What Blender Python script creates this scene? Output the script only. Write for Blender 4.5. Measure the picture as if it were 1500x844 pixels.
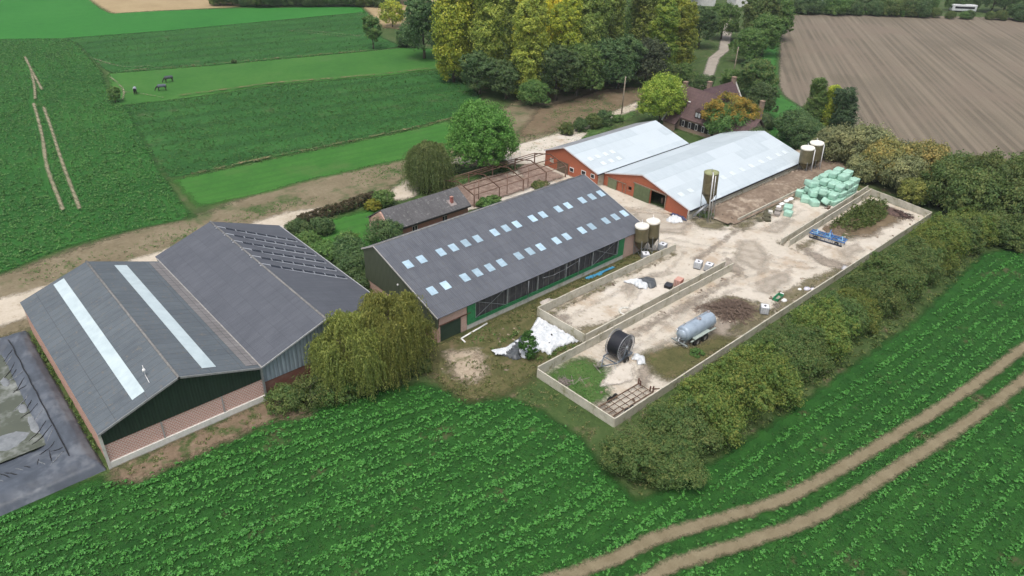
import bpy, math, random
import numpy as np
from mathutils import Matrix, Vector
S = bpy.context.scene
for o in list(bpy.data.objects): bpy.data.objects.remove(o, do_unlink=True)
COL = S.collection
PI = math.pi
rad = math.radians

# ------------------------------------------------------------------ camera, sky, sun, exposure
cam_d = bpy.data.cameras.new('camera'); cam = bpy.data.objects.new('camera', cam_d); COL.objects.link(cam)
S.camera = cam
cam_d.sensor_width = 36; cam_d.lens = 25.3856; cam_d.clip_end = 6000; cam_d.clip_start = 0.5
_r, _u, _b = [[0.7428, -0.668785, 0.031218], [0.323391, 0.399228, 0.857925], [-0.586231, -0.627171, 0.512825]]
cam.matrix_world = Matrix(((_r[0], _u[0], _b[0], -46.6318), (_r[1], _u[1], _b[1], -33.8306), (_r[2], _u[2], _b[2], 50.0), (0, 0, 0, 1)))
SUN_EL = rad(70); SUN_DIR = Vector((-0.6, -0.3, 0)).normalized()
w = bpy.data.worlds.new('World'); S.world = w; w.use_nodes = True
nt = w.node_tree; nt.nodes.clear()
sky = nt.nodes.new('ShaderNodeTexSky'); sky.sky_type = 'NISHITA'; sky.sun_disc = False
sky.sun_elevation = SUN_EL; sky.sun_rotation = math.atan2(SUN_DIR.x, SUN_DIR.y)
sky.air_density = 1.0; sky.dust_density = 6.0; sky.ozone_density = 1.0
bg = nt.nodes.new('ShaderNodeBackground'); bg.inputs['Strength'].default_value = 0.15
out = nt.nodes.new('ShaderNodeOutputWorld')
hs_ = nt.nodes.new('ShaderNodeHueSaturation'); hs_.inputs['Saturation'].default_value = .55; nt.links.new(sky.outputs[0], hs_.inputs['Color']); nt.links.new(hs_.outputs[0], bg.inputs[0]); nt.links.new(bg.outputs[0], out.inputs[0])
sd = bpy.data.lights.new('sun', 'SUN'); sd.energy = 0.9; sd.angle = rad(25); sd.color = (1, .965, .91)
so = bpy.data.objects.new('sun', sd); COL.objects.link(so)
so.rotation_euler = Vector((SUN_DIR.x*math.cos(SUN_EL), SUN_DIR.y*math.cos(SUN_EL), math.sin(SUN_EL))).to_track_quat('Z', 'Y').to_euler()
S.view_settings.view_transform = 'Standard'; S.view_settings.look = 'None'
S.view_settings.exposure = 0.5; S.view_settings.gamma = 1
S.render.engine = 'CYCLES'
S.cycles.max_bounces = 6; S.cycles.transparent_max_bounces = 12

# ------------------------------------------------------------------ materials
def _n(nt, t, **k):
    n = nt.nodes.new(t)
    for a, b in k.items(): setattr(n, a, b)
    return n
def rgb(c): return (c[0], c[1], c[2], 1)
def noise(nt, vec, scale, detail=4, rough=.6):
    n = _n(nt, 'ShaderNodeTexNoise'); n.inputs['Scale'].default_value = scale; n.inputs['Detail'].default_value = detail
    n.inputs['Roughness'].default_value = rough; nt.links.new(vec, n.inputs['Vector']); return n.outputs['Fac']
def ramp(nt, fac, stops):
    r = _n(nt, 'ShaderNodeValToRGB'); e = r.color_ramp.elements
    while len(e) < len(stops): e.new(.5)
    for i, (p, c) in enumerate(stops): e[i].position = p; e[i].color = rgb(c) if len(c) == 3 else c
    nt.links.new(fac, r.inputs[0]); return r.outputs[0]
def mixc(nt, f, a, b, mode='MIX'):
    m = _n(nt, 'ShaderNodeMix', data_type='RGBA', blend_type=mode)
    for s, v in ((0, f), (6, a), (7, b)):
        if isinstance(v, (int, float)): m.inputs[s].default_value = v
        elif isinstance(v, tuple): m.inputs[s].default_value = rgb(v)
        else: nt.links.new(v, m.inputs[s])
    return m.outputs[2]
def math_(nt, op, a, b=None, c=None, clamp=False):
    m = _n(nt, 'ShaderNodeMath', operation=op); m.use_clamp = clamp
    for i, v in enumerate((a, b, c)):
        if v is None: continue
        if isinstance(v, (int, float)): m.inputs[i].default_value = v
        else: nt.links.new(v, m.inputs[i])
    return m.outputs[0]
def mapr(nt, v, a, b, c=0, d=1):
    m = _n(nt, 'ShaderNodeMapRange'); m.inputs[1].default_value = a; m.inputs[2].default_value = b
    m.inputs[3].default_value = c; m.inputs[4].default_value = d; nt.links.new(v, m.inputs[0]); return m.outputs[0]
def coords(nt, perm=None, scale=(1, 1, 1), rot=0):
    tc = _n(nt, 'ShaderNodeTexCoord'); v = tc.outputs['Object']
    if perm:
        s = _n(nt, 'ShaderNodeSeparateXYZ'); nt.links.new(v, s.inputs[0]); c = _n(nt, 'ShaderNodeCombineXYZ')
        for i, ch in enumerate(perm):
            if ch in 'xyz': nt.links.new(s.outputs['xyz'.index(ch)], c.inputs[i])
        v = c.outputs[0]
    if scale != (1, 1, 1) or rot:
        m = _n(nt, 'ShaderNodeMapping'); m.inputs['Scale'].default_value = scale; m.inputs['Rotation'].default_value = (0, 0, rot)
        nt.links.new(v, m.inputs[0]); v = m.outputs[0]
    return v
def newmat(name):
    m = bpy.data.materials.new(name); m.use_nodes = True; nt = m.node_tree; nt.nodes.clear()
    p = _n(nt, 'ShaderNodeBsdfPrincipled'); o = _n(nt, 'ShaderNodeOutputMaterial'); nt.links.new(p.outputs[0], o.inputs[0])
    p.inputs['Specular IOR Level'].default_value = .3
    return m, nt, p, o
def setbump(nt, p, h, strength=.5, dist=.05):
    b = _n(nt, 'ShaderNodeBump'); b.inputs['Strength'].default_value = strength; b.inputs['Distance'].default_value = dist
    nt.links.new(h, b.inputs['Height']); nt.links.new(b.outputs[0], p.inputs['Normal'])
def plain(name, c1, c2=None, scale=3.0, rough=.7, metal=0, bump=.2, contrast=(.35, .7), c3=None, s3=.6, rnd=0):
    m, nt, p, o = newmat(name); v = coords(nt)
    c2 = c2 or tuple(x*.7 for x in c1)
    f = noise(nt, v, scale, 5, .65); col = ramp(nt, f, [(contrast[0], c2), (contrast[1], c1)])
    if c3: col = mixc(nt, mapr(nt, noise(nt, v, s3, 4, .7), .52, .68), col, c3)
    if rnd:
        oi = _n(nt, 'ShaderNodeObjectInfo'); hs = _n(nt, 'ShaderNodeHueSaturation'); nt.links.new(col, hs.inputs['Color'])
        nt.links.new(mapr(nt, oi.outputs['Random'], 0, 1, 1-rnd, 1+rnd*.5), hs.inputs['Value']); col = hs.outputs[0]
    nt.links.new(col, p.inputs['Base Color']); p.inputs['Roughness'].default_value = rough; p.inputs['Metallic'].default_value = metal
    if bump: setbump(nt, p, f, bump, .03)
    return m
def roofmat(name, perm, c1, c2, row=1.5, col_w=1.0, pitch=.18, seam=.35, rough=.75, patch=None, bumpd=.02, streak=(.2, 2.2), moss=None):
    """corrugated sheets: perm = (along ridge, down slope)"""
    m, nt, p, o = newmat(name); v = coords(nt, perm)
    br = _n(nt, 'ShaderNodeTexBrick'); nt.links.new(v, br.inputs['Vector']); br.offset = .0
    br.inputs['Scale'].default_value = 1; br.inputs['Brick Width'].default_value = col_w; br.inputs['Row Height'].default_value = row
    br.inputs['Mortar Size'].default_value = .035; br.inputs['Mortar Smooth'].default_value = .6
    br.inputs['Color1'].default_value = (1, 1, 1, 1); br.inputs['Color2'].default_value = (.0, .0, .0, 1); br.inputs['Mortar'].default_value = (.5, .5, .5, 1)
    f1 = noise(nt, coords(nt, perm, (streak[1], streak[0], 1)), 1.2, 6, .7)
    f2 = noise(nt, v, .35, 4, .6)
    f3 = noise(nt, v, 9, 3, .7)
    f = math_(nt, 'ADD', math_(nt, 'MULTIPLY', f1, .45), math_(nt, 'ADD', math_(nt, 'MULTIPLY', f2, .3), math_(nt, 'MULTIPLY', f3, .25)))
    f = math_(nt, 'ADD', f, math_(nt, 'MULTIPLY', math_(nt, 'SUBTRACT', br.outputs['Color'], .5), .07))
    col = ramp(nt, f, [(.36, c2), (.62, c1)])
    if patch:
        pb = _n(nt, 'ShaderNodeTexBrick'); nt.links.new(v, pb.inputs['Vector']); pb.offset = .37
        pb.inputs['Scale'].default_value = 1; pb.inputs['Brick Width'].default_value = 9; pb.inputs['Row Height'].default_value = 2.4; pb.inputs['Mortar Size'].default_value = 0
        pb.inputs['Color1'].default_value = (0, 0, 0, 1); pb.inputs['Color2'].default_value = (1, 1, 1, 1)
        col = mixc(nt, mapr(nt, pb.outputs['Color'], .35, .8, 0, .6), col, patch)
    col = mixc(nt, math_(nt, 'MULTIPLY', br.outputs['Fac'], seam), col, tuple(x*.45 for x in c2))
    if moss: col = mixc(nt, mapr(nt, noise(nt, v, 2.2, 6, .75), .56, .66), col, moss)
    nt.links.new(col, p.inputs['Base Color']); p.inputs['Roughness'].default_value = rough
    wv = _n(nt, 'ShaderNodeTexWave', wave_type='BANDS', bands_direction='X', wave_profile='SIN'); nt.links.new(v, wv.inputs['Vector'])
    wv.inputs['Scale'].default_value = 2*PI/pitch/20; wv.inputs['Distortion'].default_value = 0
    setbump(nt, p, math_(nt, 'ADD', wv.outputs['Fac'], math_(nt, 'MULTIPLY', f3, .5)), .6, bumpd)
    return m
def brickmat(name, perm, c1, c2, mortar, bw=.5, rh=.25, ms=.03, dirt=(.25, .22, .18), dirtamt=.35, rough=.9):
    m, nt, p, o = newmat(name); v = coords(nt, perm)
    br = _n(nt, 'ShaderNodeTexBrick'); nt.links.new(v, br.inputs['Vector'])
    br.inputs['Scale'].default_value = 1; br.inputs['Brick Width'].default_value = bw; br.inputs['Row Height'].default_value = rh
    br.inputs['Mortar Size'].default_value = ms; br.inputs['Color1'].default_value = rgb(c1); br.inputs['Color2'].default_value = rgb(c2); br.inputs['Mortar'].default_value = rgb(mortar)
    col = mixc(nt, mapr(nt, noise(nt, v, .9, 6, .7), .45, .7, 0, dirtamt), br.outputs['Color'], dirt)
    col = mixc(nt, mapr(nt, noise(nt, coords(nt, perm, (2, .3, 1)), 1.6, 5, .7), .5, .75, 0, dirtamt*.8), col, tuple(x*1.3 for x in c1))
    nt.links.new(col, p.inputs['Base Color']); p.inputs['Roughness'].default_value = rough
    setbump(nt, p, math_(nt, 'SUBTRACT', 1, br.outputs['Fac']), .5, .01)
    return m
def claddingmat(name, perm, c1, c2, pitch=.3, rough=.5):
    m, nt, p, o = newmat(name); v = coords(nt, perm)
    f = noise(nt, coords(nt, perm, (3, .3, 1)), 1.1, 5, .7); col = ramp(nt, f, [(.35, c2), (.65, c1)])
    wv = _n(nt, 'ShaderNodeTexWave', wave_type='BANDS', bands_direction='X', wave_profile='SIN'); nt.links.new(v, wv.inputs['Vector'])
    wv.inputs['Scale'].default_value = 2*PI/pitch/20
    col = mixc(nt, mapr(nt, wv.outputs['Fac'], .0, .25, .5, 0), col, tuple(x*.5 for x in c2))
    nt.links.new(col, p.inputs['Base Color']); p.inputs['Roughness'].default_value = rough
    setbump(nt, p, wv.outputs['Fac'], .8, .03)
    return m
def leafmat(name, cols, rough=.55, transl=.4, patch=None):
    m, nt, p, o = newmat(name)
    at = _n(nt, 'ShaderNodeAttribute', attribute_name='tone'); oi = _n(nt, 'ShaderNodeObjectInfo')
    n = len(cols); col = ramp(nt, at.outputs['Fac'], [(.12+.76*i/(n-1), c) for i, c in enumerate(cols)])
    hs = _n(nt, 'ShaderNodeHueSaturation'); nt.links.new(col, hs.inputs['Color'])
    hs.inputs['Saturation'].default_value = 1.0
    nt.links.new(mapr(nt, oi.outputs['Random'], 0, 1, .488, .512), hs.inputs['Hue']); nt.links.new(mapr(nt, oi.outputs['Random'], 0, 1, 1.06, 1.38), hs.inputs['Value'])
    nt.links.new(hs.outputs[0], p.inputs['Base Color']); p.inputs['Roughness'].default_value = rough
    p.inputs['Specular IOR Level'].default_value = .25
    t = _n(nt, 'ShaderNodeBsdfTranslucent'); nt.links.new(hs.outputs[0], t.inputs[0])
    mx = _n(nt, 'ShaderNodeMixShader'); mx.inputs[0].default_value = transl
    nt.links.new(p.outputs[0], mx.inputs[1]); nt.links.new(t.outputs[0], mx.inputs[2]); nt.links.new(mx.outputs[0], o.inputs[0])
    return m
def groundmat(name, cols, scale=.25, fine=4, stripes=None, edge=(-.6, .6, 2.0), patches=(), rough=.95, bump=.3, bumpd=.08, streakrot=0, escale=.5):
    """cols = 3 tones by noise; stripes=(angle, width, amount, colour); patches=[(scale, lo, hi, colour)]; edge alpha from the 'edge' attribute"""
    m, nt, p, o = newmat(name); v = coords(nt)
    f1 = noise(nt, v, scale, 5, .65); f2 = noise(nt, v, fine, 5, .75)
    f = math_(nt, 'ADD', math_(nt, 'MULTIPLY', f1, .55), math_(nt, 'MULTIPLY', f2, .45))
    k = len(cols); col = ramp(nt, f, [(.34+.32*i/(k-1), c) for i, c in enumerate(cols)])
    if stripes:
        for (ang, wd, amt, sc) in stripes:
            vs = coords(nt, None, (1, 1, 1), ang)
            wv = _n(nt, 'ShaderNodeTexWave', wave_type='BANDS', bands_direction='X', wave_profile='SIN'); nt.links.new(vs, wv.inputs['Vector'])
            wv.inputs['Scale'].default_value = 2*PI/wd/20; wv.inputs['Distortion'].default_value = .8; wv.inputs['Detail'].default_value = 2; wv.inputs['Detail Scale'].default_value = .12
            g = math_(nt, 'MULTIPLY', mapr(nt, wv.outputs['Fac'], .5, .9), mapr(nt, noise(nt, v, .03, 2), .25, .5))
            col = mixc(nt, math_(nt, 'MULTIPLY', g, amt), col, sc)
    for (s, lo, hi, c) in patches: col = mixc(nt, mapr(nt, noise(nt, v, s, 6, .68), lo, hi), col, c)
    nt.links.new(col, p.inputs['Base Color']); p.inputs['Roughness'].default_value = rough; p.inputs['Specular IOR Level'].default_value = .15
    if bump: setbump(nt, p, f2, bump, bumpd)
    if edge:
        at = _n(nt, 'ShaderNodeAttribute', attribute_name='edge')
        e = math_(nt, 'ADD', at.outputs['Fac'], math_(nt, 'MULTIPLY', math_(nt, 'SUBTRACT', math_(nt, 'ADD', math_(nt, 'MULTIPLY', noise(nt, v, escale, 5, .7), .65), math_(nt, 'MULTIPLY', f2, .35)), .5), edge[2]*2))
        a = mapr(nt, e, edge[0], edge[1])
        tr = _n(nt, 'ShaderNodeBsdfTransparent'); mx = _n(nt, 'ShaderNodeMixShader')
        nt.links.new(a, mx.inputs[0]); nt.links.new(tr.outputs[0], mx.inputs[1]); nt.links.new(p.outputs[0], mx.inputs[2]); nt.links.new(mx.outputs[0], o.inputs[0])
    return m

# ------------------------------------------------------------------ mesh helpers
class MB:
    def __init__(s): s.v = []; s.f = []; s.sm = []
    def add(s, vs, fs, smooth=False):
        k = len(s.v); s.v += [tuple(float(c) for c in p) for p in vs]; s.f += [tuple(i+k for i in q) for q in fs]; s.sm += [smooth]*len(fs); return s
    def box(s, x0, x1, y0, y1, z0, z1):
        x0, x1 = sorted((x0, x1)); y0, y1 = sorted((y0, y1)); z0, z1 = sorted((z0, z1))
        return s.add([(x0,y0,z0),(x1,y0,z0),(x1,y1,z0),(x0,y1,z0),(x0,y0,z1),(x1,y0,z1),(x1,y1,z1),(x0,y1,z1)],
                     [(3,2,1,0),(4,5,6,7),(0,1,5,4),(1,2,6,5),(2,3,7,6),(3,0,4,7)])
    def obox(s, c, size, rot=(0,0,0), j=0, rng=None):
        R = Matrix.Rotation(rot[2], 3, 'Z') @ Matrix.Rotation(rot[1], 3, 'Y') @ Matrix.Rotation(rot[0], 3, 'X')
        vs = []
        for a in ((-1,-1,-1),(1,-1,-1),(1,1,-1),(-1,1,-1),(-1,-1,1),(1,-1,1),(1,1,1),(-1,1,1)):
            q = Vector([a[i]*size[i]/2*(1+(rng.uniform(-j, j) if rng else 0)) for i in range(3)]); vs.append(Vector(c)+R@q)
        return s.add(vs, [(3,2,1,0),(4,5,6,7),(0,1,5,4),(1,2,6,5),(2,3,7,6),(3,0,4,7)])
    def slab(s, q, th):
        """quad of four corner points (counter-clockwise from above), thickened downward"""
        q = [Vector(p) for p in q]; n = (q[1]-q[0]).cross(q[2]-q[0]).normalized()
        if n.z < 0: n = -n; q = q[::-1]
        return s.add([*q, *[p-n*th for p in q]], [(0,1,2,3),(7,6,5,4),(1,0,4,5),(2,1,5,6),(3,2,6,7),(0,3,7,4)])
    def rail(s, a, b, w=.1, h=None):
        h = h or w; a = Vector(a); b = Vector(b); d = (b-a).normalized()
        side = d.cross(Vector((0,0,1))); side = side.normalized() if side.length > 1e-3 else Vector((1,0,0)); up = side.cross(d).normalized()
        vs = [p+side*sx*w/2+up*sz*h/2 for p in (a, b) for sx, sz in ((-1,-1),(1,-1),(1,1),(-1,1))]
        return s.add(vs, [(0,1,2,3),(7,6,5,4),(0,4,5,1),(1,5,6,2),(2,6,7,3),(3,7,4,0)])
    def tube(s, a, b, r0, r1=None, n=12, cap=True, smooth=True):
        r1 = r0 if r1 is None else r1; a = Vector(a); b = Vector(b); d = (b-a).normalized()
        u = d.orthogonal().normalized(); w_ = d.cross(u); vs = []
        for p, r in ((a, r0), (b, r1)):
            for i in range(n):
                t = 2*PI*i/n; vs.append(p+u*math.cos(t)*r+w_*math.sin(t)*r)
        s.add(vs, [(i, (i+1)%n, n+(i+1)%n, n+i) for i in range(n)], smooth)
        if cap:
            k = len(s.v)-2*n; s.f += [tuple(k+i for i in range(n))[::-1], tuple(k+n+i for i in range(n))]; s.sm += [False, False]
        return s
    def path(s, pts, r, n=8):
        for i in range(len(pts)-1):
            r0 = r[i] if isinstance(r, (list, tuple)) else r; r1 = r[i+1] if isinstance(r, (list, tuple)) else r
            s.tube(pts[i], pts[i+1], r0, r1, n)
        return s
    def lathe(s, prof, n=24, axis='z', c=(0,0,0), smooth=True):
        vs = []
        for r, h in prof:
            for i in range(n):
                t = 2*PI*i/n; a, b_ = r*math.cos(t), r*math.sin(t)
                p = (a, b_, h) if axis == 'z' else ((h, a, b_) if axis == 'x' else (a, h, b_)); vs.append((p[0]+c[0], p[1]+c[1], p[2]+c[2]))
        fs = [(k*n+i, k*n+(i+1)%n, (k+1)*n+(i+1)%n, (k+1)*n+i) for k in range(len(prof)-1) for i in range(n)]
        return s.add(vs, fs, smooth)
    def prism(s, pts, d):
        """polygon pts (3-D, planar) extruded by vector d"""
        n = len(pts); d = Vector(d); vs = [Vector(p) for p in pts]; vs += [p+d for p in vs]
        return s.add(vs, [tuple(range(n))[::-1], tuple(range(n, 2*n))]+[(i, (i+1)%n, n+(i+1)%n, n+i) for i in range(n)])
    def build(s, name, mat, parent=None, bevel=0):
        me = bpy.data.meshes.new(name); vs = s.v
        if parent is not None and not parent.get('_local'):
            l = parent['_org']; vs = [(x-l[0], y-l[1], z-l[2]) for x, y, z in vs]
        me.from_pydata(vs, [], s.f); me.polygons.foreach_set('use_smooth', s.sm); me.update()
        import bmesh
        b = bmesh.new(); b.from_mesh(me); bmesh.ops.recalc_face_normals(b, faces=b.faces)
        if bevel: 
            es = [e for e in b.edges if e.is_manifold and len(e.link_faces) == 2 and e.calc_face_angle(0) > .6]
            bmesh.ops.bevel(b, geom=es, offset=bevel, segments=2, affect='EDGES', profile=.6)
        b.to_mesh(me); b.free()
        me.materials.append(mat)
        o = bpy.data.objects.new(name, me); COL.objects.link(o)
        if parent is not None: o.parent = parent; o['_org'] = list(parent['_org']); o['_local'] = parent.get('_local', 0)
        return o
def thing(name, label, cat, loc=(0,0,0), rz=0, group=None, local=False):
    o = bpy.data.objects.new(name, None); COL.objects.link(o); o.empty_display_size = .3
    o.location = loc; o.rotation_euler = (0, 0, rz); o['label'] = label; o['category'] = cat
    if group: o['group'] = group
    o['_org'] = [0, 0, 0] if local else list(loc); o['_local'] = 1 if local else 0
    return o
def tag(o, label, cat, group=None):
    o['label'] = label; o['category'] = cat
    if group: o['group'] = group
    return o
def kids(o): return [c for c in bpy.data.objects if c.parent == o]
def dup(root, loc, rz=0, label=None, group=None, scale=None, mats=None):
    r = root.copy(); COL.objects.link(r); r.location = loc; r.rotation_euler = (0, 0, rz)
    if scale is not None: r.scale = scale if isinstance(scale, (tuple, list)) else (scale,)*3
    if label: r['label'] = label
    if group: r['group'] = group
    for ch in kids(root):
        c = ch.copy(); COL.objects.link(c); c.parent = r
        for g in kids(ch):
            d = g.copy(); COL.objects.link(d); d.parent = c
    return r
def np_mesh(name, V, F, mat, attrs=None, parent=None):
    V = np.asarray(V, np.float32); F = np.asarray(F, np.int32); k = F.shape[1]
    me = bpy.data.meshes.new(name); me.vertices.add(len(V)); me.vertices.foreach_set('co', V.ravel())
    me.loops.add(F.size); me.loops.foreach_set('vertex_index', F.ravel())
    me.polygons.add(len(F)); me.polygons.foreach_set('loop_start', np.arange(len(F), dtype=np.int32)*k)
    try: me.polygons.foreach_set('loop_total', np.full(len(F), k, np.int32))
    except Exception: pass
    for nm, (dom, arr) in (attrs or {}).items():
        a = me.attributes.new(nm, 'FLOAT', dom); a.data.foreach_set('value', np.asarray(arr, np.float32))
    me.update(calc_edges=True); me.validate(); me.materials.append(mat)
    o = bpy.data.objects.new(name, me); COL.objects.link(o)
    if parent is not None: o.parent = parent
    return o
# ---- polygons
def sdist(P, poly):
    """signed distance of points P (N,2) to polygon, positive inside"""
    poly = np.array(poly, float); A = poly; B = np.roll(poly, -1, 0); d2 = np.full(len(P), 1e18); ins = np.zeros(len(P), bool)
    for a, b in zip(A, B):
        e = b-a; t = np.clip(((P-a)@e)/(e@e), 0, 1); q = a+t[:, None]*e; d2 = np.minimum(d2, ((P-q)**2).sum(1))
        c = ((a[1] > P[:, 1]) != (b[1] > P[:, 1])); 
        with np.errstate(divide='ignore', invalid='ignore'): xi = (b[0]-a[0])*(P[:, 1]-a[1])/(b[1]-a[1])+a[0]
        ins ^= c & (P[:, 0] < xi)
    return np.where(ins, 1, -1)*np.sqrt(d2)
def sheet(name, poly, z, mat, step=1.0, margin=1.5, kind='structure', zf=None):
    p = np.array(poly); x0, y0 = p.min(0)-margin; x1, y1 = p.max(0)+margin
    nx = int((x1-x0)/step)+2; ny = int((y1-y0)/step)+2
    X, Y = np.meshgrid(x0+np.arange(nx)*step, y0+np.arange(ny)*step, indexing='ij'); P = np.stack([X.ravel(), Y.ravel()], 1)
    d = sdist(P, poly); Z = np.full(len(P), z) if zf is None else z+zf(P, d)
    idx = np.arange(nx*ny).reshape(nx, ny); F = np.stack([idx[:-1, :-1], idx[1:, :-1], idx[1:, 1:], idx[:-1, 1:]], -1).reshape(-1, 4)
    keep = d[F].max(1) > -margin; F = F[keep]; used = np.unique(F); rm = np.zeros(nx*ny, int); rm[used] = np.arange(len(used))
    V = np.concatenate([P, Z[:, None]], 1)[used]
    o = np_mesh(name, V, rm[F], mat, {'edge': ('POINT', d[used])}); o['kind'] = kind; return o
def scatter_in(poly, n_per_m2, rng, margin=0, fall=0):
    p = np.array(poly); lo = p.min(0); hi = p.max(0); n = int((hi-lo).prod()*n_per_m2)
    P = lo+rng.random((n, 2))*(hi-lo); d = sdist(P, poly)
    keep = d > margin if not fall else (d-margin) > rng.random(n)*fall
    return P[keep]
# ---- leaves
def quads(C, N, T, L, W):
    """rhombic leaves at C, normals N, direction T"""
    T = T-(T*N).sum(1)[:, None]*N; T /= np.linalg.norm(T, axis=1)[:, None]+1e-9; B = np.cross(N, T)
    V = np.stack([C-T*L[:, None]*.5, C+B*W[:, None]*.5-T*L[:, None]*.05, C+T*L[:, None]*.5, C-B*W[:, None]*.5-T*L[:, None]*.05], 1).reshape(-1, 3)
    return V, np.arange(len(C)*4).reshape(-1, 4)
def unit(v): return v/(np.linalg.norm(v, axis=1)[:, None]+1e-9)
def crown(rng, lobes, n, leaf, clump=.3, nclump=None, drop=0.0, zmin=.15):
    """leaf cloud: lobes [(cx,cy,cz,rx,ry,rz)]; returns V,F,tone"""
    lobes = np.array(lobes, float); wgt = (lobes[:, 3]*lobes[:, 5]); wgt /= wgt.sum()
    K = nclump or max(40, n//55)
    li = rng.choice(len(lobes), K, p=wgt); d = unit(rng.normal(size=(K, 3))); d[:, 2] = np.where(d[:, 2] < -.75, -d[:, 2]*.6, d[:, 2]); d = unit(d)
    rr = rng.uniform(.6, 1.04, K)**.6; Cc = lobes[li, :3]+d*lobes[li, 3:]*rr[:, None]
    cr = clump*.8*lobes[li, 3:].mean(1)*rng.uniform(.6, 1.5, K); ctone = rng.random(K)
    ci = rng.integers(0, K, n); e = unit(rng.normal(size=(n, 3))); rad_ = rng.uniform(.25, 1, n)**.5*np.where(rng.random(n) < .14, 1.55, 1)
    P = Cc[ci]+e*(cr[ci]*rad_)[:, None]*np.array([1, 1, .75]); 
    N = unit(e*.5+d[ci]*.5+rng.normal(size=(n, 3))*.55+np.array([0, 0, .35])); T = rng.normal(size=(n, 3)); T[:, 2] -= drop
    L = leaf*rng.uniform(.7, 1.4, n); keep = P[:, 2] > zmin
    tone = np.clip(ctone[ci]*.55+rng.random(n)*.45, 0, 1)
    V, F = quads(P[keep], N[keep], T[keep], L[keep], L[keep]*rng.uniform(.5, .75, keep.sum()))
    return V, F, tone[keep]
def trunk_mb(rng, h, r, limbs=7, spread=2.5, z0=.25, top=.75, n=8):
    mb = MB(); pts = [Vector((0, 0, -.1))]; k = 6
    for i in range(1, k+1): pts.append(Vector((rng.uniform(-.12, .12)*i*.4, rng.uniform(-.12, .12)*i*.4, h*top*i/k)))
    mb.path(pts, [r*(1-.8*i/k)+.02 for i in range(k+1)], n)
    for j in range(limbs):
        t = z0+(top-z0)*j/max(1, limbs-1)*.9; i = min(k-1, int(t/top*k)); a = pts[i].lerp(pts[i+1], t/top*k-i); az = j*2.4+rng.uniform(-.4, .4)
        L = spread*rng.uniform(.6, 1)*(1.1-.5*t); m_ = a+Vector((math.cos(az)*L*.5, math.sin(az)*L*.5, L*.35)); e = a+Vector((math.cos(az)*L, math.sin(az)*L, L*.85))
        mb.path([a, m_, e], [r*.4*(1-t*.5), r*.25, r*.07], 6)
        for s_ in (-1, 1):
            q = m_+Vector((math.cos(az+s_*.8)*L*.45, math.sin(az+s_*.8)*L*.45, L*.4)); mb.path([m_, q], [r*.17, r*.04], 5)
    return mb
def gable(mb, axis, at, pts, ops=(), th=.25):
    """wall in plane axis=at, thickness towards + axis; pts = [(h, ztop)] profile; ops = [(a,b,z0,z1)]"""
    pts = sorted(pts); hs = sorted(set([p[0] for p in pts]+[q for o in ops for q in o[:2] if pts[0][0] < q < pts[-1][0]]))
    top = lambda h: float(np.interp(h, [p[0] for p in pts], [p[1] for p in pts]))
    for a, b in zip(hs[:-1], hs[1:]):
        m = (a+b)/2; segs = [(0, None)]; oo = sorted([o for o in ops if o[0] <= m <= o[1]], key=lambda o: o[2])
        z = -.1; parts = []
        for o in oo:
            if o[2] > z+.01: parts.append((z, o[2]))
            z = o[3]
        parts.append((z, None))
        for z0, z1 in parts:
            za, zb = (z1, z1) if z1 is not None else (top(a), top(b))
            q = [(a, z0), (b, z0), (b, zb), (a, za)]
            if axis == 'x': mb.prism([(at, h, z) for h, z in q], (th, 0, 0))
            else: mb.prism([(h, at, z) for h, z in q], (0, th, 0))
    return mb

# ------------------------------------------------------------------ materials used
GREEN3 = [(.018,.06,.016), (.03,.10,.022), (.05,.14,.03)]
M_ground = groundmat('ground', [(.03,.05,.018), (.05,.085,.025), (.09,.10,.045)], .12, 2.0, edge=None, patches=[(.35,.56,.68,(.13,.10,.065))], bump=.5)
M_crop = groundmat('crop', [(.010,.046,.009), (.018,.072,.013), (.030,.105,.018)], .35, 5, edge=(-.5,.5,1.6), patches=[(.16,.60,.70,(.085,.075,.04)), (.5,.62,.72,(.05,.07,.025))], bump=.6)
M_leftfield = groundmat('left_field', [(.015,.07,.014), (.024,.10,.019), (.036,.13,.024)], .05, 1.6, edge=(-.5,.7,1.2), patches=[(.08,.60,.75,(.028,.06,.022))], bump=.9, bumpd=.25)
M_strip = groundmat('strip', [(.017,.07,.016), (.027,.10,.022), (.040,.13,.028)], .06, 1.2, stripes=[(rad(98), 7.5, .35, (.012,.04,.012))], edge=(-.5,.7,1.2), patches=[(.12,.60,.7,(.06,.09,.035))], bump=.9, bumpd=.25)
M_meadow = groundmat('meadow', [(.026,.098,.018), (.038,.132,.022), (.056,.158,.030)], .12, 1.4, stripes=[(rad(95), 2.4, .35, (.03,.09,.02))], edge=(-.8,.8,2.2), patches=[(.07,.54,.72,(.065,.125,.035)), (.5,.6,.75,(.03,.085,.022))], bump=.25)
M_paddock = groundmat('paddock', [(.028,.10,.020), (.040,.13,.024), (.060,.15,.032)], .06, .8, edge=(-.8,.8,2.2), patches=[(.07,.58,.72,(.075,.13,.045))], bump=.2)
M_far = groundmat('far_field', [(.020,.12,.020), (.027,.142,.024), (.035,.16,.029)], .03, .4, edge=(-1,1,1), bump=.1)
M_stubble = groundmat('stubble', [(.24,.18,.10), (.30,.23,.13), (.34,.27,.16)], .1, 1, edge=(-1,1,1.5), bump=.1)
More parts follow.
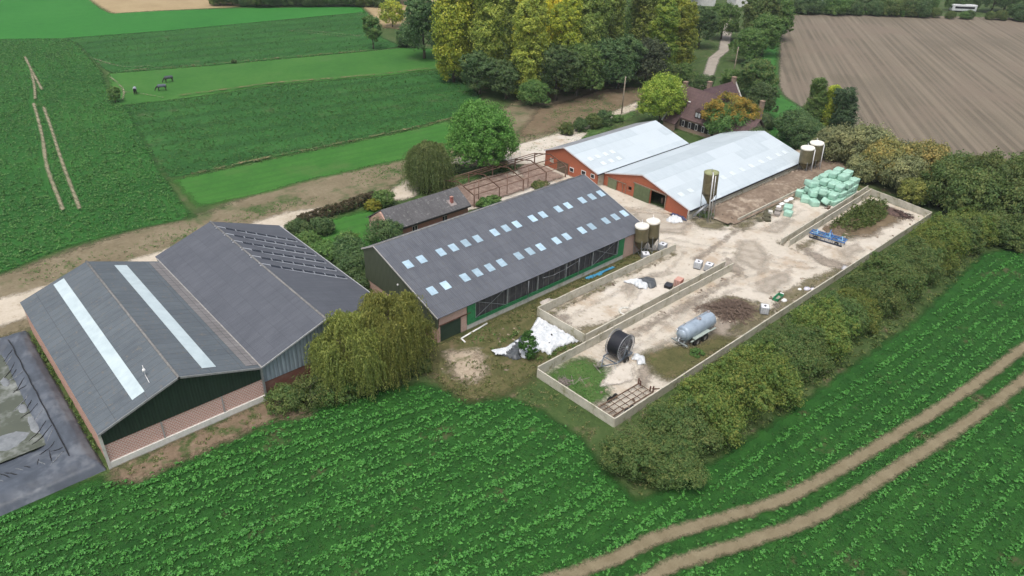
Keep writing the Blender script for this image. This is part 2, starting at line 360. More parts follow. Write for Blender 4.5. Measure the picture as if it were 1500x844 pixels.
M_plough = groundmat('plough', [(.108,.092,.068), (.128,.110,.083), (.148,.128,.098)], .05, 1.6,
    stripes=[(rad(55), 1.5, .4, (.19,.158,.118)), (rad(54), 12.5, .5, (.20,.17,.128)), (rad(55), 3.3, .38, (.085,.070,.054)), (rad(56), 2.4, .4, (.215,.18,.135))], edge=(-.7,.7,1.5), patches=[(.03,.5,.66,(.16,.13,.10))], bump=.6, bumpd=.2)
M_verge = groundmat('verge', [(.026,.10,.02), (.04,.14,.028), (.065,.165,.038)], .3, 1.5, edge=(-1,1,2), bump=.3)
M_soil = groundmat('soil', [(.095,.07,.043), (.14,.105,.066), (.195,.152,.10)], .25, 2.5, edge=(-.9,.9,2.2), patches=[(.2,.55,.66,(.055,.075,.03))], bump=.5)
M_track = groundmat('track', [(.115,.095,.058), (.165,.138,.088), (.225,.19,.13)], .16, 2.0, edge=(-1.0,1.2,3.2), patches=[(.13,.52,.63,(.06,.09,.032)), (.4,.58,.72,(.09,.075,.045))], bump=.5)
M_wear = groundmat('worn', [(.135,.112,.066), (.178,.15,.094), (.22,.19,.122)], .8, 6, edge=(-.25,.25,.8), bump=.3, escale=1.2)
M_pale = groundmat('pale_path', [(.32,.28,.21), (.43,.38,.305), (.50,.45,.375)], .3, 3, edge=(-.5,.6,1.8), patches=[(.5,.58,.7,(.22,.17,.12))], bump=.3)
M_road = groundmat('lane', [(.22,.20,.17), (.29,.26,.22), (.34,.31,.27)], .4, 3, edge=(-.3,.3,.5), bump=.2)
M_yard = groundmat('yard', [(.36,.325,.27), (.47,.43,.365), (.54,.50,.435)], .12, 1.6, edge=(-.25,.3,.7),
    patches=[(.22,.50,.64,(.38,.315,.24)), (.09,.55,.66,(.52,.49,.44)), (2.6,.60,.72,(.30,.25,.19)), (1.1,.61,.70,(.24,.19,.14)), (.33,.62,.70,(.18,.16,.10)), (5,.66,.74,(.22,.18,.13))], bump=.35, bumpd=.03)
M_moss = groundmat('moss', [(.085,.085,.045), (.14,.125,.075), (.24,.20,.14)], .6, 4, edge=(-.3,.9,2.8), bump=.6, escale=.8)
M_wet = groundmat('stain', [(.17,.145,.115), (.25,.215,.175), (.33,.29,.24)], .6, 4, edge=(-.3,1.0,2.4), bump=.4, escale=.7)
M_lawn = groundmat('grassy', [(.035,.075,.02), (.055,.105,.028), (.085,.13,.04)], .35, 3, edge=(-.6,.7,2.6), patches=[(.5,.55,.68,(.12,.10,.06))], bump=.5)
M_conc = plain('concrete', (.56,.53,.45), (.40,.38,.31), 1.6, .9, bump=.3, c3=(.24,.23,.15), s3=.8)
M_conc2 = plain('concrete_pale', (.58,.57,.53), (.44,.43,.39), 2.5, .9, bump=.3, c3=(.30,.30,.24), s3=.9)
M_steel = plain('galvanised', (.42,.44,.46), (.28,.30,.32), 3, .45, .6, .1)
M_white = plain('white', (.78,.78,.77), (.62,.62,.6), 2.5, .5, 0, .1)
M_black = plain('black', (.022,.023,.026), (.012,.012,.013), 4, .45)
M_dark = plain('dark_inside', (.03,.03,.032), (.018,.018,.018), 2, .9)
M_rubber = plain('rubber', (.03,.029,.028), (.018,.018,.017), 6, .8)
M_rust = plain('rust', (.13,.065,.04), (.06,.035,.025), 5, .85, c3=(.18,.13,.10), s3=2)
M_rust2 = plain('rust_pale', (.26,.17,.13), (.14,.08,.06), 4, .8)
M_green = plain('green_paint', (.035,.22,.085), (.025,.15,.06), 3, .5)
M_olive = plain('olive_door', (.115,.15,.075), (.085,.11,.055), 1.5, .6)
M_wood = plain('weathered_wood', (.28,.22,.16), (.16,.12,.09), 5, .85)
M_window = plain('window_glass', (.03,.035,.04), (.02,.02,.025), 3, .15)

# ------------------------------------------------------------------ ground
gp = [(-1500,-1500),(1500,-1500),(1500,1500),(-1500,1500)]
np_ = MB(); np_.add([(x, y, 0) for x, y in gp], [(0,1,2,3)]); g = np_.build('ground', M_ground); g['kind'] = 'structure'
_z = [0.0]
def S_(name, poly, mat, step=1.0, margin=2.5):
    _z[0] += .005; return sheet(name, poly, _z[0], mat, step, margin)
crop_poly = [(-52.1,27.0),(-49.1,27.0),(-41.3,26.0),(-41.0,24.2),(-39.0,23.8),(-32.8,23.5),(-26.4,23.7),(-20.7,21.5),(-14.8,20.1),(-10.8,18.3),(-9.6,16.1),(-8.8,12.4),(-5.2,10.9),(-4.0,6.9),(-3.7,1.2),(-5.4,-3.5),(-5.9,-8.1),(-0.7,-9.2),(9.7,-10.0),(22.5,-10.7),(45.6,-11.8),(61.5,-11.0),(73.5,-10.6),(90,-17),(130,-40),(90,-75),(16.8,-70),(-40,-45),(-90,10),(-70,40)]
left_poly = [(-45.4,219.1),(-11.0,224.6),(3.0,216.4),(4.9,209.7),(1.2,172.1),(-4.9,143.8),(-3.3,139.6),(-11.0,97.1),(-12.8,83.5),(-13.7,74.5),(-22.3,75.9),(-31.5,75.9),(-40.4,73.0),(-51.3,73.5),(-75,75),(-75,215)]
upper_poly = [(3.0,216.4),(32.4,210.9),(100.3,204.6),(81.3,166.8),(79.7,153.2),(68.0,153.7),(46.7,158.3),(23.8,163.2),(2.6,168.7),(2.2,175.6),(4.9,209.7)]
paddock_poly = [(1.7,169.3),(23.8,163.2),(46.7,158.3),(78.7,151.7),(86.0,144.7),(77.7,124.9),(55.9,128.0),(29.8,136.3),(11.6,137.2),(-5.2,140.3)]
lower_poly = [(-5.2,140.3),(11.6,137.2),(29.8,136.3),(55.9,128.0),(73.2,124.5),(66,100),(61.4,95.8),(52.3,90.8),(37.2,89.2),(18.5,90.3),(4.9,91.4),(-10.9,92.3),(-11.0,97.1),(-3.8,138.0)]
meadow_poly = [(-10.9,91.5),(4.9,90.8),(18.5,89.7),(37.2,88.6),(47.5,89.1),(43,76),(33.2,74.4),(19.0,76.3),(7.1,77.3),(-2.0,76.8),(-11.8,78.2)]
S_('soil', [(-90,74),(-40,73.0),(-22,76),(-13,75),(-2,78),(7,78.5),(19,77.5),(33,76),(50,78),(62,88),(78,96),(96,88),(90,69),(74,64.5),(60,62),(38,60.5),(22,62.5),(14,63.5),(8,65),(-2,64),(-4,60),(-42,56.5),(-90,56)], M_track, 1.2, 4)
S_('soil', [(52,72),(64,80),(70,84),(80,84),(92,86),(100,84),(110,76),(98,71),(88,69.5),(76,68),(66,70),(60,70)], M_soil, 1.0, 4)
S_('crop_field', crop_poly, M_crop, 1.0, 2)
S_('crop_field', left_poly, M_leftfield, 2.0, 2.5)
S_('crop_field', upper_poly, M_strip, 2.0, 2.5)
S_('crop_field', lower_poly, M_strip, 2.0, 2.5)
S_('meadow', meadow_poly, M_meadow, 1.0, 2.5)
S_('meadow', paddock_poly, M_paddock, 1.5, 3)
S_('meadow', [(-75,361),(29.5,290),(25.9,256.9),(26.5,247.7),(41.1,244.5),(65.5,235.5),(104.0,215.1),(99.3,205.2),(32.4,210.9),(3.0,216.4),(-11.0,224.6),(-75,219)], M_far, 3, 3)
S_('stubble_field', [(29.4,297.6),(90,330),(130,262),(65,238),(41.1,244.8),(26.5,247.9),(26.7,259.4)], M_stubble, 3, 3)
S_('stubble_field', [(107.5,223.1),(160,240),(150,205),(112.1,179.3),(94.3,170.5),(89.9,179.9),(99.9,203.0)], M_stubble, 2, 3)
S_('ploughed_field', [(231.8,116.0),(271.3,91.2),(315.6,54.9),(380,10),(330,-60),(180,-110),(129.2,-41.9),(118.5,-3.1),(114.2,8.1),(111.4,28.2),(123.3,48.7),(128.1,54.6),(136.1,60.6)], M_plough, 2.5, 3)
S_('verge', [(232,124),(231.8,116.5),(136.1,61.6),(128.1,55.6),(121.7,46.5),(112,38),(98,30),(88,34),(90,40),(110,52),(128,62),(166,84)], M_verge, 1.5, 3)
S_('lawn', [(1.1,61.0),(11.0,60.0),(10.5,54.3),(4,47),(-0.7,41.6),(-3.7,40.5),(-4.6,49.8),(-4.5,57.9)], M_meadow, .7, 2)
S_('grass', [(17,66),(24,69),(36,64),(40,60),(46,59.5),(24,59.3),(18,61)], M_lawn, .8, 3)
S_('grass', [(47,66.5),(58,69),(74,69.5),(90,71),(84,66.5),(72,63.5),(60,61),(50,62)], M_lawn, .8, 3)
S_('grass', [(80,58),(84,54),(82,44),(90,40),(100,42),(104,58),(92,64)], M_lawn, .8, 3)
S_('path', [(-90,57.5),(-60,58.5),(-42,59),(-22,61),(-2,62.6),(1,63.5),(3,66),(-2,67.5),(-22,66.5),(-38,66),(-60,66),(-90,66)], M_pale, 1.0, 3)
S_('path', [(12.5,61.5),(17,59.8),(19,61),(22,65),(30,67.5),(40,66),(45,67),(47,63),(55,65),(66,66.5),(78,68.5),(90,69.5),(100,71.5),(101,74),(90,73),(76,70.5),(62,68.8),(50,68),(38,70),(26,69),(17,65)], M_pale, .9, 2.5)
S_('road', [(88,68.6),(100,70),(117,69.6),(148,87.4),(160,92),(190,110.5),(240,140.5),(239,143),(188,113),(158,94.4),(146,89.8),(116,72),(100,73),(89,71.5)], M_road, 1.2, 1.5)
# muddy ground of the yard's edges, then the yard itself
S_('soil', [(8.2,20.2),(36,20),(35,23.2),(-5,23.2),(-9.5,22.5),(-9,13),(-5,11),(0,11.2),(8.4,12)], groundmat('weedy', [(.055,.06,.024), (.085,.085,.034), (.13,.11,.055)], .5, 4, edge=(-.9,.9,2.2), patches=[(.45,.56,.68,(.16,.12,.075)), (.7,.6,.7,(.05,.09,.02))], bump=.6), .7, 2)
S_('soil', [(-39,23.2),(-26,23),(-22.5,21),(-22,25),(-25,26.4),(-40.4,26.4),(-41.2,25)], groundmat('clay', [(.12,.09,.06),(.17,.125,.085),(.22,.17,.12)], .5, 4, edge=(-.5,.7,1.4), patches=[(.6,.5,.62,(.06,.085,.03))], bump=.5), .5, 2)
yard_poly = [(0.2,.2),(80.3,0.2),(81.6,12),(83.5,19.5),(50,19.6),(50.6,25.4),(47.6,25.5),(47.2,44),(45.4,46),(45.5,57.2),(56,60),(66,65),(58,68),(46,68.5),(39,66),(40,62),(44.5,58),(22,58.7),(21,50.2),(34,48),(34,39),(33.3,23.5),(35.5,20.2),(36.7,20),(8.5,20),(8.5,11.6),(0.2,11)]
S_('yard', yard_poly, M_yard, .6, 1.5)
M_slab = groundmat('old_concrete', [(.44,.40,.34), (.50,.46,.40), (.56,.52,.46)], .8, 6, edge=(-.2,.3,1.0), patches=[(1.5,.55,.7,(.32,.27,.2))], bump=.2, escale=1)
S_('path', [(-6.9,14.6),(-4.6,14.8),(-2.6,17.2),(-2.2,19.3),(-4,20.8),(-5.6,21.6),(-6.6,19.5),(-7.6,17)], groundmat('dusty', [(.24,.19,.14),(.34,.28,.21),(.42,.36,.28)], .5, 3, edge=(-.5,1.0,2.6), patches=[(.6,.52,.62,(.12,.12,.06))], bump=.3, escale=.7), .4, 2)
M_tyre = groundmat('tyre_mark', [(.29,.25,.20),(.36,.32,.265),(.42,.38,.32)], .8, 4, edge=(-.2,1.6,2.0), bump=.2, escale=.6)
for poly, m_ in [
    ([(.3,3.6),(2.2,3.0),(4.6,4.6),(6.8,6.8),(6.4,10.6),(.2,10.8)], M_lawn),
    ([(.3,.2),(.4,3.8),(2,3.6),(2.5,.2)], M_wet),
    ([(8.0,3.6),(10.5,5.5),(12.5,6),(12,4),(9.5,2.5),(6,1.2)], M_wet),
    ([(8.8,12.4),(17,12.3),(36,11.9),(37.5,12.6),(28,13.4),(14,13.5),(10,15)], M_moss),
    ([(8.7,18.2),(12,18.9),(24,19.2),(36,19.1),(36.5,19.7),(8.6,19.9)], M_moss),
    ([(9.5,15.5),(11.5,17.5),(10,19),(9,18)], M_wet),
    ([(10,10.2),(22,10.2),(37.5,10.0),(38,9.5),(26,8.6),(14,9.0)], M_wet),
    ([(14,1.0),(17,2.0),(22,2.4),(30,3.8),(33.5,1.6),(33,.3),(12,.3)], M_moss),
    ([(15.5,2.2),(20,3.6),(25,4.6),(32,6.5),(33,2.6),(24,1.6)], M_wet),
    ([(22,2),(27,3),(26.5,8.5),(32,7.5),(34,3),(30,1)], M_moss),
    ([(34,.3),(33,1.6),(38,3.2),(44,2.8),(53,1.4),(56,.3)], M_moss),
    ([(51,.4),(50,3.8),(51.5,7.5),(52.6,9.4),(53.6,9.2),(53,4),(53.4,.4)], M_wet),
    ([(36,16.6),(50.5,18.2),(50.3,17.5),(36,15.6)], M_wet),
    ([(51.2,8.8),(70,9.2),(80,9.4),(80,8.2),(58,7.6),(51.4,7.6)], M_moss),
    ([(59,6),(63,9),(72,9.4),(79,9.4),(79,4.5),(74,2.5),(70,3.5),(66,2.8),(63,4.5)], M_soil),
    ([(51.2,10.7),(80,10.9),(80,12),(62,11.8),(51.2,11.6)], M_moss),
    ([(50.5,16.8),(56,17.6),(66,17.6),(70,18.4),(70,19.4),(50.5,19.4)], M_moss),
    ([(46,22),(47,25),(56,23.6),(56,20),(50,20),(48,19)], M_moss),
    ([(37.5,12),(41,14),(40,10),(38,8.5)], M_wet),
    ([(10,2.6),(12,5.9),(15,6.0),(18.4,3.2),(22.5,2.6),(23,.3),(11,.3)], bpy.data.materials['weedy']),
    ([(40,7),(46,9),(50,14),(47,16),(41,13)], M_tyre), ([(38,26),(42,22),(47,24),(46,30),(42,34)], M_tyre), ([(54,12.6),(62,14),(60,16),(53,15.5)], M_tyre), ([(20,15),(27,16.5),(32,15),(30,17.8),(22,18.2)], M_tyre), ([(36,3.5),(42,3.6),(46,6),(40,7),(35,5.8)], M_tyre), ([(53,1.2),(60,1.4),(62,4),(56,4.4)], M_tyre),
    ([(8.8,8.9),(10.6,9.8),(13,9.9),(12,8.8)], M_moss)]:
    S_('soil' if m_ is not M_lawn else 'grass', poly, m_, .4, 1.5)
S_('yard', [(3.8,5.2),(5.2,4.2),(7.2,3.6),(9,4.8),(10,6.2),(8,6.6),(6,6.0)], M_slab, .4, 1.2)
S_('yard', [(17,13.2),(21,12.7),(26.5,12.6),(27.5,14.5),(24.8,16.2),(22,15)], M_slab, .4, 1.2)
def offset_line(line, d0, d1):
    A = []; B = []
    for i, p in enumerate(line):
        a = np.array(line[max(0, i-1)]); b = np.array(line[min(len(line)-1, i+1)]); t = (b-a)/np.linalg.norm(b-a); n = np.array([-t[1], t[0]])
        A.append(tuple(np.array(p)+n*d0)); B.append(tuple(np.array(p)+n*d1))
    return A+B[::-1]
def smooth_line(line, k=6):
    out = []; P = [np.array(p, float) for p in line]
    for i in range(len(P)-1):
        p0 = P[max(0, i-1)]; p1 = P[i]; p2 = P[i+1]; p3 = P[min(len(P)-1, i+2)]
        for j in range(k):
            t = j/k; out.append(tuple(.5*((2*p1)+(-p0+p2)*t+(2*p0-5*p1+4*p2-p3)*t*t+(-p0+3*p1-3*p2+p3)*t**3)))
    out.append(tuple(P[-1])); return out
for q in [[(37,23),(40,17),(43.5,12),(46,6),(49,3)],[(38.8,23.5),(41.8,17.6),(45.3,12.6),(47.8,6.6),(50.6,3.6)],[(12,7.4),(20,8.0),(30,9.0),(38,8.4),(44,6.5)],[(13,5.6),(20,6.3),(30,7.8),(38,6.6),(44,4.8)],[(40,26),(47,21),(54,16),(66,15)],[(41,28),(48,22.8),(55,18),(66,16.8)],[(10,17),(20,17.4),(32,17),(38,19)],[(52,6),(60,5),(68,2.5)],[(46.5,30),(42,36),(40,44),(42,52)],[(45,31),(40.3,37),(38.4,44),(40.2,52)]]:
    S_('path', offset_line(smooth_line(q, 5), .3, -.3), M_tyre, .35, 1)
# the two wheel tracks through the crop
tr = [(-52,7),(-34,-2.5),(-22,-8.8),(-13.1,-12.2),(-8.6,-13.2),(-1.9,-15.9),(4.9,-18.3),(15.1,-20.2),(30,-22.5),(46,-24.3),(62,-25.4),(85,-26)]
trs = smooth_line(tr)
track_all = offset_line(trs, 2.15, -2.15)
ruts = [offset_line(trs, 2.0, .85), offset_line(trs, -.85, -2.0)]
for q in ruts: S_('path', q, M_wear, .4, 1)
M_rut = groundmat('rut', [(.13,.13,.075),(.20,.185,.12),(.27,.245,.175)], .5, 5, edge=(-.14,.12,.30), bump=.2, escale=.35)
# worn tracks in the far left field
for q in [[(-26.5,88),(-23.4,110),(-20.0,131.8),(-17.6,148)],[(-28.6,89),(-25.9,110),(-22.4,128.5),(-18.6,152)],[(-17.6,155),(-14.9,168),(-11.8,186)],[(-14.6,162),(-12.8,178),(-10.4,198)]]:
    S_('path', offset_line(smooth_line(q, 4), .24, -.24), M_rut, .4, 1)
for q in [[(3,186),(5.5,176),(8,172),(13,170)],[(5,140),(2,146),(-2,152)],[(62,190),(73,170)],[(65,190),(76,171)],[(-3,143),(0,152),(1,165)]]:
    S_('path', offset_line(smooth_line(q, 4), .16, -.16), M_rut, .5, 1)
# dry grass margin between the lower strip and the meadow
S_('verge', offset_line([(-8,91.6),(5,91.2),(18,90.2),(37,88.9),(50,89.4)], .7, -.5), groundmat('dry', [(.07,.08,.03),(.13,.11,.055),(.2,.16,.09)], .5, 3, edge=(.2,.9,2.4), bump=.4), .5, 1.5)
S_('verge', offset_line([(8,140),(30,137.5),(56,129.3),(76,126)], .6, -.9), bpy.data.materials['dry'], .5, 1.5)
S_('verge', offset_line([(5,168.8),(24,163.6),(47,158.7),(70,153)], .6, -.6), bpy.data.materials['dry'], .5, 1.5)

# raised earth platform between the big barn and the bale bunker
def slabpoly(name, poly, z0, z1, mat, kind='structure', j=.15, seed=1, step=.8):
    rng = np.random.default_rng(seed)
    def zf(P, d):
        nz = np.sin(P[:, 0]*.9+1)*np.cos(P[:, 1]*1.3)*.5+np.sin(P[:, 0]*2.3)*np.sin(P[:, 1]*1.9+2)*.5+rng.normal(size=len(P))*.35
        return np.where(d > 0, (z1-z0)*np.clip(d/1.0, 0, 1)**.6+nz*j*np.clip(d/.6, 0, 1), 0)
    _z[0] += .005
    return sheet(name, poly, z0+_z[0], mat, step, .5, kind, zf)
M_earth = plain('earth', (.24,.185,.135), (.13,.095,.07), 1.2, .95, bump=.8, c3=(.36,.30,.23), s3=.35)
slabpoly('soil', [(52.2,19.6),(82,19.75),(92,20),(92,31),(85.6,31),(85.6,24.9),(52.5,25.1),(51,22.5)], 0, .75, M_earth, j=.1)

# ------------------------------------------------------------------ lagoon with a plastic liner (raised bank, water inside)
M_liner = plain('pond_liner', (.085,.10,.125), (.05,.06,.075), .5, .38, bump=.25, c3=(.13,.145,.165), s3=.25)
M_lwater = plain('murky_water', (.085,.095,.07), (.07,.08,.06), .4, .12, bump=0, c3=(.22,.235,.22), s3=.3)  # paler patches paint reflections into the water colour
b = MB()
def ring(x1, y0, z): return [(-90, y0, z), (x1, y0, z), (x1, 54.8+(y0-30)*-.0, z), (-90, 54.8, z)]
o0, o1 = (-40.95, 26.9), (-41.5, 28.3)
def liner_grid():
    xs = np.array([-90,-75,-60,-52,-49,-47.5,-46.5,-45.6,-44.8,-44.0,-43.2,-42.4,-41.7,-41.1,-40.75])
    ys = np.array([26.6,27.1,27.8,28.6,29.6,30.4,31.2,32.0,33,34,35.2,36.4,37.6,39,40.4,42,43.5,45,46.5,48,49.5,51,52.2,53.2,54.2,55,55.6])
    xs = np.unique(np.round(np.concatenate([np.interp(np.linspace(0, len(xs)-1, 60), range(len(xs)), xs)]), 3)); ys = np.interp(np.linspace(0, len(ys)-1, 110), range(len(ys)), ys)
    X, Y = np.meshgrid(xs, ys, indexing='ij')
    dx = -40.75-X; dy = Y-26.6; d = np.minimum(dx*1.0, np.minimum(dy*.55, (55.6-Y)))
    Z = np.interp(d, [0, .25, .9, 1.4, 2.2, 4.8, 9], [0, .55, .95, 1.0, .8, -.5, -1.2])
    rg = np.random.default_rng(5)
    Z += np.where(d > .3, .035*np.abs(np.sin(X*2.1+Y*1.1+2*np.sin(Y*.31)))+.03*np.abs(np.sin(Y*1.7-X*3.3+1.5*np.sin(X)))+.012*rg.normal(size=X.shape), 0)
    n = X.shape; idx = np.arange(X.size).reshape(n); F = np.stack([idx[:-1,:-1], idx[1:,:-1], idx[1:,1:], idx[:-1,1:]], -1).reshape(-1, 4)
    return np.stack([X.ravel(), Y.ravel(), Z.ravel()], 1), F
lg = thing('slurry_lagoon', 'slurry lagoon lined with creased grey plastic beside the brick barn', 'pond', (-46, 40, 0))
V, F = liner_grid(); o = np_mesh('liner', V-np.array([-46, 40, 0]), F, M_liner, None, lg); o.data.polygons.foreach_set('use_smooth', [True]*len(F))
mb = MB(); mb.add([(-90,33.4,.28),(-44.0,33.4,.28),(-44.0,53.4,.28),(-90,53.4,.28)], [(0,1,2,3)]); wo = mb.build('water', M_lwater); wo['kind'] = 'structure'
# flat pale bulges stand in for the reflections on the water
for k, (x, y, rx, ry) in enumerate([(-46.6,36.2,1.7,1.5),(-44.5,40.6,.5,1.0),(-44.25,37.2,.45,1.9),(-44.9,46.5,.4,1.1)]):
    mb = MB(); rg = random.Random(k); n = 14
    rings = [[(x+math.cos(2*PI*i/n)*rx*f*rg.uniform(.7,1.25), y+math.sin(2*PI*i/n)*ry*f*rg.uniform(.85,1.15), z) for i in range(n)] for f, z in ((1,.24),(.8,.30),(.45,.33),(.12,.335))]
    vs = sum(rings, []); mb.add(vs, [(r*n+i, r*n+(i+1)%n, (r+1)*n+(i+1)%n, (r+1)*n+i) for r in range(3) for i in range(n)]+[tuple(3*n+i for i in range(n))], True)
    mb.build('reflection_bulge', plain('pale_reflection_and_crease', (.22,.235,.245), (.13,.145,.155), 1.5, .4), lg)
rgc = random.Random(8)
def linz(x, y):
    d = min(-40.75-x, (y-26.6)*.55, 55.6-y); return float(np.interp(d, [0,.25,.9,1.4,2.2,4.8,9], [0,.55,.95,1.0,.8,-.5,-1.2]))
for k in range(26):
    if k < 17: x0, y0 = -43.0-rgc.random()*.6, 30.2+k*1.35+rgc.uniform(-.5,.5); dx_, dy_ = -1, rgc.uniform(-1.3,.5)
    else: x0, y0 = -44.3-(k-17)*.55, 29.6+rgc.random()*.8; dx_, dy_ = rgc.uniform(-.9,.3), 1
    L = rgc.uniform(.8,2.6); n_ = math.hypot(dx_, dy_); pts = []
    for j in range(6):
        q = j/5*L; x, y = x0+dx_/n_*q, y0+dy_/n_*q+.05*math.sin(j*2+k); pts.append((x, y, max(.3, linz(x, y)+.05)))
    mb = MB(); mb.path(pts, [.03,.05,.055,.05,.04,.02], 5); mb.build('liner_crease', M_black if k % 3 else bpy.data.materials['pale_reflection_and_crease'], lg)
mb = MB(); 
for k in range(14): mb.rail((-42.9+.12*math.sin(k*3.1), 29.3+k*1.75, .96), (-42.9+.12*math.sin(k*3.1+3.1), 29.3+(k+1)*1.75, .96), .1, .1)
mb.build('liner_seam', M_black, lg)

# ------------------------------------------------------------------ barns
M_slate_x = roofmat('fibre_roof', 'xyz', (.112,.121,.140), (.070,.077,.093), 1.5, 1.0, .25, .3, moss=(.10,.102,.105))
M_slate_y = roofmat('fibre_roof_b', 'yxz', (.108,.128,.143), (.070,.085,.099), 3.0, 1.1, .25, .6, moss=(.13,.125,.115))
M_slate_y2 = roofmat('fibre_roof_c', 'yxz', (.092,.100,.118), (.064,.071,.086), 1.5, 1.0, .25, .28)
M_oldroof = roofmat('old_roof', 'xyz', (.108,.108,.112), (.060,.059,.062), 1.2, 1.0, .2, .3, moss=(.20,.195,.19))
M_zinc = roofmat('zinc_roof', 'xyz', (.44,.50,.535), (.36,.42,.455), 2.2, 8.0, .25, .12, rough=.55, patch=(.50,.56,.595))
M_pinkx = brickmat('pink_brick_x', 'xzy', (.50,.25,.20), (.42,.21,.17), (.58,.48,.43), .36, .20, .04, dirtamt=.15)
M_pinkx2 = brickmat('pink_brick_x2', 'xzy', (.46,.27,.22), (.40,.23,.18), (.50,.42,.36), .3, .12, .02, dirtamt=.4)
M_pinky = brickmat('pink_brick_y', 'yzx', (.46,.25,.19), (.40,.21,.16), (.50,.42,.36), .3, .12, .02, dirtamt=.3)
M_redy = brickmat('red_brick_y', 'yzx', (.40,.105,.05), (.33,.088,.042), (.35,.18,.12), .3, .1, .012, dirt=(.36,.13,.08), dirtamt=.4)
M_cladx = claddingmat('green_clad_x', 'xzy', (.022,.042,.030), (.014,.028,.02), .3)
M_clady = claddingmat('green_clad_y', 'yzx', (.085,.10,.065), (.06,.07,.048), .3)
M_clad_grey = claddingmat('grey_clad', 'xzy', (.30,.36,.40), (.16,.20,.23), .45)
M_lead = roofmat('lead_strip', 'yxz', (.20,.195,.195), (.12,.115,.115), 1.2, .75, .25, .9)
M_skystrip = plain('skylight_strip', (.47,.555,.575), (.38,.46,.485), .8, .35, bump=.05)
M_skypane = plain('skylight_pane', (.42,.56,.65), (.30,.42,.51), 1.6, .3, bump=.1, rnd=.3)
def roofz(x, pts): return float(np.interp(x, [p[0] for p in pts], [p[1] for p in pts]))
# -- brick barn
B1 = thing('brick_barn', 'pink brick barn with two long pale skylight strips in its roof, beside the lagoon', 'barn', (-32.8, 26.6, 0))
prof = [(-40.4,4.2),(-32.84,6.85),(-25.05,4.2)]
mb = MB(); gable(mb, 'y', 26.62, [(-40.4,2.75),(-25.05,2.75)], th=.3); w_ = mb.build('wall', M_pinkx, B1)
mb = MB(); gable(mb, 'y', 55.0, prof, th=.3); mb.build('wall', M_pinkx, B1)
mb = MB(); gable(mb, 'x', -40.4, [(26.93,4.2),(54.98,4.2)], th=.3); mb.build('wall', brickmat('orange_brick', 'yzx', (.50,.25,.18), (.44,.21,.15), (.5,.4,.33), .3, .12, .02), B1)
mb = MB(); mb.box(-40.5,-25.0,26.45,26.62,-.1,.72); mb.build('plinth', plain('white_plinth', (.68,.68,.64), (.55,.55,.50), 3, .9), B1)
mb = MB(); gable(mb, 'y', 26.66, [(-40.45,2.752+0),(-40.44,4.25),(-32.84,6.9),(-25.05,4.25)], th=.2)
# only above the brick: cut lower part by building strips from z=2.75
mb = MB(); mb.prism([(-40.4,26.56,2.78),(-25.05,26.56,2.78),(-25.05,26.56,4.22),(-32.84,26.56,6.88),(-40.4,26.56,4.22)], (0,.3,0)); mb.build('gable_cladding', M_cladx, B1)
for x in (-35.3,-29.4): mb = MB(); mb.box(x-.06,x+.06,26.52,26.6,.5,2.74); mb.build('pillar', plain('grey_pillar', (.38,.37,.36), (.28,.28,.27)), B1)
mb = MB(); mb.box(-40.55,-40.3,26.42,26.6,-.1,4.1); mb.build('corner_post', M_conc2, B1)
mb = MB(); mb.box(-25.15,-24.95,26.3,26.55,-.1,4.2); mb.build('downpipe', M_steel, B1)
rp = [(-40.55,4.3),(-32.84,7.02),(-24.98,4.32)]
mb = MB(); mb.slab([(-40.55,26.3,4.3),(-32.84,26.3,7.02),(-32.84,55.3,7.02),(-40.55,55.3,4.3)], .09)
mb.slab([(-32.84,26.3,7.02),(-24.98,26.3,4.32),(-24.98,55.3,4.32),(-32.84,55.3,7.02)], .09); R1 = mb.build('roof', M_slate_y, B1)
def strip(parent, name, mat, xa, xb, y0, y1, pts, lift=.02, th=.03):
    mb = MB(); za, zb = roofz(xa, pts)+lift+th, roofz(xb, pts)+lift+th; mb.slab([(xa,y0,za),(xb,y0,zb),(xb,y1,zb),(xa,y1,za)], th); return mb.build(name, mat, parent)
strip(R1, 'skylight', M_skystrip, -36.9, -35.7, 27.6, 54.6, rp); strip(R1, 'skylight', M_skystrip, -30.3, -29.0, 27.5, 54.0, rp)
strip(R1, 'valley_sheet', M_lead, -26.3, -25.0, 27.0, 54.8, rp)
M_ridge = plain('ridge_cap', (.24,.235,.225), (.13,.13,.13), 3, .85)
mb = MB(); mb.tube((-32.84,26.25,6.99),(-32.84,55.35,6.99),.13,n=8); mb.build('ridge_cap', M_ridge, R1)
mb = MB(); mb.rail((-40.55,26.28,4.28),(-32.84,26.28,7.0),.06,.2); mb.rail((-32.84,26.28,7.0),(-24.98,26.28,4.3),.06,.2); mb.build('verge_board', plain('verge', (.30,.31,.31),(.2,.2,.2)), R1)
an = tag_an = MB(); an.tube((-34.9,29.6,6.25),(-34.9,29.6,7.5),.03); an.lathe([(.0,6.75),(.13,6.8),(.16,6.95),(.1,7.1),(0,7.12)], 12, c=(-34.9,29.6,0)); an.tube((-34.9,29.6,6.4),(-35.0,28.2,6.35),.03); an.build('roof_antenna', M_white, R1)  # antenna mast with a white bulb vane, not a lamp
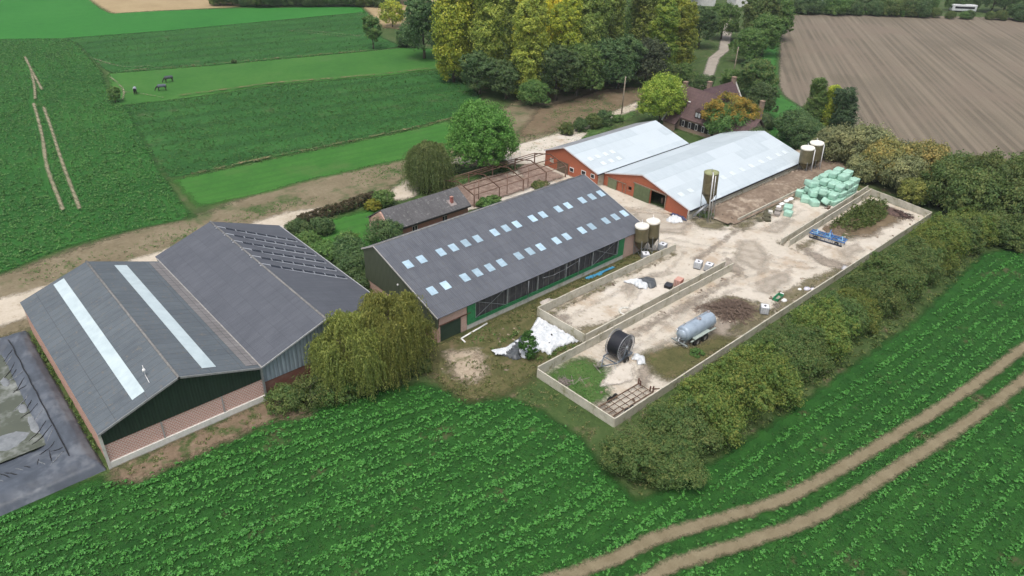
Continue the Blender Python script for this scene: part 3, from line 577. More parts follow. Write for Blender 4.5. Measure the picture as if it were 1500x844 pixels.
# -- grey barn with solar rows
B2 = thing('grey_barn', 'dark grey barn with solar panels on its far slope, joined to the brick barn', 'barn', (-16.9, 26.6, 0))
p2 = [(-25.02,4.42),(-17.3,7.12),(-8.0,3.75)]
mb = MB(); gable(mb, 'y', 26.7, [(-24.9,2.2),(-8.2,2.2)], th=.3); mb.build('wall', brickmat('dull_red_brick','xzy',(.20,.07,.05),(.16,.06,.045),(.18,.1,.08),.3,.1,.015), B2)
mb = MB(); mb.prism([(-24.9,26.64,2.22),(-8.2,26.64,2.22),(-8.2,26.64,3.7),(-17.3,26.64,7.0),(-24.9,26.64,4.3)], (0,.3,0)); mb.build('gable_cladding', M_clad_grey, B2)
mb = MB(); gable(mb, 'y', 56.2, [(-24.9,4.3),(-17.3,7.0),(-8.2,3.7)], th=.3); gable(mb, 'x', -8.3, [(27.0,3.65),(56.2,3.65)], th=.2); mb.build('wall', M_conc, B2)
mb = MB(); mb.slab([(-25.0,26.3,4.42),(-17.3,26.3,7.12),(-17.3,56.7,7.12),(-25.0,56.7,4.42)], .09)
mb.slab([(-17.3,26.3,7.12),(-8.0,26.3,3.75),(-8.0,56.7,3.75),(-17.3,56.7,7.12)], .09); R2 = mb.build('roof', M_slate_y2, B2)
mb = MB(); mb.tube((-17.3,26.25,7.1),(-17.3,56.75,7.1),.12,n=8); mb.build('ridge_cap', M_ridge, R2)
mb = MB(); mb.rail((-25.0,26.27,4.4),(-17.3,26.27,7.1),.06,.18); mb.rail((-17.3,26.27,7.1),(-8.0,26.27,3.73),.06,.18); mb.rail((-7.96,26.27,3.7),(-7.96,56.7,3.7),.1,.14); mb.build('verge_board', plain('verge_pale', (.42,.44,.45),(.3,.3,.3)), R2)
mb = MB(); mb.rail((-25.0,26.3,4.38),(-25.0,56,4.38),.12,.14); mb.build('gutter', plain('gutter', (.35,.34,.32),(.2,.19,.18)), R2)
M_pv = plain('solar_cell', (.022,.026,.035), (.016,.019,.026), 3, .22); M_alu = plain('aluminium', (.62,.65,.68), (.5,.52,.55), 3, .35, .5)
for k in range(6):
    y0 = 54.4-k*2.58
    a = Vector((-17.55, y0, roofz(-17.55, p2)+.05)); b2 = Vector((-8.7, y0-4.6, roofz(-8.7, p2)+.05)); d = (b2-a)/8.0
    upz = Vector((.08,.52,.09)); lift = Vector((0,0,.08))
    for q in range(1, 8):
        p0 = a+d*q+lift; p1 = a+d*(q+.94)+lift
        mb = MB(); mb.slab([p0, p1, p1+upz, p0+upz], .04); fr = mb.build('solar_panel', M_alu, B2)
        mb = MB(); e = (p1-p0)*.022; u = upz*.045; nrm = (p1-p0).cross(upz).normalized(); nrm = nrm if nrm.z > 0 else -nrm; s_ = nrm*.008
        mb.add([p0+e+u+s_, p1-e+u+s_, p1-e+upz-u+s_, p0+e+upz-u+s_], [(0,1,2,3)]); mb.build('cell', M_pv, fr)
    mb = MB(); mb.rail(a+lift*.5, b2+lift*.5, .09, .08); mb.rail(a+upz, a+d+upz, .10, .08); mb.build('rail', M_alu, B2)
# -- cattle barn (long, many small skylights)
B3 = thing('cattle_barn', 'long cattle barn with two rows of small skylights and a green framed front', 'barn', (-5, 23.3, 0))
p3 = [(23.0,3.72),(36.2,7.9),(39.1,6.35)]
mb = MB(); gable(mb, 'x', -4.95, [(23.35,2.0),(38.8,2.0)], th=.25); mb.build('wall', M_pinky, B3)
mb = MB(); mb.prism([(-5.0,23.35,2.02),(-5.0,38.8,2.02),(-5.0,38.8,6.4),(-5.0,36.2,7.8),(-5.0,23.35,3.75)], (.2,0,0)); mb.build('gable_cladding', M_clady, B3)
mb = MB(); gable(mb, 'x', 32.9, [(23.35,3.7),(36.2,7.8),(38.8,6.35)], th=.25); gable(mb, 'y', 38.6, [(-4.7,6.3),(32.9,6.3)], th=.25); mb.build('wall', M_conc, B3)
mb = MB(); gable(mb, 'y', 23.32, [(-4.7,3.66),(-.55,3.66)], [(-4.55,-1.4,-.1,2.3)], th=.25); mb.build('front_wall', M_pinkx2, B3); mb = MB(); gable(mb, 'y', 23.32, [(28.6,3.66),(32.9,3.66)], th=.25); mb.build('front_wall', M_pinkx2, B3)
mb = MB(); mb.box(-4.5,-1.45,23.38,23.45,0,2.28); mb.build('door', plain('dark_green_door', (.035,.06,.04), (.025,.045,.03), 2, .6), B3)
mb = MB(); mb.box(-4.7,.0,23.2,23.3,2.35,2.47); mb.build('door_rail', M_rust, B3)
mb = MB(); mb.box(-.5,28.6,23.3,23.55,-.1,.75); mb.build('plinth', M_conc2, B3)
for a, b2 in ((-.5,.75),(27.4,28.55)): mb = MB(); mb.box(a,b2,23.22,23.3,.76,3.55); mb.build('green_panel', M_green, B3)
mb = MB(); mb.box(.75,27.4,23.2,23.28,.78,1.0); mb.box(.75,27.4,23.2,23.28,1.12,1.24); mb.build('green_rail', M_green, B3)
M_mesh = plain('windbreak_mesh', (.075,.075,.078), (.045,.045,.047), 2.2, .8, c3=(.11,.10,.095), s3=1.0)
mb = MB(); mb.box(.75,27.4,23.62,23.66,1.0,3.6); mb.build('mesh_curtain', M_mesh, B3)
for i in range(6):
    x = .8+i*5.3; mb = MB(); mb.box(x-.09,x+.09,23.3,23.5,.76,3.66); mb.build('post', M_steel, B3)
mb = MB()
for i in range(26): x = 1.6+i; mb.box(x-.03,x+.03,23.5,23.56,.76,3.6)
mb.build('slat_frame', plain('grey_frame', (.20,.20,.20),(.12,.12,.12)), B3)
for a, b2 in ((.9,5.9),(22.3,27.2)):
    mb = MB(); mb.rail((a,23.46,1.1),(b2,23.46,3.5),.06); mb.rail((a,23.46,3.5),(b2,23.46,1.1),.06); mb.build('brace', M_steel, B3)
mb = MB(); mb.path([(9.5,23.1,3.4),(9.5,23.1,.9),(9.3,22.9,.4)],.05,6); mb.path([(18.9,23.1,3.5),(18.9,23.1,.9)],.05,6); mb.path([(12,23.15,2.9),(14,23.15,2.6),(16,23.15,2.7),(18.9,23.15,3.1)],.03,5); mb.build('downpipe', M_steel, B3)
mb = MB(); mb.slab([(-5.1,23.0,3.72),(33.3,23.0,3.72),(33.3,36.2,7.9),(-5.1,36.2,7.9)], .09); mb.slab([(-5.1,36.2,7.9),(33.3,36.2,7.9),(33.3,39.1,6.35),(-5.1,39.1,6.35)], .09); R3 = mb.build('roof', M_slate_x, B3)
mb = MB(); mb.tube((-5.15,36.2,7.88),(33.35,36.2,7.88),.12,n=8); mb.build('ridge_cap', M_ridge, R3)
mb = MB(); mb.rail((-5.13,23.0,3.66),(-5.13,36.2,7.85),.05,.2); mb.rail((-5.13,36.2,7.85),(-5.13,39.1,6.3),.05,.2); mb.rail((33.33,23.0,3.66),(33.33,36.2,7.85),.05,.2); mb.build('verge_board', plain('verge_light', (.5,.49,.46),(.36,.35,.33)), R3)
for row, z in ((26.82,0),(31.68,0)):
    for x in (-3.04,-1.0,2.02,4.03,6.06,8.07,11.06,13.1,15.08,18.1,20.1,23.2,25.2,28.25,30.35,32.35):
        s = .5; y0, y1 = row-.62, row+.62; z0, z1 = roofz(y0, p3)+.045, roofz(y1, p3)+.045
        mb = MB(); mb.slab([(x-s,y0,z0),(x+s,y0,z0),(x+s,y1,z1),(x-s,y1,z1)], .03); mb.build('skylight', M_skypane, R3)
mb = MB(); mb.lathe([(0,2.9),(.12,3.0),(.1,3.15),(0,3.2)], 10, c=(-5.15,31,1.6)); mb.build('gable_lamp', M_white, B3)
# -- zinc roofed barn, smaller
def zbarn(name, label, X0, X1, prof, front_ops, wallm=M_redy, overh=.35):
    B = thing(name, label, 'barn', (X0, prof[1][0], 0))
    (ya, za), (ym, zm), (yb, zb) = prof
    mb = MB(); gable(mb, 'x', X0, [(ya,za-.08),(ym,zm-.08),(yb,zb-.08)], front_ops, th=.3); mb.build('front_wall', wallm, B)
    mb = MB(); gable(mb, 'x', X1-.3, [(ya,za-.08),(ym,zm-.08),(yb,zb-.08)], th=.3); gable(mb, 'y', ya, [(X0+.3,za-.1),(X1-.3,za-.1)], th=.25); gable(mb, 'y', yb-.25, [(X0+.3,zb-.1),(X1-.3,zb-.1)], th=.25); mb.build('wall', M_conc, B)
    sa = (zm-za)/(ym-ya); sb = (zm-zb)/(yb-ym); A = (ya-overh, za-overh*sa); Bp = (yb+overh*.3, zb-overh*.3*sb)
    mb = MB(); mb.slab([(X0-.25,A[0],A[1]),(X1+.2,A[0],A[1]),(X1+.2,ym,zm),(X0-.25,ym,zm)], .1); R = mb.build('roof', M_zinc, B)
    return B, R, A, Bp
B4, R4, A4, Q4 = zbarn('brick_shed', 'smaller red brick barn with a pale metal roof, beside the bare steel frame', 45.6, 71.8, [(43.9,2.65),(52.2,4.95),(57.0,3.1)],
    [(51.0,53.7,-.1,2.15)])
mb = MB(); mb.slab([(45.35,52.2,4.95),(72,52.2,4.95),(72,57.2,3.02),(45.35,57.2,3.02)], .1); mb.build('far_roof', roofmat('far_slope','xyz',(.27,.28,.30),(.18,.19,.20),1.5,1.0,.2,.4), B4)
mb = MB(); mb.rail((45.33,52.2,4.98),(45.33,57.2,3.05),.1,.22); mb.rail((45.33,43.6,2.6),(45.33,52.2,4.98),.1,.22); mb.build('verge_board', plain('pale_verge', (.6,.58,.58),(.5,.48,.48)), R4)
mb = MB(); mb.box(45.5,45.56,51.0,53.7,0,2.15); mb.build('door', plain('brown_door', (.17,.13,.09),(.12,.09,.065)), B4)
def wopen(B, x, y, z, w_, h, frame=M_white, glass=M_window):
    mb = MB(); mb.box(x-.06,x+.02,y-w_/2-.1,y+w_/2+.1,z-h/2-.1,z+h/2+.1); f_ = mb.build('window', frame, B)
    mb = MB(); mb.box(x-.075,x-.04,y-w_/2,y+w_/2,z-h/2,z+h/2); mb.build('pane', glass, f_)
wopen(B4, 45.56, 55.2, 1.6, .7, .6, M_conc2, plain('blocked', (.55,.50,.42))); wopen(B4, 45.56, 50.0, 1.35, .8, .6); wopen(B4, 45.56, 47.1, 1.7, .9, .6); wopen(B4, 45.56, 44.9, 1.75, .7, .6)
mb = MB(); mb.rail((45.3,43.55,2.42),(72.1,43.55,2.42),.28,.14); mb.build('gutter', M_black, R4)
M_zincpatch = plain('zinc_pale', (.58,.63,.66), (.50,.56,.59), 1.0, .5)
rz4 = lambda y: float(np.interp(y, [43.9,52.2], [2.65,4.95]))
for (x, y) in [(47.6,47.6),(49.6,47.6),(51.7,47.6),(53.6,47.6),(49.0,45.6),(51.1,45.6),(53.2,45.6)]:
    mb = MB(); mb.slab([(x-.5,y-.5,rz4(y-.5)+.04),(x+.5,y-.5,rz4(y-.5)+.04),(x+.5,y+.5,rz4(y+.5)+.04),(x-.5,y+.5,rz4(y+.5)+.04)], .02); mb.build('skylight', M_zincpatch, R4)
# -- big zinc roofed barn with the open door
B5, R5, A5, Q5 = zbarn('livestock_barn', 'large red brick barn with pale metal roof and a half open green sliding door', 47.3, 85.0, [(25.35,1.95),(35.3,4.65),(43.7,2.35)],
    [(30.15,33.3,-.1,2.55),(37.4,38.1,1.0,1.7)])
mb = MB(); mb.slab([(47.05,35.3,4.65),(85.2,35.3,4.65),(85.2,43.5,2.4),(47.05,43.5,2.4)], .1); mb.build('far_roof', M_zinc, B5)
mb = MB(); mb.rail((47.03,24.98,1.84),(47.03,35.3,4.68),.08,.2); mb.rail((47.03,35.3,4.68),(47.03,43.5,2.42),.08,.2); mb.build('verge_board', bpy.data.materials['pale_verge'], R5)
mb = MB(); mb.rail((47.0,24.9,1.74),(85.2,24.9,1.74),.14,.2); mb.build('gutter', M_black, R5)
for a, b2 in ((33.35,35.0),(35.03,36.7)): mb = MB(); mb.box(47.1,47.18,a,b2,.02,2.68); mb.build('sliding_door', M_olive, B5)
mb = MB(); mb.box(47.08,47.25,29.9,37.0,2.7,2.85); mb.build('door_rail', M_wood, B5)
mb = MB(); mb.box(47.14,47.28,29.98,30.15,0,2.7); mb.build('door_jamb', M_wood, B5)
mb = MB(); mb.box(47.1,47.18,40.6,42.6,.02,1.8); mb.build('door', plain('olive_pale',(.17,.19,.11),(.13,.15,.085)), B5)
mb = MB(); mb.box(47.08,47.2,38.6,42.9,1.86,1.96); mb.build('door_rail', M_wood, B5)
mb = MB(); mb.box(47.14,47.2,39.2,39.3,0,1.9); mb.box(47.14,47.2,38.5,38.6,0,1.9); mb.build('door_frame', M_wood, B5)
mb = MB(); mb.box(47.2,47.24,37.3,38.2,.92,1.0); mb.box(47.2,47.24,37.3,38.2,1.7,1.78); mb.build('window_frame', M_wood, B5)
rz5 = lambda y: float(np.interp(y, [25.35,35.3], [1.95,4.65]))
for x in (49.3,51.9,61.4,64.4,67.4,70.4,73.8,76.6,79.8,82.0):
    y = 28.6; mb = MB(); mb.slab([(x-.55,y-.5,rz5(y-.5)+.04),(x+.55,y-.5,rz5(y-.5)+.04),(x+.55,y+.5,rz5(y+.5)+.04),(x-.55,y+.5,rz5(y+.5)+.04)], .02); mb.build('skylight', M_zincpatch, R5)
mb = MB(); mb.box(47.0,85.1,24.98+.1,25.3,-.1,.95); mb.build('plinth', M_conc, B5)
mb = MB(); mb.rail((49,32,.6),(58,32,.6),.4,1.0); mb.build('feed_rail', M_wood, B5)
mb = MB(); mb.box(47.0,47.3,25.2,25.36,0,1.85); mb.build('corner_post', M_conc2, B5)

# -- long low shed with the weathered roof
B6 = thing('low_shed', 'long low brick shed with a mottled weathered roof and a red chimney', 'shed', (4.8, 47.4, 0))
mb = MB(); gable(mb, 'y', 47.6, [(5.0,2.5),(19.3,2.5)], [(8.6,9.6,1.1,2.0),(14.3,15.2,1.1,2.0)], th=.25); mb.build('wall', brickmat('shed_brick','xzy',(.34,.13,.09),(.27,.11,.08),(.3,.22,.18),.25,.08,.012), B6)
mb = MB(); gable(mb, 'y', 53.6, [(5.0,2.3),(19.3,2.3)], th=.25); gable(mb, 'x', 5.0, [(47.85,2.5),(50.7,4.3),(53.6,2.3)], th=.25); gable(mb, 'x', 19.1, [(47.85,2.5),(50.7,4.3),(53.6,2.3)], th=.25); mb.build('wall', M_pinky, B6)
for x in (9.1,14.75): 
    mb = MB(); mb.box(x-.5,x+.5,47.66,47.72,1.1,2.0); f_ = mb.build('window', M_white, B6)
    for q in (-.23,.23): mb = MB(); mb.box(x+q-.18,x+q+.18,47.63,47.655,1.18,1.92); mb.build('pane', M_window, f_)
mb = MB(); mb.slab([(4.6,47.15,2.6),(19.6,47.15,2.6),(19.8,50.9,4.45),(5.4,50.9,4.45)], .1); mb.slab([(5.4,50.9,4.45),(19.8,50.9,4.45),(19.6,54.0,2.3),(4.6,54.0,2.3)], .1); R6 = mb.build('roof', M_oldroof, B6)
mb = MB(); mb.box(4.6,19.6,47.12,47.3,2.3,2.48); mb.build('fascia', M_dark, B6)
mb = MB(); mb.box(16.6,17.0,48.35,48.75,2.9,4.25); mb.box(16.56,17.04,48.31,48.79,4.25,4.33); c_ = mb.build('chimney', brickmat('chimney_brick','xzy',(.38,.10,.08),(.30,.08,.07),(.35,.2,.16),.22,.08,.012), R6)
mb = MB(); mb.slab([(16.2,47.9,3.05),(17.4,47.9,3.05),(17.4,49.1,3.63),(16.2,49.1,3.63)], .04); mb.build('flashing', plain('flashing',(.30,.26,.25)), c_)

# -- bare steel frame of a dismantled building
B7 = thing('steel_frame', 'rusty bare frame of a roofless building beside the cattle barn', 'frame', (33, 54, 0))
xs7 = [22.9,28.4,33.9,39.4,44.4]
for x in xs7:
    for y, h in ((50.4,2.2),(58.6,2.2)): mb = MB(); mb.box(x-.08,x+.08,y-.08,y+.08,0,h); mb.build('post', M_rust2, B7)
    mb = MB(); mb.rail((x,50.4,2.2),(x,54.5,3.2),.14); mb.rail((x,54.5,3.2),(x,58.6,2.2),.14); mb.build('rafter', M_rust, B7)
for y, z in ((50.4,2.28),(51.9,2.66),(53.2,2.98),(55.8,2.98),(57.2,2.64),(58.6,2.28)):
    mb = MB(); mb.rail((22.9,y,z),(44.4,y,z),.11); mb.build('purlin', M_rust2 if y in (50.4,58.6) else M_rust, B7)
for x, y in ((23.3,50.9),(25.2,52.0),(35.5,50.9),(30.5,50.8)): mb = MB(); mb.tube((x,y,0),(x,y,3.9),.07); mb.build('pole', M_rust2, B7)
S_('soil', [(22.5,50.3),(44,50.3),(44.5,58.8),(40,59),(38,55),(36,58.8),(22.5,58.8)], groundmat('rubble_ground', [(.13,.085,.07),(.22,.16,.13),(.36,.29,.24)], .9, 5, edge=(-.3,.5,1.5), bump=.8), .4, 1.5)

# ------------------------------------------------------------------ concrete walls
def wallseg(parent, a, b2, h=1.15, th=.14, foot=True, mat=None, seg=3.0, name='panel'):
    a = Vector((*a, 0)); b2 = Vector((*b2, 0)); L = (b2-a).length; n = max(1, round(L/seg)); d = (b2-a)/n; rg = random.Random(int(a.x*7+a.y*13))
    nn = Vector((-d.y, d.x, 0)).normalized()
    for i in range(n):
        dz = rg.uniform(-.03, .03); p = a+d*i+d*.006; q = a+d*(i+1)-d*.006; mb = MB()
        mb.prism([p-nn*th/2-Vector((0,0,.1)), q-nn*th/2-Vector((0,0,.1)), q-nn*th/2+Vector((0,0,h+dz)), p-nn*th/2+Vector((0,0,h+dz))], nn*th); mb.build(name, mat or M_conc, parent)
    if foot:
        pass
def cwall(label, pts, h=1.15, **k):
    t = thing('concrete_wall', label, 'wall', (*pts[0], 0), group='low concrete bunker walls')
    for a, b2 in zip(pts[:-1], pts[1:]): wallseg(t, a, b2, h, **k)
    return t
cwall('long outer concrete wall beside the hedgerow, closing the front corner of the yard', [(-.3,11.1),(0,0),(80.5,0),(82.4,12.2)], 1.15)
cwall('concrete wall between the cattle barn and the bunker floor, turned across at the white sheet', [(36.7,19.9),(8.4,20.2),(8.6,12.2)], 1.3, seg=2.5)
cwall('upper of the two parallel concrete walls behind the hose reel', [(8.75,12.2),(38,12.15)], 1.25, seg=2.5)
cwall('lower of the two parallel concrete walls, with the hose reel in front of it', [(-.2,11.15),(38.1,10.95)], 1.35, seg=2.5)
cwall('concrete wall in front of the green bales, nearer the big barn', [(51.0,10.75),(83,12.1)], 1.2, seg=2.5)
cwall('concrete wall behind the blue cultivator', [(51.5,9.65),(81.8,10.9)], 1.35, seg=2.5)
cwall('rough concrete wall holding up the earth bank beside the big barn', [(52.6,19.45),(82.5,19.6)], .9, seg=3)

# ------------------------------------------------------------------ brick farmhouse (partly behind trees)
M_tile = roofmat('house_tile', 'yxz', (.125,.078,.076), (.072,.046,.046), .45, .3, .25, .35, bumpd=.03, moss=(.10,.075,.06))
M_tilex = roofmat('house_tile_x', 'xyz', (.125,.078,.082), (.072,.046,.048), .45, .3, .25, .35, bumpd=.03)
M_hb = brickmat('house_brick_y', 'yzx', (.28,.185,.13), (.23,.15,.105), (.30,.26,.22), .3, .1, .015)
M_hbx = brickmat('house_brick_x', 'xzy', (.36,.22,.15), (.29,.175,.12), (.36,.3,.25), .3, .1, .015)
H = thing('farmhouse', 'brick farmhouse with steep brown tiled roofs and tall chimneys behind the metal roofed barns', 'house', (88, 51, 0))
mb = MB(); gable(mb, 'x', 84.0, [(44.2,2.9),(57.6,2.9)], th=.3); mb.build('wall', M_hb, H)
mb = MB(); gable(mb, 'x', 92.0, [(44.2,2.9),(57.6,2.9)], th=.3); mb.build('wall', M_hb, H)
mb = MB(); gable(mb, 'y', 57.3, [(84.3,2.9),(88.1,8.2),(92.0,2.9)], th=.3); gable(mb, 'y', 44.2, [(84.3,2.9),(88.1,7.6),(92.0,2.9)], th=.3); mb.build('gable_wall', M_hbx, H)
mb = MB(); mb.slab([(83.6,44.0,2.7),(88.1,44.0,8.0),(88.1,57.8,8.4),(83.6,57.8,2.8)], .14); mb.slab([(88.1,44.0,8.0),(92.5,44.0,2.7),(92.5,57.8,2.8),(88.1,57.8,8.4)], .14); RH = mb.build('roof', M_tile, H)
mb = MB(); mb.slab([(82.0,54.4,1.55),(83.62,54.4,2.8),(83.62,57.8,2.8),(82.0,57.8,1.55)], .12); mb.build('porch_roof', M_tile, H)
mb = MB(); gable(mb, 'x', 82.3, [(54.6,1.5),(57.6,1.5)], th=.25); mb.build('porch_wall', M_hb, H)
mb = MB(); mb.rail((82.0,57.85,1.65),(88.1,57.85,8.5),.25,.3); mb.rail((88.1,57.85,8.5),(92.5,57.85,2.85),.25,.3); mb.build('verge_stone', M_conc2, RH)
# cross wing
mb = MB(); gable(mb, 'x', 99.6, [(49.0,3.0),(52.6,8.3),(56.2,3.0)], th=.3); gable(mb, 'y', 49.0, [(92,3),(99.6,3)], th=.3); gable(mb, 'y', 56.0, [(92,3),(99.6,3)], th=.3); mb.build('wing_wall', M_hb, H)
mb = MB(); mb.slab([(88.2,48.6,2.8),(100,48.6,2.8),(100,52.6,8.5),(88.2,52.6,8.5)], .14); mb.slab([(88.2,52.6,8.5),(100,52.6,8.5),(100,56.6,2.8),(88.2,56.6,2.8)], .14); mb.build('wing_roof', M_tilex, H)
mb = MB(); mb.rail((100.05,48.6,2.85),(100.05,52.6,8.6),.25,.28); mb.build('verge_stone', M_conc2, H)
# front right part under the orange tree
mb = MB(); gable(mb, 'x', 84.6, [(38.4,2.6),(44.15,2.6)], th=.3); gable(mb, 'y', 38.4, [(84.9,2.6),(88.0,5.4),(91,2.6)], th=.3); mb.build('annex_wall', M_hb, H)
mb = MB(); mb.slab([(84.2,38.0,2.5),(88.0,38.0,5.8),(88.0,44.0,5.8),(84.2,44.0,2.5)], .12); mb.slab([(88.0,38.0,5.8),(91.6,38.0,2.5),(91.6,44.0,2.5),(88.0,44.0,5.8)], .12); mb.build('annex_roof', M_tile, H)
for x, y, z0, z1 in ((88.1,57.3,7.2,9.0),(93.0,54.4,6.5,8.9),(99.6,52.6,7.5,9.3),(95,42.2,0,7.2)):
    mb = MB(); mb.box(x-.4,x+.4,y-.38,y+.38,z0,z1); mb.box(x-.47,x+.47,y-.45,y+.45,z1,z1+.15); c_ = mb.build('chimney', M_hb, H)
mb = MB(); mb.box(84.3,87.2,49.4,51.2,3.9,4.6+.0); mb.prism([(84.1,49.2,4.9),(84.1,51.4,4.9),(84.1,50.3,5.9)], (3.2,0,0)); mb.box(84.15,87.2,49.4,51.2,3.4,4.9); D = mb.build('dormer', M_tile, H)
mb = MB(); mb.box(84.05,84.14,49.6,51.0,3.6,4.8); f_ = mb.build('window', plain('dark_frame',(.04,.03,.03)), D)
for q in (49.95,50.65): mb = MB(); mb.box(83.99,84.04,q-.25,q+.25,3.75,4.65); mb.build('pane', plain('bright_pane',(.45,.47,.48),(.3,.32,.34),4,.2), f_)
for y in (53.6,51.9,50.2,48.5,46.8):
    for q in (-.62,.62): mb = MB(); mb.box(83.93,83.98,y+q-.28,y+q+.28,.9,2.3); mb.build('shutter', plain('black_shutter',(.02,.018,.018)), H)
    mb = MB(); mb.box(83.95,83.99,y-.34,y+.34,.95,2.25); f_ = mb.build('window', M_white, H); mb = MB(); mb.box(83.9,83.94,y-.26,y+.26,1.05,2.15); mb.build('pane', M_window, f_)
mb = MB(); mb.lathe([(0,0),(.3,0),(.32,.15),(0,.2)], 12, c=(86,54.2,5.75)); mb.build('roof_vent', M_white, RH)

# houses and a caravan at the far edge
def far_house(x, y, w_, d_, h, rz, label, wallc, roofc):
    t = thing('distant_house', label, 'house', (x,y,0), rz, local=True)
    mb = MB(); mb.box(-w_/2,w_/2,-d_/2,d_/2,0,h); mb.prism([(-w_/2,-d_/2,h),(-w_/2,d_/2,h),(-w_/2,0,h+d_*.42)], (w_,0,0)); mb.build('wall', plain('render_'+name_(label), wallc), t)
    mb = MB(); mb.slab([(-w_/2-.4,-d_/2-.4,h-.2),(w_/2+.4,-d_/2-.4,h-.2),(w_/2+.4,0,h+d_*.46),(-w_/2-.4,0,h+d_*.46)], .2); mb.slab([(-w_/2-.4,0,h+d_*.46),(w_/2+.4,0,h+d_*.46),(w_/2+.4,d_/2+.4,h-.2),(-w_/2-.4,d_/2+.4,h-.2)], .2); r_ = mb.build('roof', plain('roof_'+name_(label), roofc), t)
    mb = MB(); mb.box(1,1.8,-.4,.4,h+d_*.3,h+d_*.46+1); mb.build('chimney', M_hb, r_)
    for q in (-.3,0,.3): mb = MB(); mb.box(q*w_-.6,q*w_+.6,-d_/2-.06,-d_/2-.01,1,2.3); mb.build('window', M_window, t)
    return t
def name_(s): return str(abs(hash(s)) % 997)
far_house(228,150,15,9,4.5,.7,'pale house with a light roof at the top edge, left of the farm lane end', (.62,.62,.6), (.42,.45,.5))
far_house(238,138,11,8,4,.9,'white gabled house at the top edge beside the end of the lane', (.75,.75,.73), (.35,.34,.36))
far_house(262,122,13,9,3.2,.75,'low house with a white flat roof among the far hedges', (.5,.48,.44), (.68,.68,.67))
t = thing('caravan', 'white caravan with a long dark window parked at the far end of the ploughed field', 'caravan', (308,76,0), -.78, local=True)
mb = MB(); mb.box(-5,5,-1.4,1.4,.5,3.0); mb.build('body', plain('caravan_white',(.66,.68,.70)), t, bevel=.3)
mb = MB(); mb.box(-4,4,-1.46,-1.42,1.5,2.3); mb.box(-5.06,-5.01,-1,1,1.5,2.3); mb.build('window', M_window, t)
mb = MB(); mb.lathe([(0,-.3),(.35,-.3),(.35,-.1),(0,-.1)], 14, 'y', (0,-1.2,.35)); mb.build('wheel', M_rubber, t)

# ------------------------------------------------------------------ feed silos
def silo(label, loc, r=.95, ztop=5.2, zcone=2.2, lid='dome', zout=.9, rz=0, name='feed_silo'):
    t = thing(name, label, 'silo', (*loc, 0), rz, 'feed silos', local=True)
    shell = plain('silo_shell', (.145,.125,.070), (.095,.082,.045), 1.2, .45, c3=(.19,.165,.10), s3=.7)
    mb = MB(); mb.lathe([(r,zcone),(r,zcone+.02)]+[(r*(1.0+.012*(i % 2)), zcone+(ztop-zcone)*i/8) for i in range(9)], 28); mb.build('tank', shell, t)
    mb = MB(); mb.lathe([(r*.99,zcone+.02),(.18,zout),(.18,zout-.25),(0,zout-.25)], 28); mb.build('cone', shell, t)
    if lid == 'dome':
        mb = MB(); mb.lathe([(r*1.03,ztop-.12),(r*1.06,ztop+.12),(r*1.0,ztop+.2),(r*.55,ztop+.36),(.25,ztop+.44),(0,ztop+.46)], 28); l_ = mb.build('lid', plain('silo_lid', (.80,.77,.68),(.66,.63,.55),2,.5), t)
        mb = MB(); mb.lathe([(.22,ztop+.4),(.22,ztop+.58),(0,ztop+.6)], 14); mb.rail((.1,0,ztop+.5),(.3,.3,ztop+.85),.05); mb.build('hatch', M_white, l_)
    else:
        mb = MB(); mb.lathe([(r*1.02,ztop-.05),(r*1.03,ztop+.08),(r*.7,ztop+.22),(0,ztop+.34)], 28); l_ = mb.build('lid', plain('mossy_lid', (.30,.31,.17),(.20,.22,.11),3,.8), t)
        mb = MB(); mb.path([(-.5,-.3,ztop+.1),(-.5,-.3,ztop+.45),(.5,.2,ztop+.45),(.5,.2,ztop+.1)],.03,6); mb.build('hatch_rail', M_steel, l_)
    for k in range(4):
        a = PI/4+k*PI/2; mb = MB(); x, y = r*1.0*math.cos(a), r*1.0*math.sin(a); mb.rail((x,y,0),(x,y,zcone+.5),.07); mb.build('leg', M_steel, t)
    mb = MB()
    for k in range(4):
        a, b2 = PI/4+k*PI/2, PI/4+(k+1)*PI/2; p = lambda q, z: (r*math.cos(q), r*math.sin(q), z)
        mb.rail(p(a,.15),p(b2,zcone*.75),.035); mb.rail(p(b2,.15),p(a,zcone*.75),.035)
    mb.build('brace', M_steel, t)
    return t
silo('nearer white lidded brown silo of the pair at the corner of the cattle barn', (31.6,22.4), .98, 4.75, 2.3)
silo('farther white lidded brown silo of the pair at the corner of the cattle barn', (33.9,22.2), .98, 4.9, 2.3)
t = silo('tall lone brown silo with a mossy top and two long pipes by the big barn', (49.6,23.35), 1.15, 8.3, 4.7, 'flat', 3.2)
mb = MB(); mb.path([(-.95,-.95,.3),(-.95,-.95,8.4),(-.5,-.6,8.6)],.11,10); mb.path([(-.6,-1.2,.3),(-.6,-1.2,8.2)],.07,8); mb.build('fill_pipe', plain('pipe_bright',(.62,.62,.62),(.48,.48,.48),3,.35,.5), t)
mb = MB(); mb.tube((0,0,2.9),(-1.9,1.3,.9),.2,n=12); mb.build('auger', M_steel, t)
for k, (x, y, lb, zt) in enumerate(((81.3,23.6,'left silo of the two white lidded ones at the far corner of the big barn',5.3),(84.0,23.3,'right, taller silo of the two white lidded ones behind the big barn corner',5.75))):
    t = silo(lb, (x,y), 1.2, zt, 2.4, 'dome', 1.1)
    mb = MB(); mb.path([(.1,-1.38,.3),(.1,-1.38,zt),(.1,-.9,zt+.3)],.08,8); mb.build('fill_pipe', plain('pipe_pale',(.7,.7,.7),(.6,.6,.6),3,.4), t)

for o in [o for o in bpy.data.objects if o.name.startswith('feed_silo')]: o.rotation_mode = 'XYZ'; o.rotation_euler = (rad(-2.4), rad(-2.6), 0)
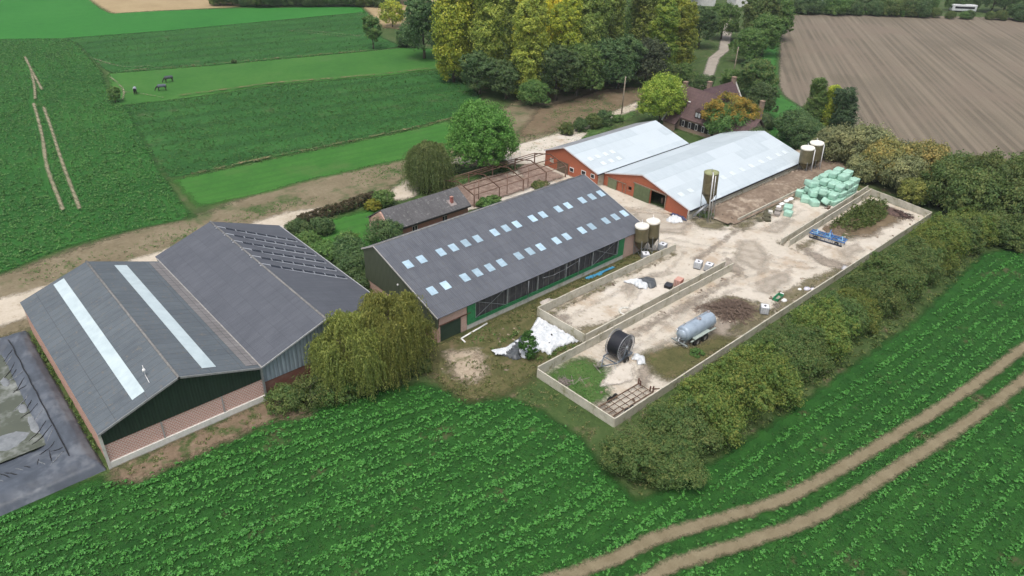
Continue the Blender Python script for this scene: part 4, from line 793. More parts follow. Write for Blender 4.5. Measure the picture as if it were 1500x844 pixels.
# ------------------------------------------------------------------ slurry tanker
T = thing('slurry_tanker', 'pale grey slurry tanker on two axles parked beside the brush pile', 'tanker', (20.0,4.35,0), rad(-1), local=True)
M_tank = plain('tanker_paint', (.33,.40,.47), (.26,.32,.39), .9, .35, .1, .1, c3=(.22,.27,.32), s3=1.3)
mb = MB(); R_ = .98; prof_ = [(0,-2.95),(.45,-2.93),(.8,-2.82),(R_,-2.6),(R_,-2.5),(R_,2.5),(R_,2.6),(.8,2.82),(.45,2.93),(0,2.95)]
mb.lathe(prof_, 32, 'x', (0,0,1.75)); mb.build('tank', M_tank, T)
mb = MB(); mb.lathe([(.0,-3.12),(.62,-3.08),(.66,-2.98),(.66,-2.86)], 24, 'x', (0,0,1.68)); dr = mb.build('rear_door', plain('tanker_door',(.36,.43,.50),(.28,.34,.4),3,.4,.2), T)
mb = MB(); mb.tube((-3.1,0,1.35),(-3.5,0,1.3),.12); mb.tube((-3.5,0,1.3),(-3.55,-.25,.9),.09); mb.build('outlet', M_steel, dr)
mb = MB(); mb.tube((-2.9,.75,2.1),(-3.1,.75,2.1),.12); mb.tube((-3.0,.55,1.0),(-3.15,.55,1.0),.12); mb.build('sight_glass', M_white, T)
mb = MB()
for y in (-.5,.5): mb.box(-3.0,2.9,y-.07,y+.07,.72,.92)
mb.rail((2.9,-.5,.8),(4.3,0,.6),.12); mb.rail((2.9,.5,.8),(4.3,0,.6),.12); mb.box(-3.2,-3.05,-1.15,1.15,.62,.76); mb.build('chassis', plain('chassis_steel',(.32,.36,.36),(.24,.27,.27),3,.5,.2), T)
for y in (-1.12,1.12): mb = MB(); mb.box(-2.0,1.1,y-.26,y+.26,1.28,1.34); mb.box(-2.45,2.5,y*1.0-.1,y*1.0+.1,1.0,1.06); mb.build('mudguard', plain('guard_green',(.38,.44,.40),(.28,.33,.30),3,.5), T)
def wheel(parent, c, r, w_, rimr=None, axis='y', rim=None):
    rimr = rimr or r*.55
    mb = MB(); mb.lathe([(rimr,-w_/2),(r*.9,-w_/2),(r,-w_*.32),(r,w_*.32),(r*.9,w_/2),(rimr,w_/2)], 28, axis, c); 
    for k in range(22):
        a = 2*PI*k/22; 
        if axis == 'y': mb.rail((c[0]+math.cos(a)*r, c[1]-w_*.4, c[2]+math.sin(a)*r), (c[0]+math.cos(a+.1)*r, c[1]+w_*.4, c[2]+math.sin(a+.1)*r), .05, .04)
    tyre = mb.build('wheel', M_rubber, parent)
    mb = MB(); mb.lathe([(rimr,-w_*.35),(rimr*.6,-w_*.15),(.09,-w_*.18),(.09,w_*.18),(rimr*.6,w_*.15),(rimr,w_*.35)], 20, axis, c); mb.build('rim', rim or plain('rim_steel',(.34,.33,.30),(.22,.21,.19),4,.6), tyre); return tyre
mb = MB(); mb.path([(-2.6,.25,2.72),(2.6,.25,2.72)],.03,6)
for x in (-2.2,-.7,.9,2.3): mb.path([(x,.25,2.72),(x,.25,2.55)],.025,5)
mb.path([(-2.95,.2,2.3),(-2.4,.3,2.74),(-1.9,.4,2.7)],.05,6); mb.build('top_pipe', M_steel, T)
for x in (-1.2,.3):
    for y in (-1.12,1.12): wheel(T, (x,y,.58), .58, .44)
mb = MB(); mb.box(3.0,3.4,-.3,.3,1.0,1.5); mb.lathe([(0,2.55),(.2,2.55),(.2,2.85),(0,2.95)], 12, c=(2.4,.2,0)); mb.tube((2.6,.1,2.5),(3.2,.1,1.4),.06); mb.lathe([(0,2.6),(.3,2.6),(.3,2.78),(0,2.82)], 14, c=(.2,0,.05)); mb.build('pump', plain('pump_dark',(.12,.10,.11),(.4,.38,.38),9,.6), T)
# ------------------------------------------------------------------ hose reel
T = thing('hose_reel', 'large irrigation hose reel with black pipe on a spoked drum beside the concrete wall', 'hose reel', (9.5,7.6,0), rad(4), local=True)
zc = 1.98
mb = MB(); mb.lathe([(.5,-.8)]+[(1.42+.055*(i % 2), -.8+1.6*i/24) for i in range(25)]+[(.5,.8)], 40, 'y', (0,0,zc)); mb.build('hose', plain('black_hose',(.024,.025,.032),(.014,.015,.02),8,.4,bump=.1), T)
M_flange = plain('flange_steel',(.40,.41,.43),(.27,.28,.30),5,.45,.6)
for s in (-1, 1):
    y = s*.88; mb = MB()
    for rr, tk in ((1.6,.06),(1.15,.04),(.62,.05)):
        n = 40; 
        for i in range(n): a, b2 = 2*PI*i/n, 2*PI*(i+1)/n; mb.rail((rr*math.cos(a),y,zc+rr*math.sin(a)),(rr*math.cos(b2),y,zc+rr*math.sin(b2)),tk,tk)
    for i in range(36): a = 2*PI*i/36; mb.rail((1.15*math.cos(a),y,zc+1.15*math.sin(a)),(1.6*math.cos(a),y,zc+1.6*math.sin(a)),.07,.035)
    for i in range(12): a = 2*PI*i/12; mb.rail((.12*math.cos(a),y+s*.03,zc+.12*math.sin(a)),(1.18*math.cos(a),y,zc+1.18*math.sin(a)),.1,.05)
    mb.build('flange', M_flange, T)
mb = MB(); mb.lathe([(0,-1.1),(.2,-1.1),(.2,1.1),(0,1.1)], 16, 'y', (0,0,zc)); mb.build('hub', M_steel, T)
mb = MB(); mb.lathe([(.0,-.93),(1.12,-.93),(1.12,-.9),(0,-.9)], 32, 'y', (0,0,zc)); mb.build('drum_disc', plain('drum_dark',(.10,.10,.11),(.04,.04,.045),2.5,.5), T)
mb = MB()
for y in (-.95,.95): mb.rail((-1.7,y,.6),(1.4,y,.6),.12); mb.rail((-.5,y,.6),(0,y*1.08,zc),.1); mb.rail((.5,y,.6),(0,y*1.08,zc),.1)
for x in (-1.7,-.6,.7,1.4): mb.rail((x,-.95,.6),(x,.95,.6),.1)
mb.rail((-1.7,-.9,.6),(-3.3,0,.5),.1); mb.rail((-1.7,.9,.6),(-3.3,0,.5),.1); mb.build('frame', plain('reel_frame',(.20,.24,.28),(.10,.12,.15),3,.5,.3), T)
wheel(T, (-.1,-1.2,.42), .42, .24, .2); wheel(T, (-.1,1.2,.42), .42, .24, .2)
mb = MB(); mb.rail((-1.6,-1.2,.1),(-1.6,-.9,1.0),.07); mb.rail((-2.6,-1.7,.12),(-1.7,-.7,.5),.07); mb.rail((-2.9,.9,.12),(-1.7,.7,.6),.07); mb.build('stabiliser', plain('leg_pale',(.42,.42,.40),(.3,.3,.28)), T)
mb = MB(); mb.path([(-3.3,0,.5),(-3.6,.2,.55),(-4.0,.4,.7)],.07,8); mb.lathe([(0,0),(.16,0),(.14,.9),(0,.95)], 10, c=(-3.5,.3,.1)); mb.rail((-3.9,-.5,.1),(-3.4,1.0,.3),.09); mb.build('gun_cart', plain('cart_dark',(.11,.10,.09),(.25,.24,.2),6,.7), T)
# crumpled sheet helper
def tarp(name, label, poly, z, amp, mat, seed=0, step=.18, cat='tarpaulin', extra=None, freq=2.2, mat2=None, ring2=None):
    rng = np.random.default_rng(seed); p = np.array(poly, float); c = p.mean(0)
    x0, y0 = p.min(0); x1, y1 = p.max(0); nx = int((x1-x0)/step)+2; ny = int((y1-y0)/step)+2
    X, Y = np.meshgrid(x0+np.arange(nx)*step, y0+np.arange(ny)*step, indexing='ij'); P = np.stack([X.ravel(), Y.ravel()], 1)
    P2 = P+rng.normal(size=P.shape)*step*.15; d = sdist(P2, poly)
    nz = np.zeros(len(P))
    for k in range(6):
        a = rng.uniform(0, 2*PI); f_ = freq*rng.uniform(.6, 2.6); nz += np.abs(np.sin((P2[:, 0]*math.cos(a)+P2[:, 1]*math.sin(a))*f_+rng.uniform(0, 6)+1.3*np.sin(P2[:, 1]*f_*.5)))/(1+k*.4)
    Z = z+amp*nz*np.clip(d/.35, 0, 1)*.45+(extra(P2)*.38 if extra else 0)*np.clip(d/1.2, 0, 1)
    idx = np.arange(nx*ny).reshape(nx, ny); F = np.stack([idx[:-1,:-1], idx[1:,:-1], idx[1:,1:], idx[:-1,1:]], -1).reshape(-1, 4)
    F = F[(d[F] > -.05).sum(1) >= 4]; V = np.concatenate([P2-c, Z[:, None]], 1); used = np.unique(F); rm = np.zeros(nx*ny, int); rm[used] = np.arange(len(used))
    mb = MB(); mb.add(V[used], rm[F], True); o = mb.build(name, mat); o.location = (c[0], c[1], 0)
    so_ = o.modifiers.new('solid', 'SOLIDIFY'); so_.thickness = .01
    return tag(o, label, cat)
M_sheetw = plain('white_sheet', (.70,.72,.73), (.42,.45,.47), 2.4, .5, bump=1.0)
M_sheetb = plain('grey_sheet', (.10,.11,.12), (.05,.055,.06), 2.5, .4, bump=.4)
M_purple = plain('plastic_purple', (.70,.69,.74), (.46,.45,.52), 3, .45, bump=.5)
tarp('silage_sheet', 'big crumpled white plastic sheet spread over the ground by the concrete wall end', [(8.2,19.9),(8.4,12.6),(5.6,13.4),(3.6,12.9),(3.2,14.3),(.6,14.3),(1.2,16),(3.2,17.2),(5.2,18.2)], .1, .38, M_sheetw, 3, .16, 'sheet', extra=lambda P: .9*np.exp(-((P[:, 0]-5.6)**2/6+(P[:, 1]-15.8)**2/5)))
tarp('silage_sheet', 'grey folded plastic sheet lying at the left of the big white sheet', [(-1.2,17.3),(.5,17.4),(3.0,17.9),(5.0,18.4),(3.4,16.9),(1.4,15.8),(.5,14.6),(-.3,14.9),(-.7,16.2)], .12, .35, M_sheetb, 5, .14, 'sheet')
tarp('silage_sheet', 'narrow white folded plastic strip on top of the grey sheet', [(-1.3,17.9),(.4,17.2),(2.6,17.5),(2.7,17.15),(.6,16.5),(-.6,16.0),(-1.5,16.8)], .42, .2, M_sheetw, 8, .12, 'sheet')
rg = random.Random(4)
for k, (x, y) in enumerate([(4.2,16.6),(6.1,15.3),(6.6,17.0),(4.8,14.3),(3.4,15.6)]):
    z_ = .42+.34*math.exp(-((x-5.6)**2/6+(y-15.8)**2/5)); mb = MB(); mb.obox((0,0,0), (.24,.18,.12), (0,0,k), .25, rg); o = mb.build('stone', M_dark, bevel=.02); o.location = (x,y,z_); tag(o, 'dark stone weighing down the big white plastic sheet', 'stone', 'stones on the white sheet')
tarp('tarpaulin', 'white and torn plastic sheet lying in the upper bunker near the wall', [(23.2,18.8),(24.6,18.2),(25.6,17.2),(25.2,15.6),(24.2,15.2),(23.5,16.0),(23.8,17.2)], .25, .4, M_sheetw, 9, .12, 'sheet')
tarp('tarpaulin', 'dark grey plastic heap lying against the torn white sheet in the upper bunker', [(24.9,17.9),(26.6,17.4),(27.1,15.9),(25.8,14.7),(24.5,14.9),(25.0,16.3)], .2, .5, M_sheetb, 10, .13, 'sheet')
tarp('plastic_heap', 'white plastic heap lying before the open door corner of the big barn', [(44.4,27.6),(46.4,27.7),(46.6,25.9),(45.6,24.9),(43.9,25.6),(43.6,26.9)], .15, .45, M_sheetw, 11, .13, 'plastic heap')
tarp('plastic_heap', 'dark blue plastic lying on the white heap by the barn corner', [(46.2,28.3),(47.0,28.0),(46.9,25.2),(46.2,24.8),(46.0,26.4)], .2, .45, plain('blue_dark',(.05,.06,.14),(.03,.035,.07),3,.4), 12, .12, 'plastic heap')
tarp('tarpaulin', 'small white sheet lying at the foot of the hose reel', [(10.3,6.4),(11.6,6.9),(12.0,5.6),(10.9,4.6),(10.0,5.2),(10.6,5.8)], .15, .3, M_sheetw, 13, .12, 'sheet')
mb = MB(); mb.tube((0,0,0),(3.3,-4.9,.0),.07); mb.lathe([(0,-.1),(.1,-.1),(.1,.1),(0,.1)], 10, 'y'); o = mb.build('timber_pole', M_wood); o.location = (46.1,29.2,.12); tag(o, 'long thin pole lying along the foot of the red brick wall', 'pole')
# pipes on the ground
mb = MB(); mb.path([(-.1,-.9,.1),(0,0,.12),(4.5,.5,.15)],.1,10); o = mb.build('white_pipe', M_white); o.location = (-2.3,22.2,.02); tag(o, 'white elbow pipe lying on the weeds below the green barn door', 'pipe')
tarp('blue_sheet', 'narrow blue plastic sheet lying in the weeds beside the cattle barn plinth', [(19.8,22.9),(22,22.7),(25.6,22.6),(25.7,22.0),(22,21.9),(20,22.2)], .15, .25, plain('blue_plastic',(.06,.28,.45),(.04,.18,.3),3,.4), 15, .15, 'sheet')
# gravel heap, stone ring
def heap(name, label, cx, cy, rx, ry, h, mat, cat, seed=0, n=34, rough=.18, kind=None):
    rng = np.random.default_rng(seed); vs = []; fs = []; m = 9
    for j in range(m+1):
        f_ = j/m
        for i in range(n):
            a = 2*PI*i/n; q = (1-f_)*(1+.16*math.sin(3*a+seed)+.1*math.sin(5*a+seed*2)); z_ = h*(1-(1-f_)**1.6)*(.8+.2*math.sin(a*2+f_*5+seed)) if j else -.02
            vs.append((math.cos(a)*rx*q+rng.normal()*rough*rx*.12, math.sin(a)*ry*q+rng.normal()*rough*ry*.12, z_+rng.normal()*rough*h*.35*(j > 0)))
    fs = [(j*n+i, j*n+(i+1)%n, (j+1)*n+(i+1)%n, (j+1)*n+i) for j in range(m) for i in range(n)]; mb = MB(); mb.add(vs, fs, True)
    o = mb.build(name, mat); o.location = (cx, cy, 0); return tag(o, label, cat)
heap('gravel_heap', 'small heap of pale gravel beside the concrete wall near the cattle barn', 11.6, 21.3, 1.5, .9, .75, plain('gravel',(.52,.48,.43),(.34,.31,.28),9,.95,bump=.8), 'heap', 2)
heap('soil_heap', 'brown heap of earth behind the blue cultivator', 62.6, 7.6, 3.0, 1.8, .9, plain('heap_soil',(.17,.125,.085),(.10,.075,.05),3,.95,bump=.8), 'heap', 3)
heap('rubble_heap', 'dark twiggy rubble heap at the far corner of the yard', 77.6, 4.8, 1.9, 3.0, .7, plain('heap_dark',(.13,.085,.07),(.06,.04,.035),4,.95,bump=1), 'heap', 5)
mb = MB(); rg = random.Random(2)
for k in range(11): a = 2*PI*k/11; mb.obox((math.cos(a)*.85, math.sin(a)*.85, .1), (.5,.3,.22), (rg.uniform(-.1,.1), rg.uniform(-.1,.1), a+PI/2), .15, rg)
o = mb.build('stone_ring', M_conc2, bevel=.03); o.location = (17.9,13.5,.02); tag(o, 'ring of broken pale concrete on the bunker floor', 'stones')
# ------------------------------------------------------------------ liquid containers (caged cubes)
def ibc(label, loc, rz=0, group='caged white liquid containers', pallet=M_black, first=[None]):
    if first[0] is not None: return dup(first[0], (*loc, 0), rz, label)
    t = thing('liquid_container', label, 'container', (*loc, 0), rz, group, local=True)
    mb = MB(); mb.box(-.55,.55,-.5,.5,.2,1.15); b_ = mb.build('bottle', plain('ibc_white',(.70,.72,.74),(.58,.60,.63),1.5,.35), t, bevel=.08)
    mb = MB(); mb.lathe([(0,1.13),(.16,1.13),(.16,1.2),(0,1.22)], 16); mb.build('cap', M_black, b_)
    mb = MB()
    for z in (.25,.48,.71,.94,1.17): 
        for (a, b2) in (((-.58,-.53),(.58,-.53)),((.58,-.53),(.58,.53)),((.58,.53),(-.58,.53)),((-.58,.53),(-.58,-.53))): mb.rail((*a,z),(*b2,z),.022)
    for i in range(5):
        q = -.58+i*.29
        for y in (-.53,.53): mb.rail((q,y,.2),(q,y,1.17),.022)
        q2 = -.53+i*.265
        for x in (-.58,.58): mb.rail((x,q2,.2),(x,q2,1.17),.022)
    mb.build('cage', M_steel, t)
    mb = MB(); mb.box(-.6,.6,-.5,.5,.12,.18)
    for x in (-.5,0,.5): mb.box(x-.06,x+.06,-.5,.5,0,.12)
    mb.build('pallet', pallet, t); first[0] = t; return t
ibc('left one of the two white caged liquid containers at the end of the upper bunker', (35.0,14.6), .35)
ibc('right one of the two white caged liquid containers at the end of the upper bunker', (35.6,13.2), .3)
ibc('white caged liquid container standing alone beside the brush pile', (31.7,1.9), .6)
ibc('white caged liquid container beneath the pair of brown silos', (35.4,21.3), .2)
ibc('white caged liquid container half hidden behind the legs of the nearer brown silo', (31.0,21.0), .9)
def pallet(parent, z, m=M_wood, c=(0,0), rz=0, sx=1.2, sy=.8):
    mb = MB(); cs, sn = math.cos(rz), math.sin(rz)
    for i in range(5): y = -sy/2+sy*(i+.5)/5; mb.obox((c[0]-sn*y, c[1]+cs*y, z+.13), (sx, sy*.15, .025), (0,0,rz))
    for i in range(3): x = -sx/2+.06+i*(sx/2-.06); mb.obox((c[0]+cs*x, c[1]+sn*x, z+.06), (.1, sy, .11), (0,0,rz))
    return mb.build('pallet', m, parent)
# stack of bricks, black box, grey board
t = thing('brick_stack', 'stack of pinkish red bricks in even layers beside the black box', 'brick stack', (28.7,13.35,0), .2, local=True)
pallet(t, 0); M_bk = brickmat('stack_brick', 'xyz', (.46,.20,.15), (.40,.17,.13), (.6,.42,.36), .25, .12, .015); 
for k in range(5): mb = MB(); mb.box(-.62,.62,-.45,.45,.16+k*.2,.16+k*.2+.15); mb.build('layer', M_bk, t); 
t = thing('black_crate', 'black plastic box on the bunker floor beside the brick stack', 'box', (27.0,13.75,0), .3, local=True)
mb = MB(); mb.box(-.55,.55,-.45,.45,0,.62); mb.build('tub', M_black, t, bevel=.05); mb = MB(); mb.box(-.6,.6,-.5,.5,.62,.7); mb.build('lid', plain('crate_lid',(.035,.037,.045),(.02,.02,.025),3,.35), t, bevel=.03)
# scraps of wood by the stack
for k in range(9):
    rg = random.Random(50+k); mb = MB(); mb.obox((0,0,.06), (rg.uniform(.5,1.3),.14,.06), (0,0,0)); o = mb.build('wood_scrap', M_wood); o.location = (rg.uniform(30,34),rg.uniform(12.8,13.8),.02); o.rotation_euler = (0,0,rg.uniform(0,3)); tag(o, 'short plank scattered between the brick stack and the two white containers', 'plank', 'scattered planks')
# ------------------------------------------------------------------ small loose debris and clods on the yard
rngd = np.random.default_rng(31); dV = []; dF = []; cnt = 0
for poly, n in [([(.4,.3),(40,.3),(60,.3),(80,.4),(80,1.2),(50,1.3),(30,2.6),(12,1.4),(.4,1.5)],420),([(9,9.2),(37,8.8),(37.5,10.6),(9,10.7)],260),([(9,18.6),(36,18.6),(36,19.7),(9,19.8)],200),([(9,12.4),(37,12.3),(37,13.2),(9,13.4)],200),([(52,17.5),(70,18.2),(70,19.3),(52,19.2)],260),([(52,20),(85,20),(85,24.8),(52,24.8)],700),([(60,2),(79,2),(80,9),(62,8)],420),([(23,50.6),(44,50.6),(44,58.4),(23,58.4)],900),([(34,.6),(45,.6),(45,3.4),(34,3.6)],260),([(24,2),(33,2),(33,8),(24,8.4)],200),([(1,.4),(8,.4),(8,8),(1,5)],160),([(-8,12),(8,12.3),(8,20),(-3,22.8),(-9,20)],260)]:
    q = scatter_in(poly, 1, rngd, 0, 0); q = scatter_in(poly, max(1, n/max(1, len(q))), rngd, 0, 0)
    for x, y in q:
        s = rngd.uniform(.04,.11)*(2.2 if rngd.random() < .12 else 1); a = rngd.uniform(0, 3.1); L_ = s*rngd.uniform(1,2.6); h = s*rngd.uniform(.5,1.1); c_, s_ = math.cos(a), math.sin(a); z0 = .78 if (52 < x < 85 and 20 < y < 24.8) else .2 if False else .0
        for (u, v, z) in ((-L_,-s,0),(L_,-s*.8,0),(L_*.9,s,0),(-L_*.8,s*.9,0),(-L_*.6,-s*.5,h),(L_*.7,-s*.5,h*.9),(L_*.5,s*.6,h),(-L_*.5,s*.5,h*.8)): dV.append((x+c_*u-s_*v, y+s_*u+c_*v, z+z0))
        for f in ((4,5,6,7),(0,1,5,4),(1,2,6,5),(2,3,7,6),(3,0,4,7)): dF.append([cnt+i for i in f])
        cnt += 8
o = np_mesh('debris', dV, dF, plain('debris_mix', (.34,.28,.22), (.10,.075,.055), .9, .95, contrast=(.42,.58))); o['kind'] = 'stuff'; o['label'] = 'small stones, clods and wood bits scattered over the yard edges'; o['category'] = 'debris'
# ------------------------------------------------------------------ brush pile and stick heap
def sticks(name, label, cx, cy, rx, ry, h, n, mat, seed, lmin=1, lmax=3, r=.035, cat='brush pile'):
    rg = random.Random(seed); mb = MB()
    for k in range(n):
        a = rg.uniform(0, 2*PI); q = rg.random()**.6; x, y = math.cos(a)*rx*q, math.sin(a)*ry*q; z = rg.uniform(.03, max(.08, h*(1-q*.85))); L = rg.uniform(lmin, lmax)*.5; t_ = rg.uniform(0, PI); el = rg.uniform(-.25, .4)
        d = Vector((math.cos(t_)*math.cos(el), math.sin(t_)*math.cos(el), math.sin(el)*.6)); p = Vector((x, y, z)); m_ = p+Vector((rg.uniform(-.1,.1), rg.uniform(-.1,.1), rg.uniform(-.02,.12)))
        a_ = p-d*L; b_ = p+d*L; a_.z = max(.03, a_.z); b_.z = max(.03, b_.z); mb.path([a_, m_, b_], [r*rg.uniform(.8,1.5), r, r*.4], 5)
    o = mb.build(name, mat); o.location = (cx, cy, 0); return tag(o, label, cat)
M_stick = plain('sticks', (.24,.18,.14), (.10,.07,.055), 6, .9); M_stick2 = plain('sticks_grey', (.30,.26,.23), (.13,.11,.10), 6, .9)
heap('brush_pile', 'matted brown core of the round heap of cut branches', 28.9, 4.8, 1.8, 1.5, .5, plain('brush_core',(.10,.07,.05),(.045,.032,.025),6,.95,bump=1), 'brush pile', 7)
sticks('brush_pile', 'large round heap of tangled brown cut branches behind the tanker', 28.9, 4.8, 2.9, 2.3, 1.4, 560, M_stick, 3, 1.2, 3.2, .036)
sticks('branch_heap', 'thin heap of long brown branches at the left of the round brush heap', 26.7, 7.3, 2.2, 1.0, .5, 130, M_stick, 4, 1, 2.6, .03)
sticks('stick_heap', 'small heap of grey sticks on the grass in the front corner of the yard', 1.1, 8.3, 1.0, .8, .5, 90, M_stick2, 5, .6, 1.8, .035, 'stick heap')
for k, (x, y, a) in enumerate([(2.6,7.6,.3),(2.9,7.0,1.2),(3.2,7.4,-.3),(2.2,8.0,.9)]):
    mb = MB(); mb.tube((-.9,0,.06),(.9,0,.1),.045); o = mb.build('stick', M_stick2); o.location = (x,y,.02); o.rotation_euler = (0,0,a); tag(o, 'single pale stick crossing others on the grass beside the grey stick heap', 'stick', 'loose sticks on the grass')
sticks('dead_twigs', 'dark dead twigs along the far end of the outer wall', 77.5, 4.0, 2.0, 2.6, .7, 160, plain('twig_dark',(.07,.045,.04),(.04,.028,.025),5), 8, .6, 1.6, .03, 'twigs')
sticks('scrap_sticks', 'scattered grey scrap wood beside the green trough', 35.0, 1.7, 1.6, .8, .3, 40, M_stick2, 9, .4, 1.3, .035, 'scrap')
# ------------------------------------------------------------------ rusty trailer frame
T = thing('trailer_frame', 'rusty skeleton of a flat trailer lying in the front corner of the yard', 'trailer frame', (3.9,1.7,0), rad(-1.5), local=True)
M_rf = plain('rust_frame', (.15,.095,.06), (.07,.045,.032), 4, .85, c3=(.24,.18,.12), s3=2)
mb = MB()
for y in (-.95,-.35,.35,1.0): mb.rail((-3.3,y,.5),(3.2,y,.5),.07 if abs(y) < .5 else .11)
for i in range(8): x = -3.3+i*.93; mb.rail((x,-.95,.47),(x,1.0,.47),.06)
mb.build('frame', M_rf, T)
for (x, y, h) in ((3.1,1.0,1.25),(3.1,.72,1.1),(3.2,-.6,1.1),(3.25,-.95,1.3)): mb = MB(); mb.rail((x,y,.4),(x,y,h),.12); mb.build('end_post', plain('rust_red',(.16,.075,.055),(.09,.045,.035),5), T)
mb = MB(); mb.rail((3.2,-.95,.9),(4.1,-1.15,.7),.1); mb.rail((3.1,.72,1.05),(3.1,1.0,1.05),.09); mb.build('drawbar', M_rf, T)
for x in (-1.25,-.45): wheel(T, (x,1.22,.36), .36, .2, .2, rim=M_rust)
for x in (-1.25,-.45): wheel(T, (x,-1.2,.36), .36, .2, .2, rim=M_rust)
# ------------------------------------------------------------------ blue cultivator
T = thing('cultivator', 'bright blue folding cultivator with rows of tines parked by the concrete wall', 'cultivator', (58.6,7.0,0), rad(-80), local=True)
M_bl = plain('blue_paint', (.03,.20,.52), (.03,.13,.36), 3, .4, .2, .1); M_bl2 = plain('blue_pale', (.28,.52,.70), (.15,.35,.55), 3, .4)
mb = MB()
for y, z in ((-.75,.75),(0,.8),(.75,.75)): mb.rail((-2.7,y,z),(2.7,y,z),.13)
for x in (-2.6,-1.6,-.6,.6,1.6,2.6): mb.rail((x,-.75,.78),(x,.75,.78),.1)
mb.build('frame', M_bl, T)
for x in (-1.9,0,1.9):
    mb = MB(); mb.rail((x-.35,.5,.9),(x+.1,0,1.35),.1); mb.rail((x+.1,0,1.35),(x+.35,-.5,.9),.1); mb.rail((x-.35,-.5,.9),(x+.35,-.5,.9),.12); mb.build('brace', M_bl2, T)
for k in range(14):
    x = -2.6+k*.4; y = (-.75,0,.75)[k % 3]; mb = MB(); mb.path([(x,y,.75),(x,y-.22,.6),(x,y-.22,.35),(x,y+.02,.1),(x,y+.12,.05)],.035,6); mb.build('tine', plain('tine_steel',(.12,.07,.05),(.07,.05,.045),5), T)
mb = MB(); mb.rail((-.45,.75,.75),(0,2.0,.55),.12); mb.rail((.45,.75,.75),(0,2.0,.55),.12); mb.rail((0,0,.9),(0,.9,1.5),.1); mb.build('hitch', M_bl, T)
mb = MB(); mb.tube((-2.5,-1.15,.25),(2.5,-1.15,.25),.12,n=10); 
for x in (-2.4,-.8,.8,2.4): mb.rail((x,-.75,.72),(x,-1.35,.35),.06)
mb.build('roller', plain('roller_dark',(.06,.07,.09),(.03,.035,.05),6,.5), T)
for x in (-1.6,1.6): wheel(T, (x,-1.0,.34), .32, .18, .16)
mb = MB(); mb.rail((-1.6,1.15,.75),(2.1,1.35,.75),.06); mb.lathe([(0,-.1),(.15,-.1),(.15,.1),(0,.1)], 12, 'x', (2.1,1.35,.75)); mb.build('marker_arm', plain('arm_pale',(.45,.40,.38),(.3,.27,.25)), T)
# ------------------------------------------------------------------ trough, bags, scrap near the outer wall
t = thing('green_trough', 'small green plastic trough near the outer wall', 'trough', (36.4,2.6,0), .1, local=True)
mb = MB(); mb.prism([(-.8,-.3,0),(.8,-.3,0),(.9,-.4,.5),(-.9,-.4,.5)], (0,.08,0)); mb.prism([(-.8,.3,0),(.8,.3,0),(.9,.4,.5),(-.9,.4,.5)], (0,-.08,0)); mb.box(-.85,.85,-.32,.32,0,.1); mb.box(-.92,-.82,-.36,.36,.02,.5); mb.box(.82,.92,-.36,.36,.02,.5); mb.build('basin', plain('trough_green',(.03,.24,.11),(.02,.17,.08),3,.4), t)
mb = MB(); mb.box(.95,1.25,-.25,.25,0,.45); mb.build('float_box', M_white, t)
def bag(label, loc, s, mat, seed, cat='bag', name='plastic_bag'):
    rg = np.random.default_rng(seed); n = 14; vs = []
    for j in range(8):
        f_ = j/7
        for i in range(n): a = 2*PI*i/n; q = math.sin(PI*min(.97, .12+f_*.85))*(1+rg.normal()*.09); vs.append((math.cos(a)*s[0]*q/2, math.sin(a)*s[1]*q/2, max(0, f_*s[2]+rg.normal()*.03*s[2])))
    mb = MB(); mb.add(vs, [(j*n+i, j*n+(i+1)%n, (j+1)*n+(i+1)%n, (j+1)*n+i) for j in range(7) for i in range(n)]+[tuple(7*n+i for i in range(n))], True); o = mb.build(name, mat); o.location = (*loc, .02 if len(loc) < 3 else loc[2])
    if len(loc) == 3: o.location = loc
    return tag(o, label, cat)
bag('white knotted bag lying beside the green trough', (36.4,1.7), (.9,.7,.5), M_white, 1)
bag('white bag in the rubbish against the outer wall, larger than its neighbour', (41.7,1.3), (1.1,.8,.5), M_purple, 2)
bag('lilac bag in the rubbish right against the outer wall', (42.3,.7), (.8,.7,.4), M_purple, 3)
bag('small white bag in the rubbish, on the yard side of the lilac one', (40.9,1.9), (.6,.5,.35), M_white, 4)
sticks('scrap_sticks', 'dark scrap lying around the white and lilac bags at the outer wall', 42.2, 1.2, 1.5, .8, .3, 36, plain('scrap_dark',(.09,.09,.10),(.05,.05,.06)), 12, .3, 1.0, .04, 'scrap')
t = thing('metal_crate', 'small pale metal crate standing inside the outer wall, far from the rubbish', 'crate', (51.6,.75,0), .2, local=True)
mb = MB()
for z in (.05,.35): 
    for a, b2 in (((-.7,-.35),(.7,-.35)),((.7,-.35),(.7,.35)),((.7,.35),(-.7,.35)),((-.7,.35),(-.7,-.35))): mb.rail((*a,z),(*b2,z),.05)
mb.box(-.65,.65,-.3,.3,.05,.1); mb.build('frame', M_steel, t); mb = MB(); mb.box(-.6,.6,-.28,.28,.11,.3); mb.build('panel', plain('pale_board',(.50,.50,.52),(.4,.4,.42)), t)
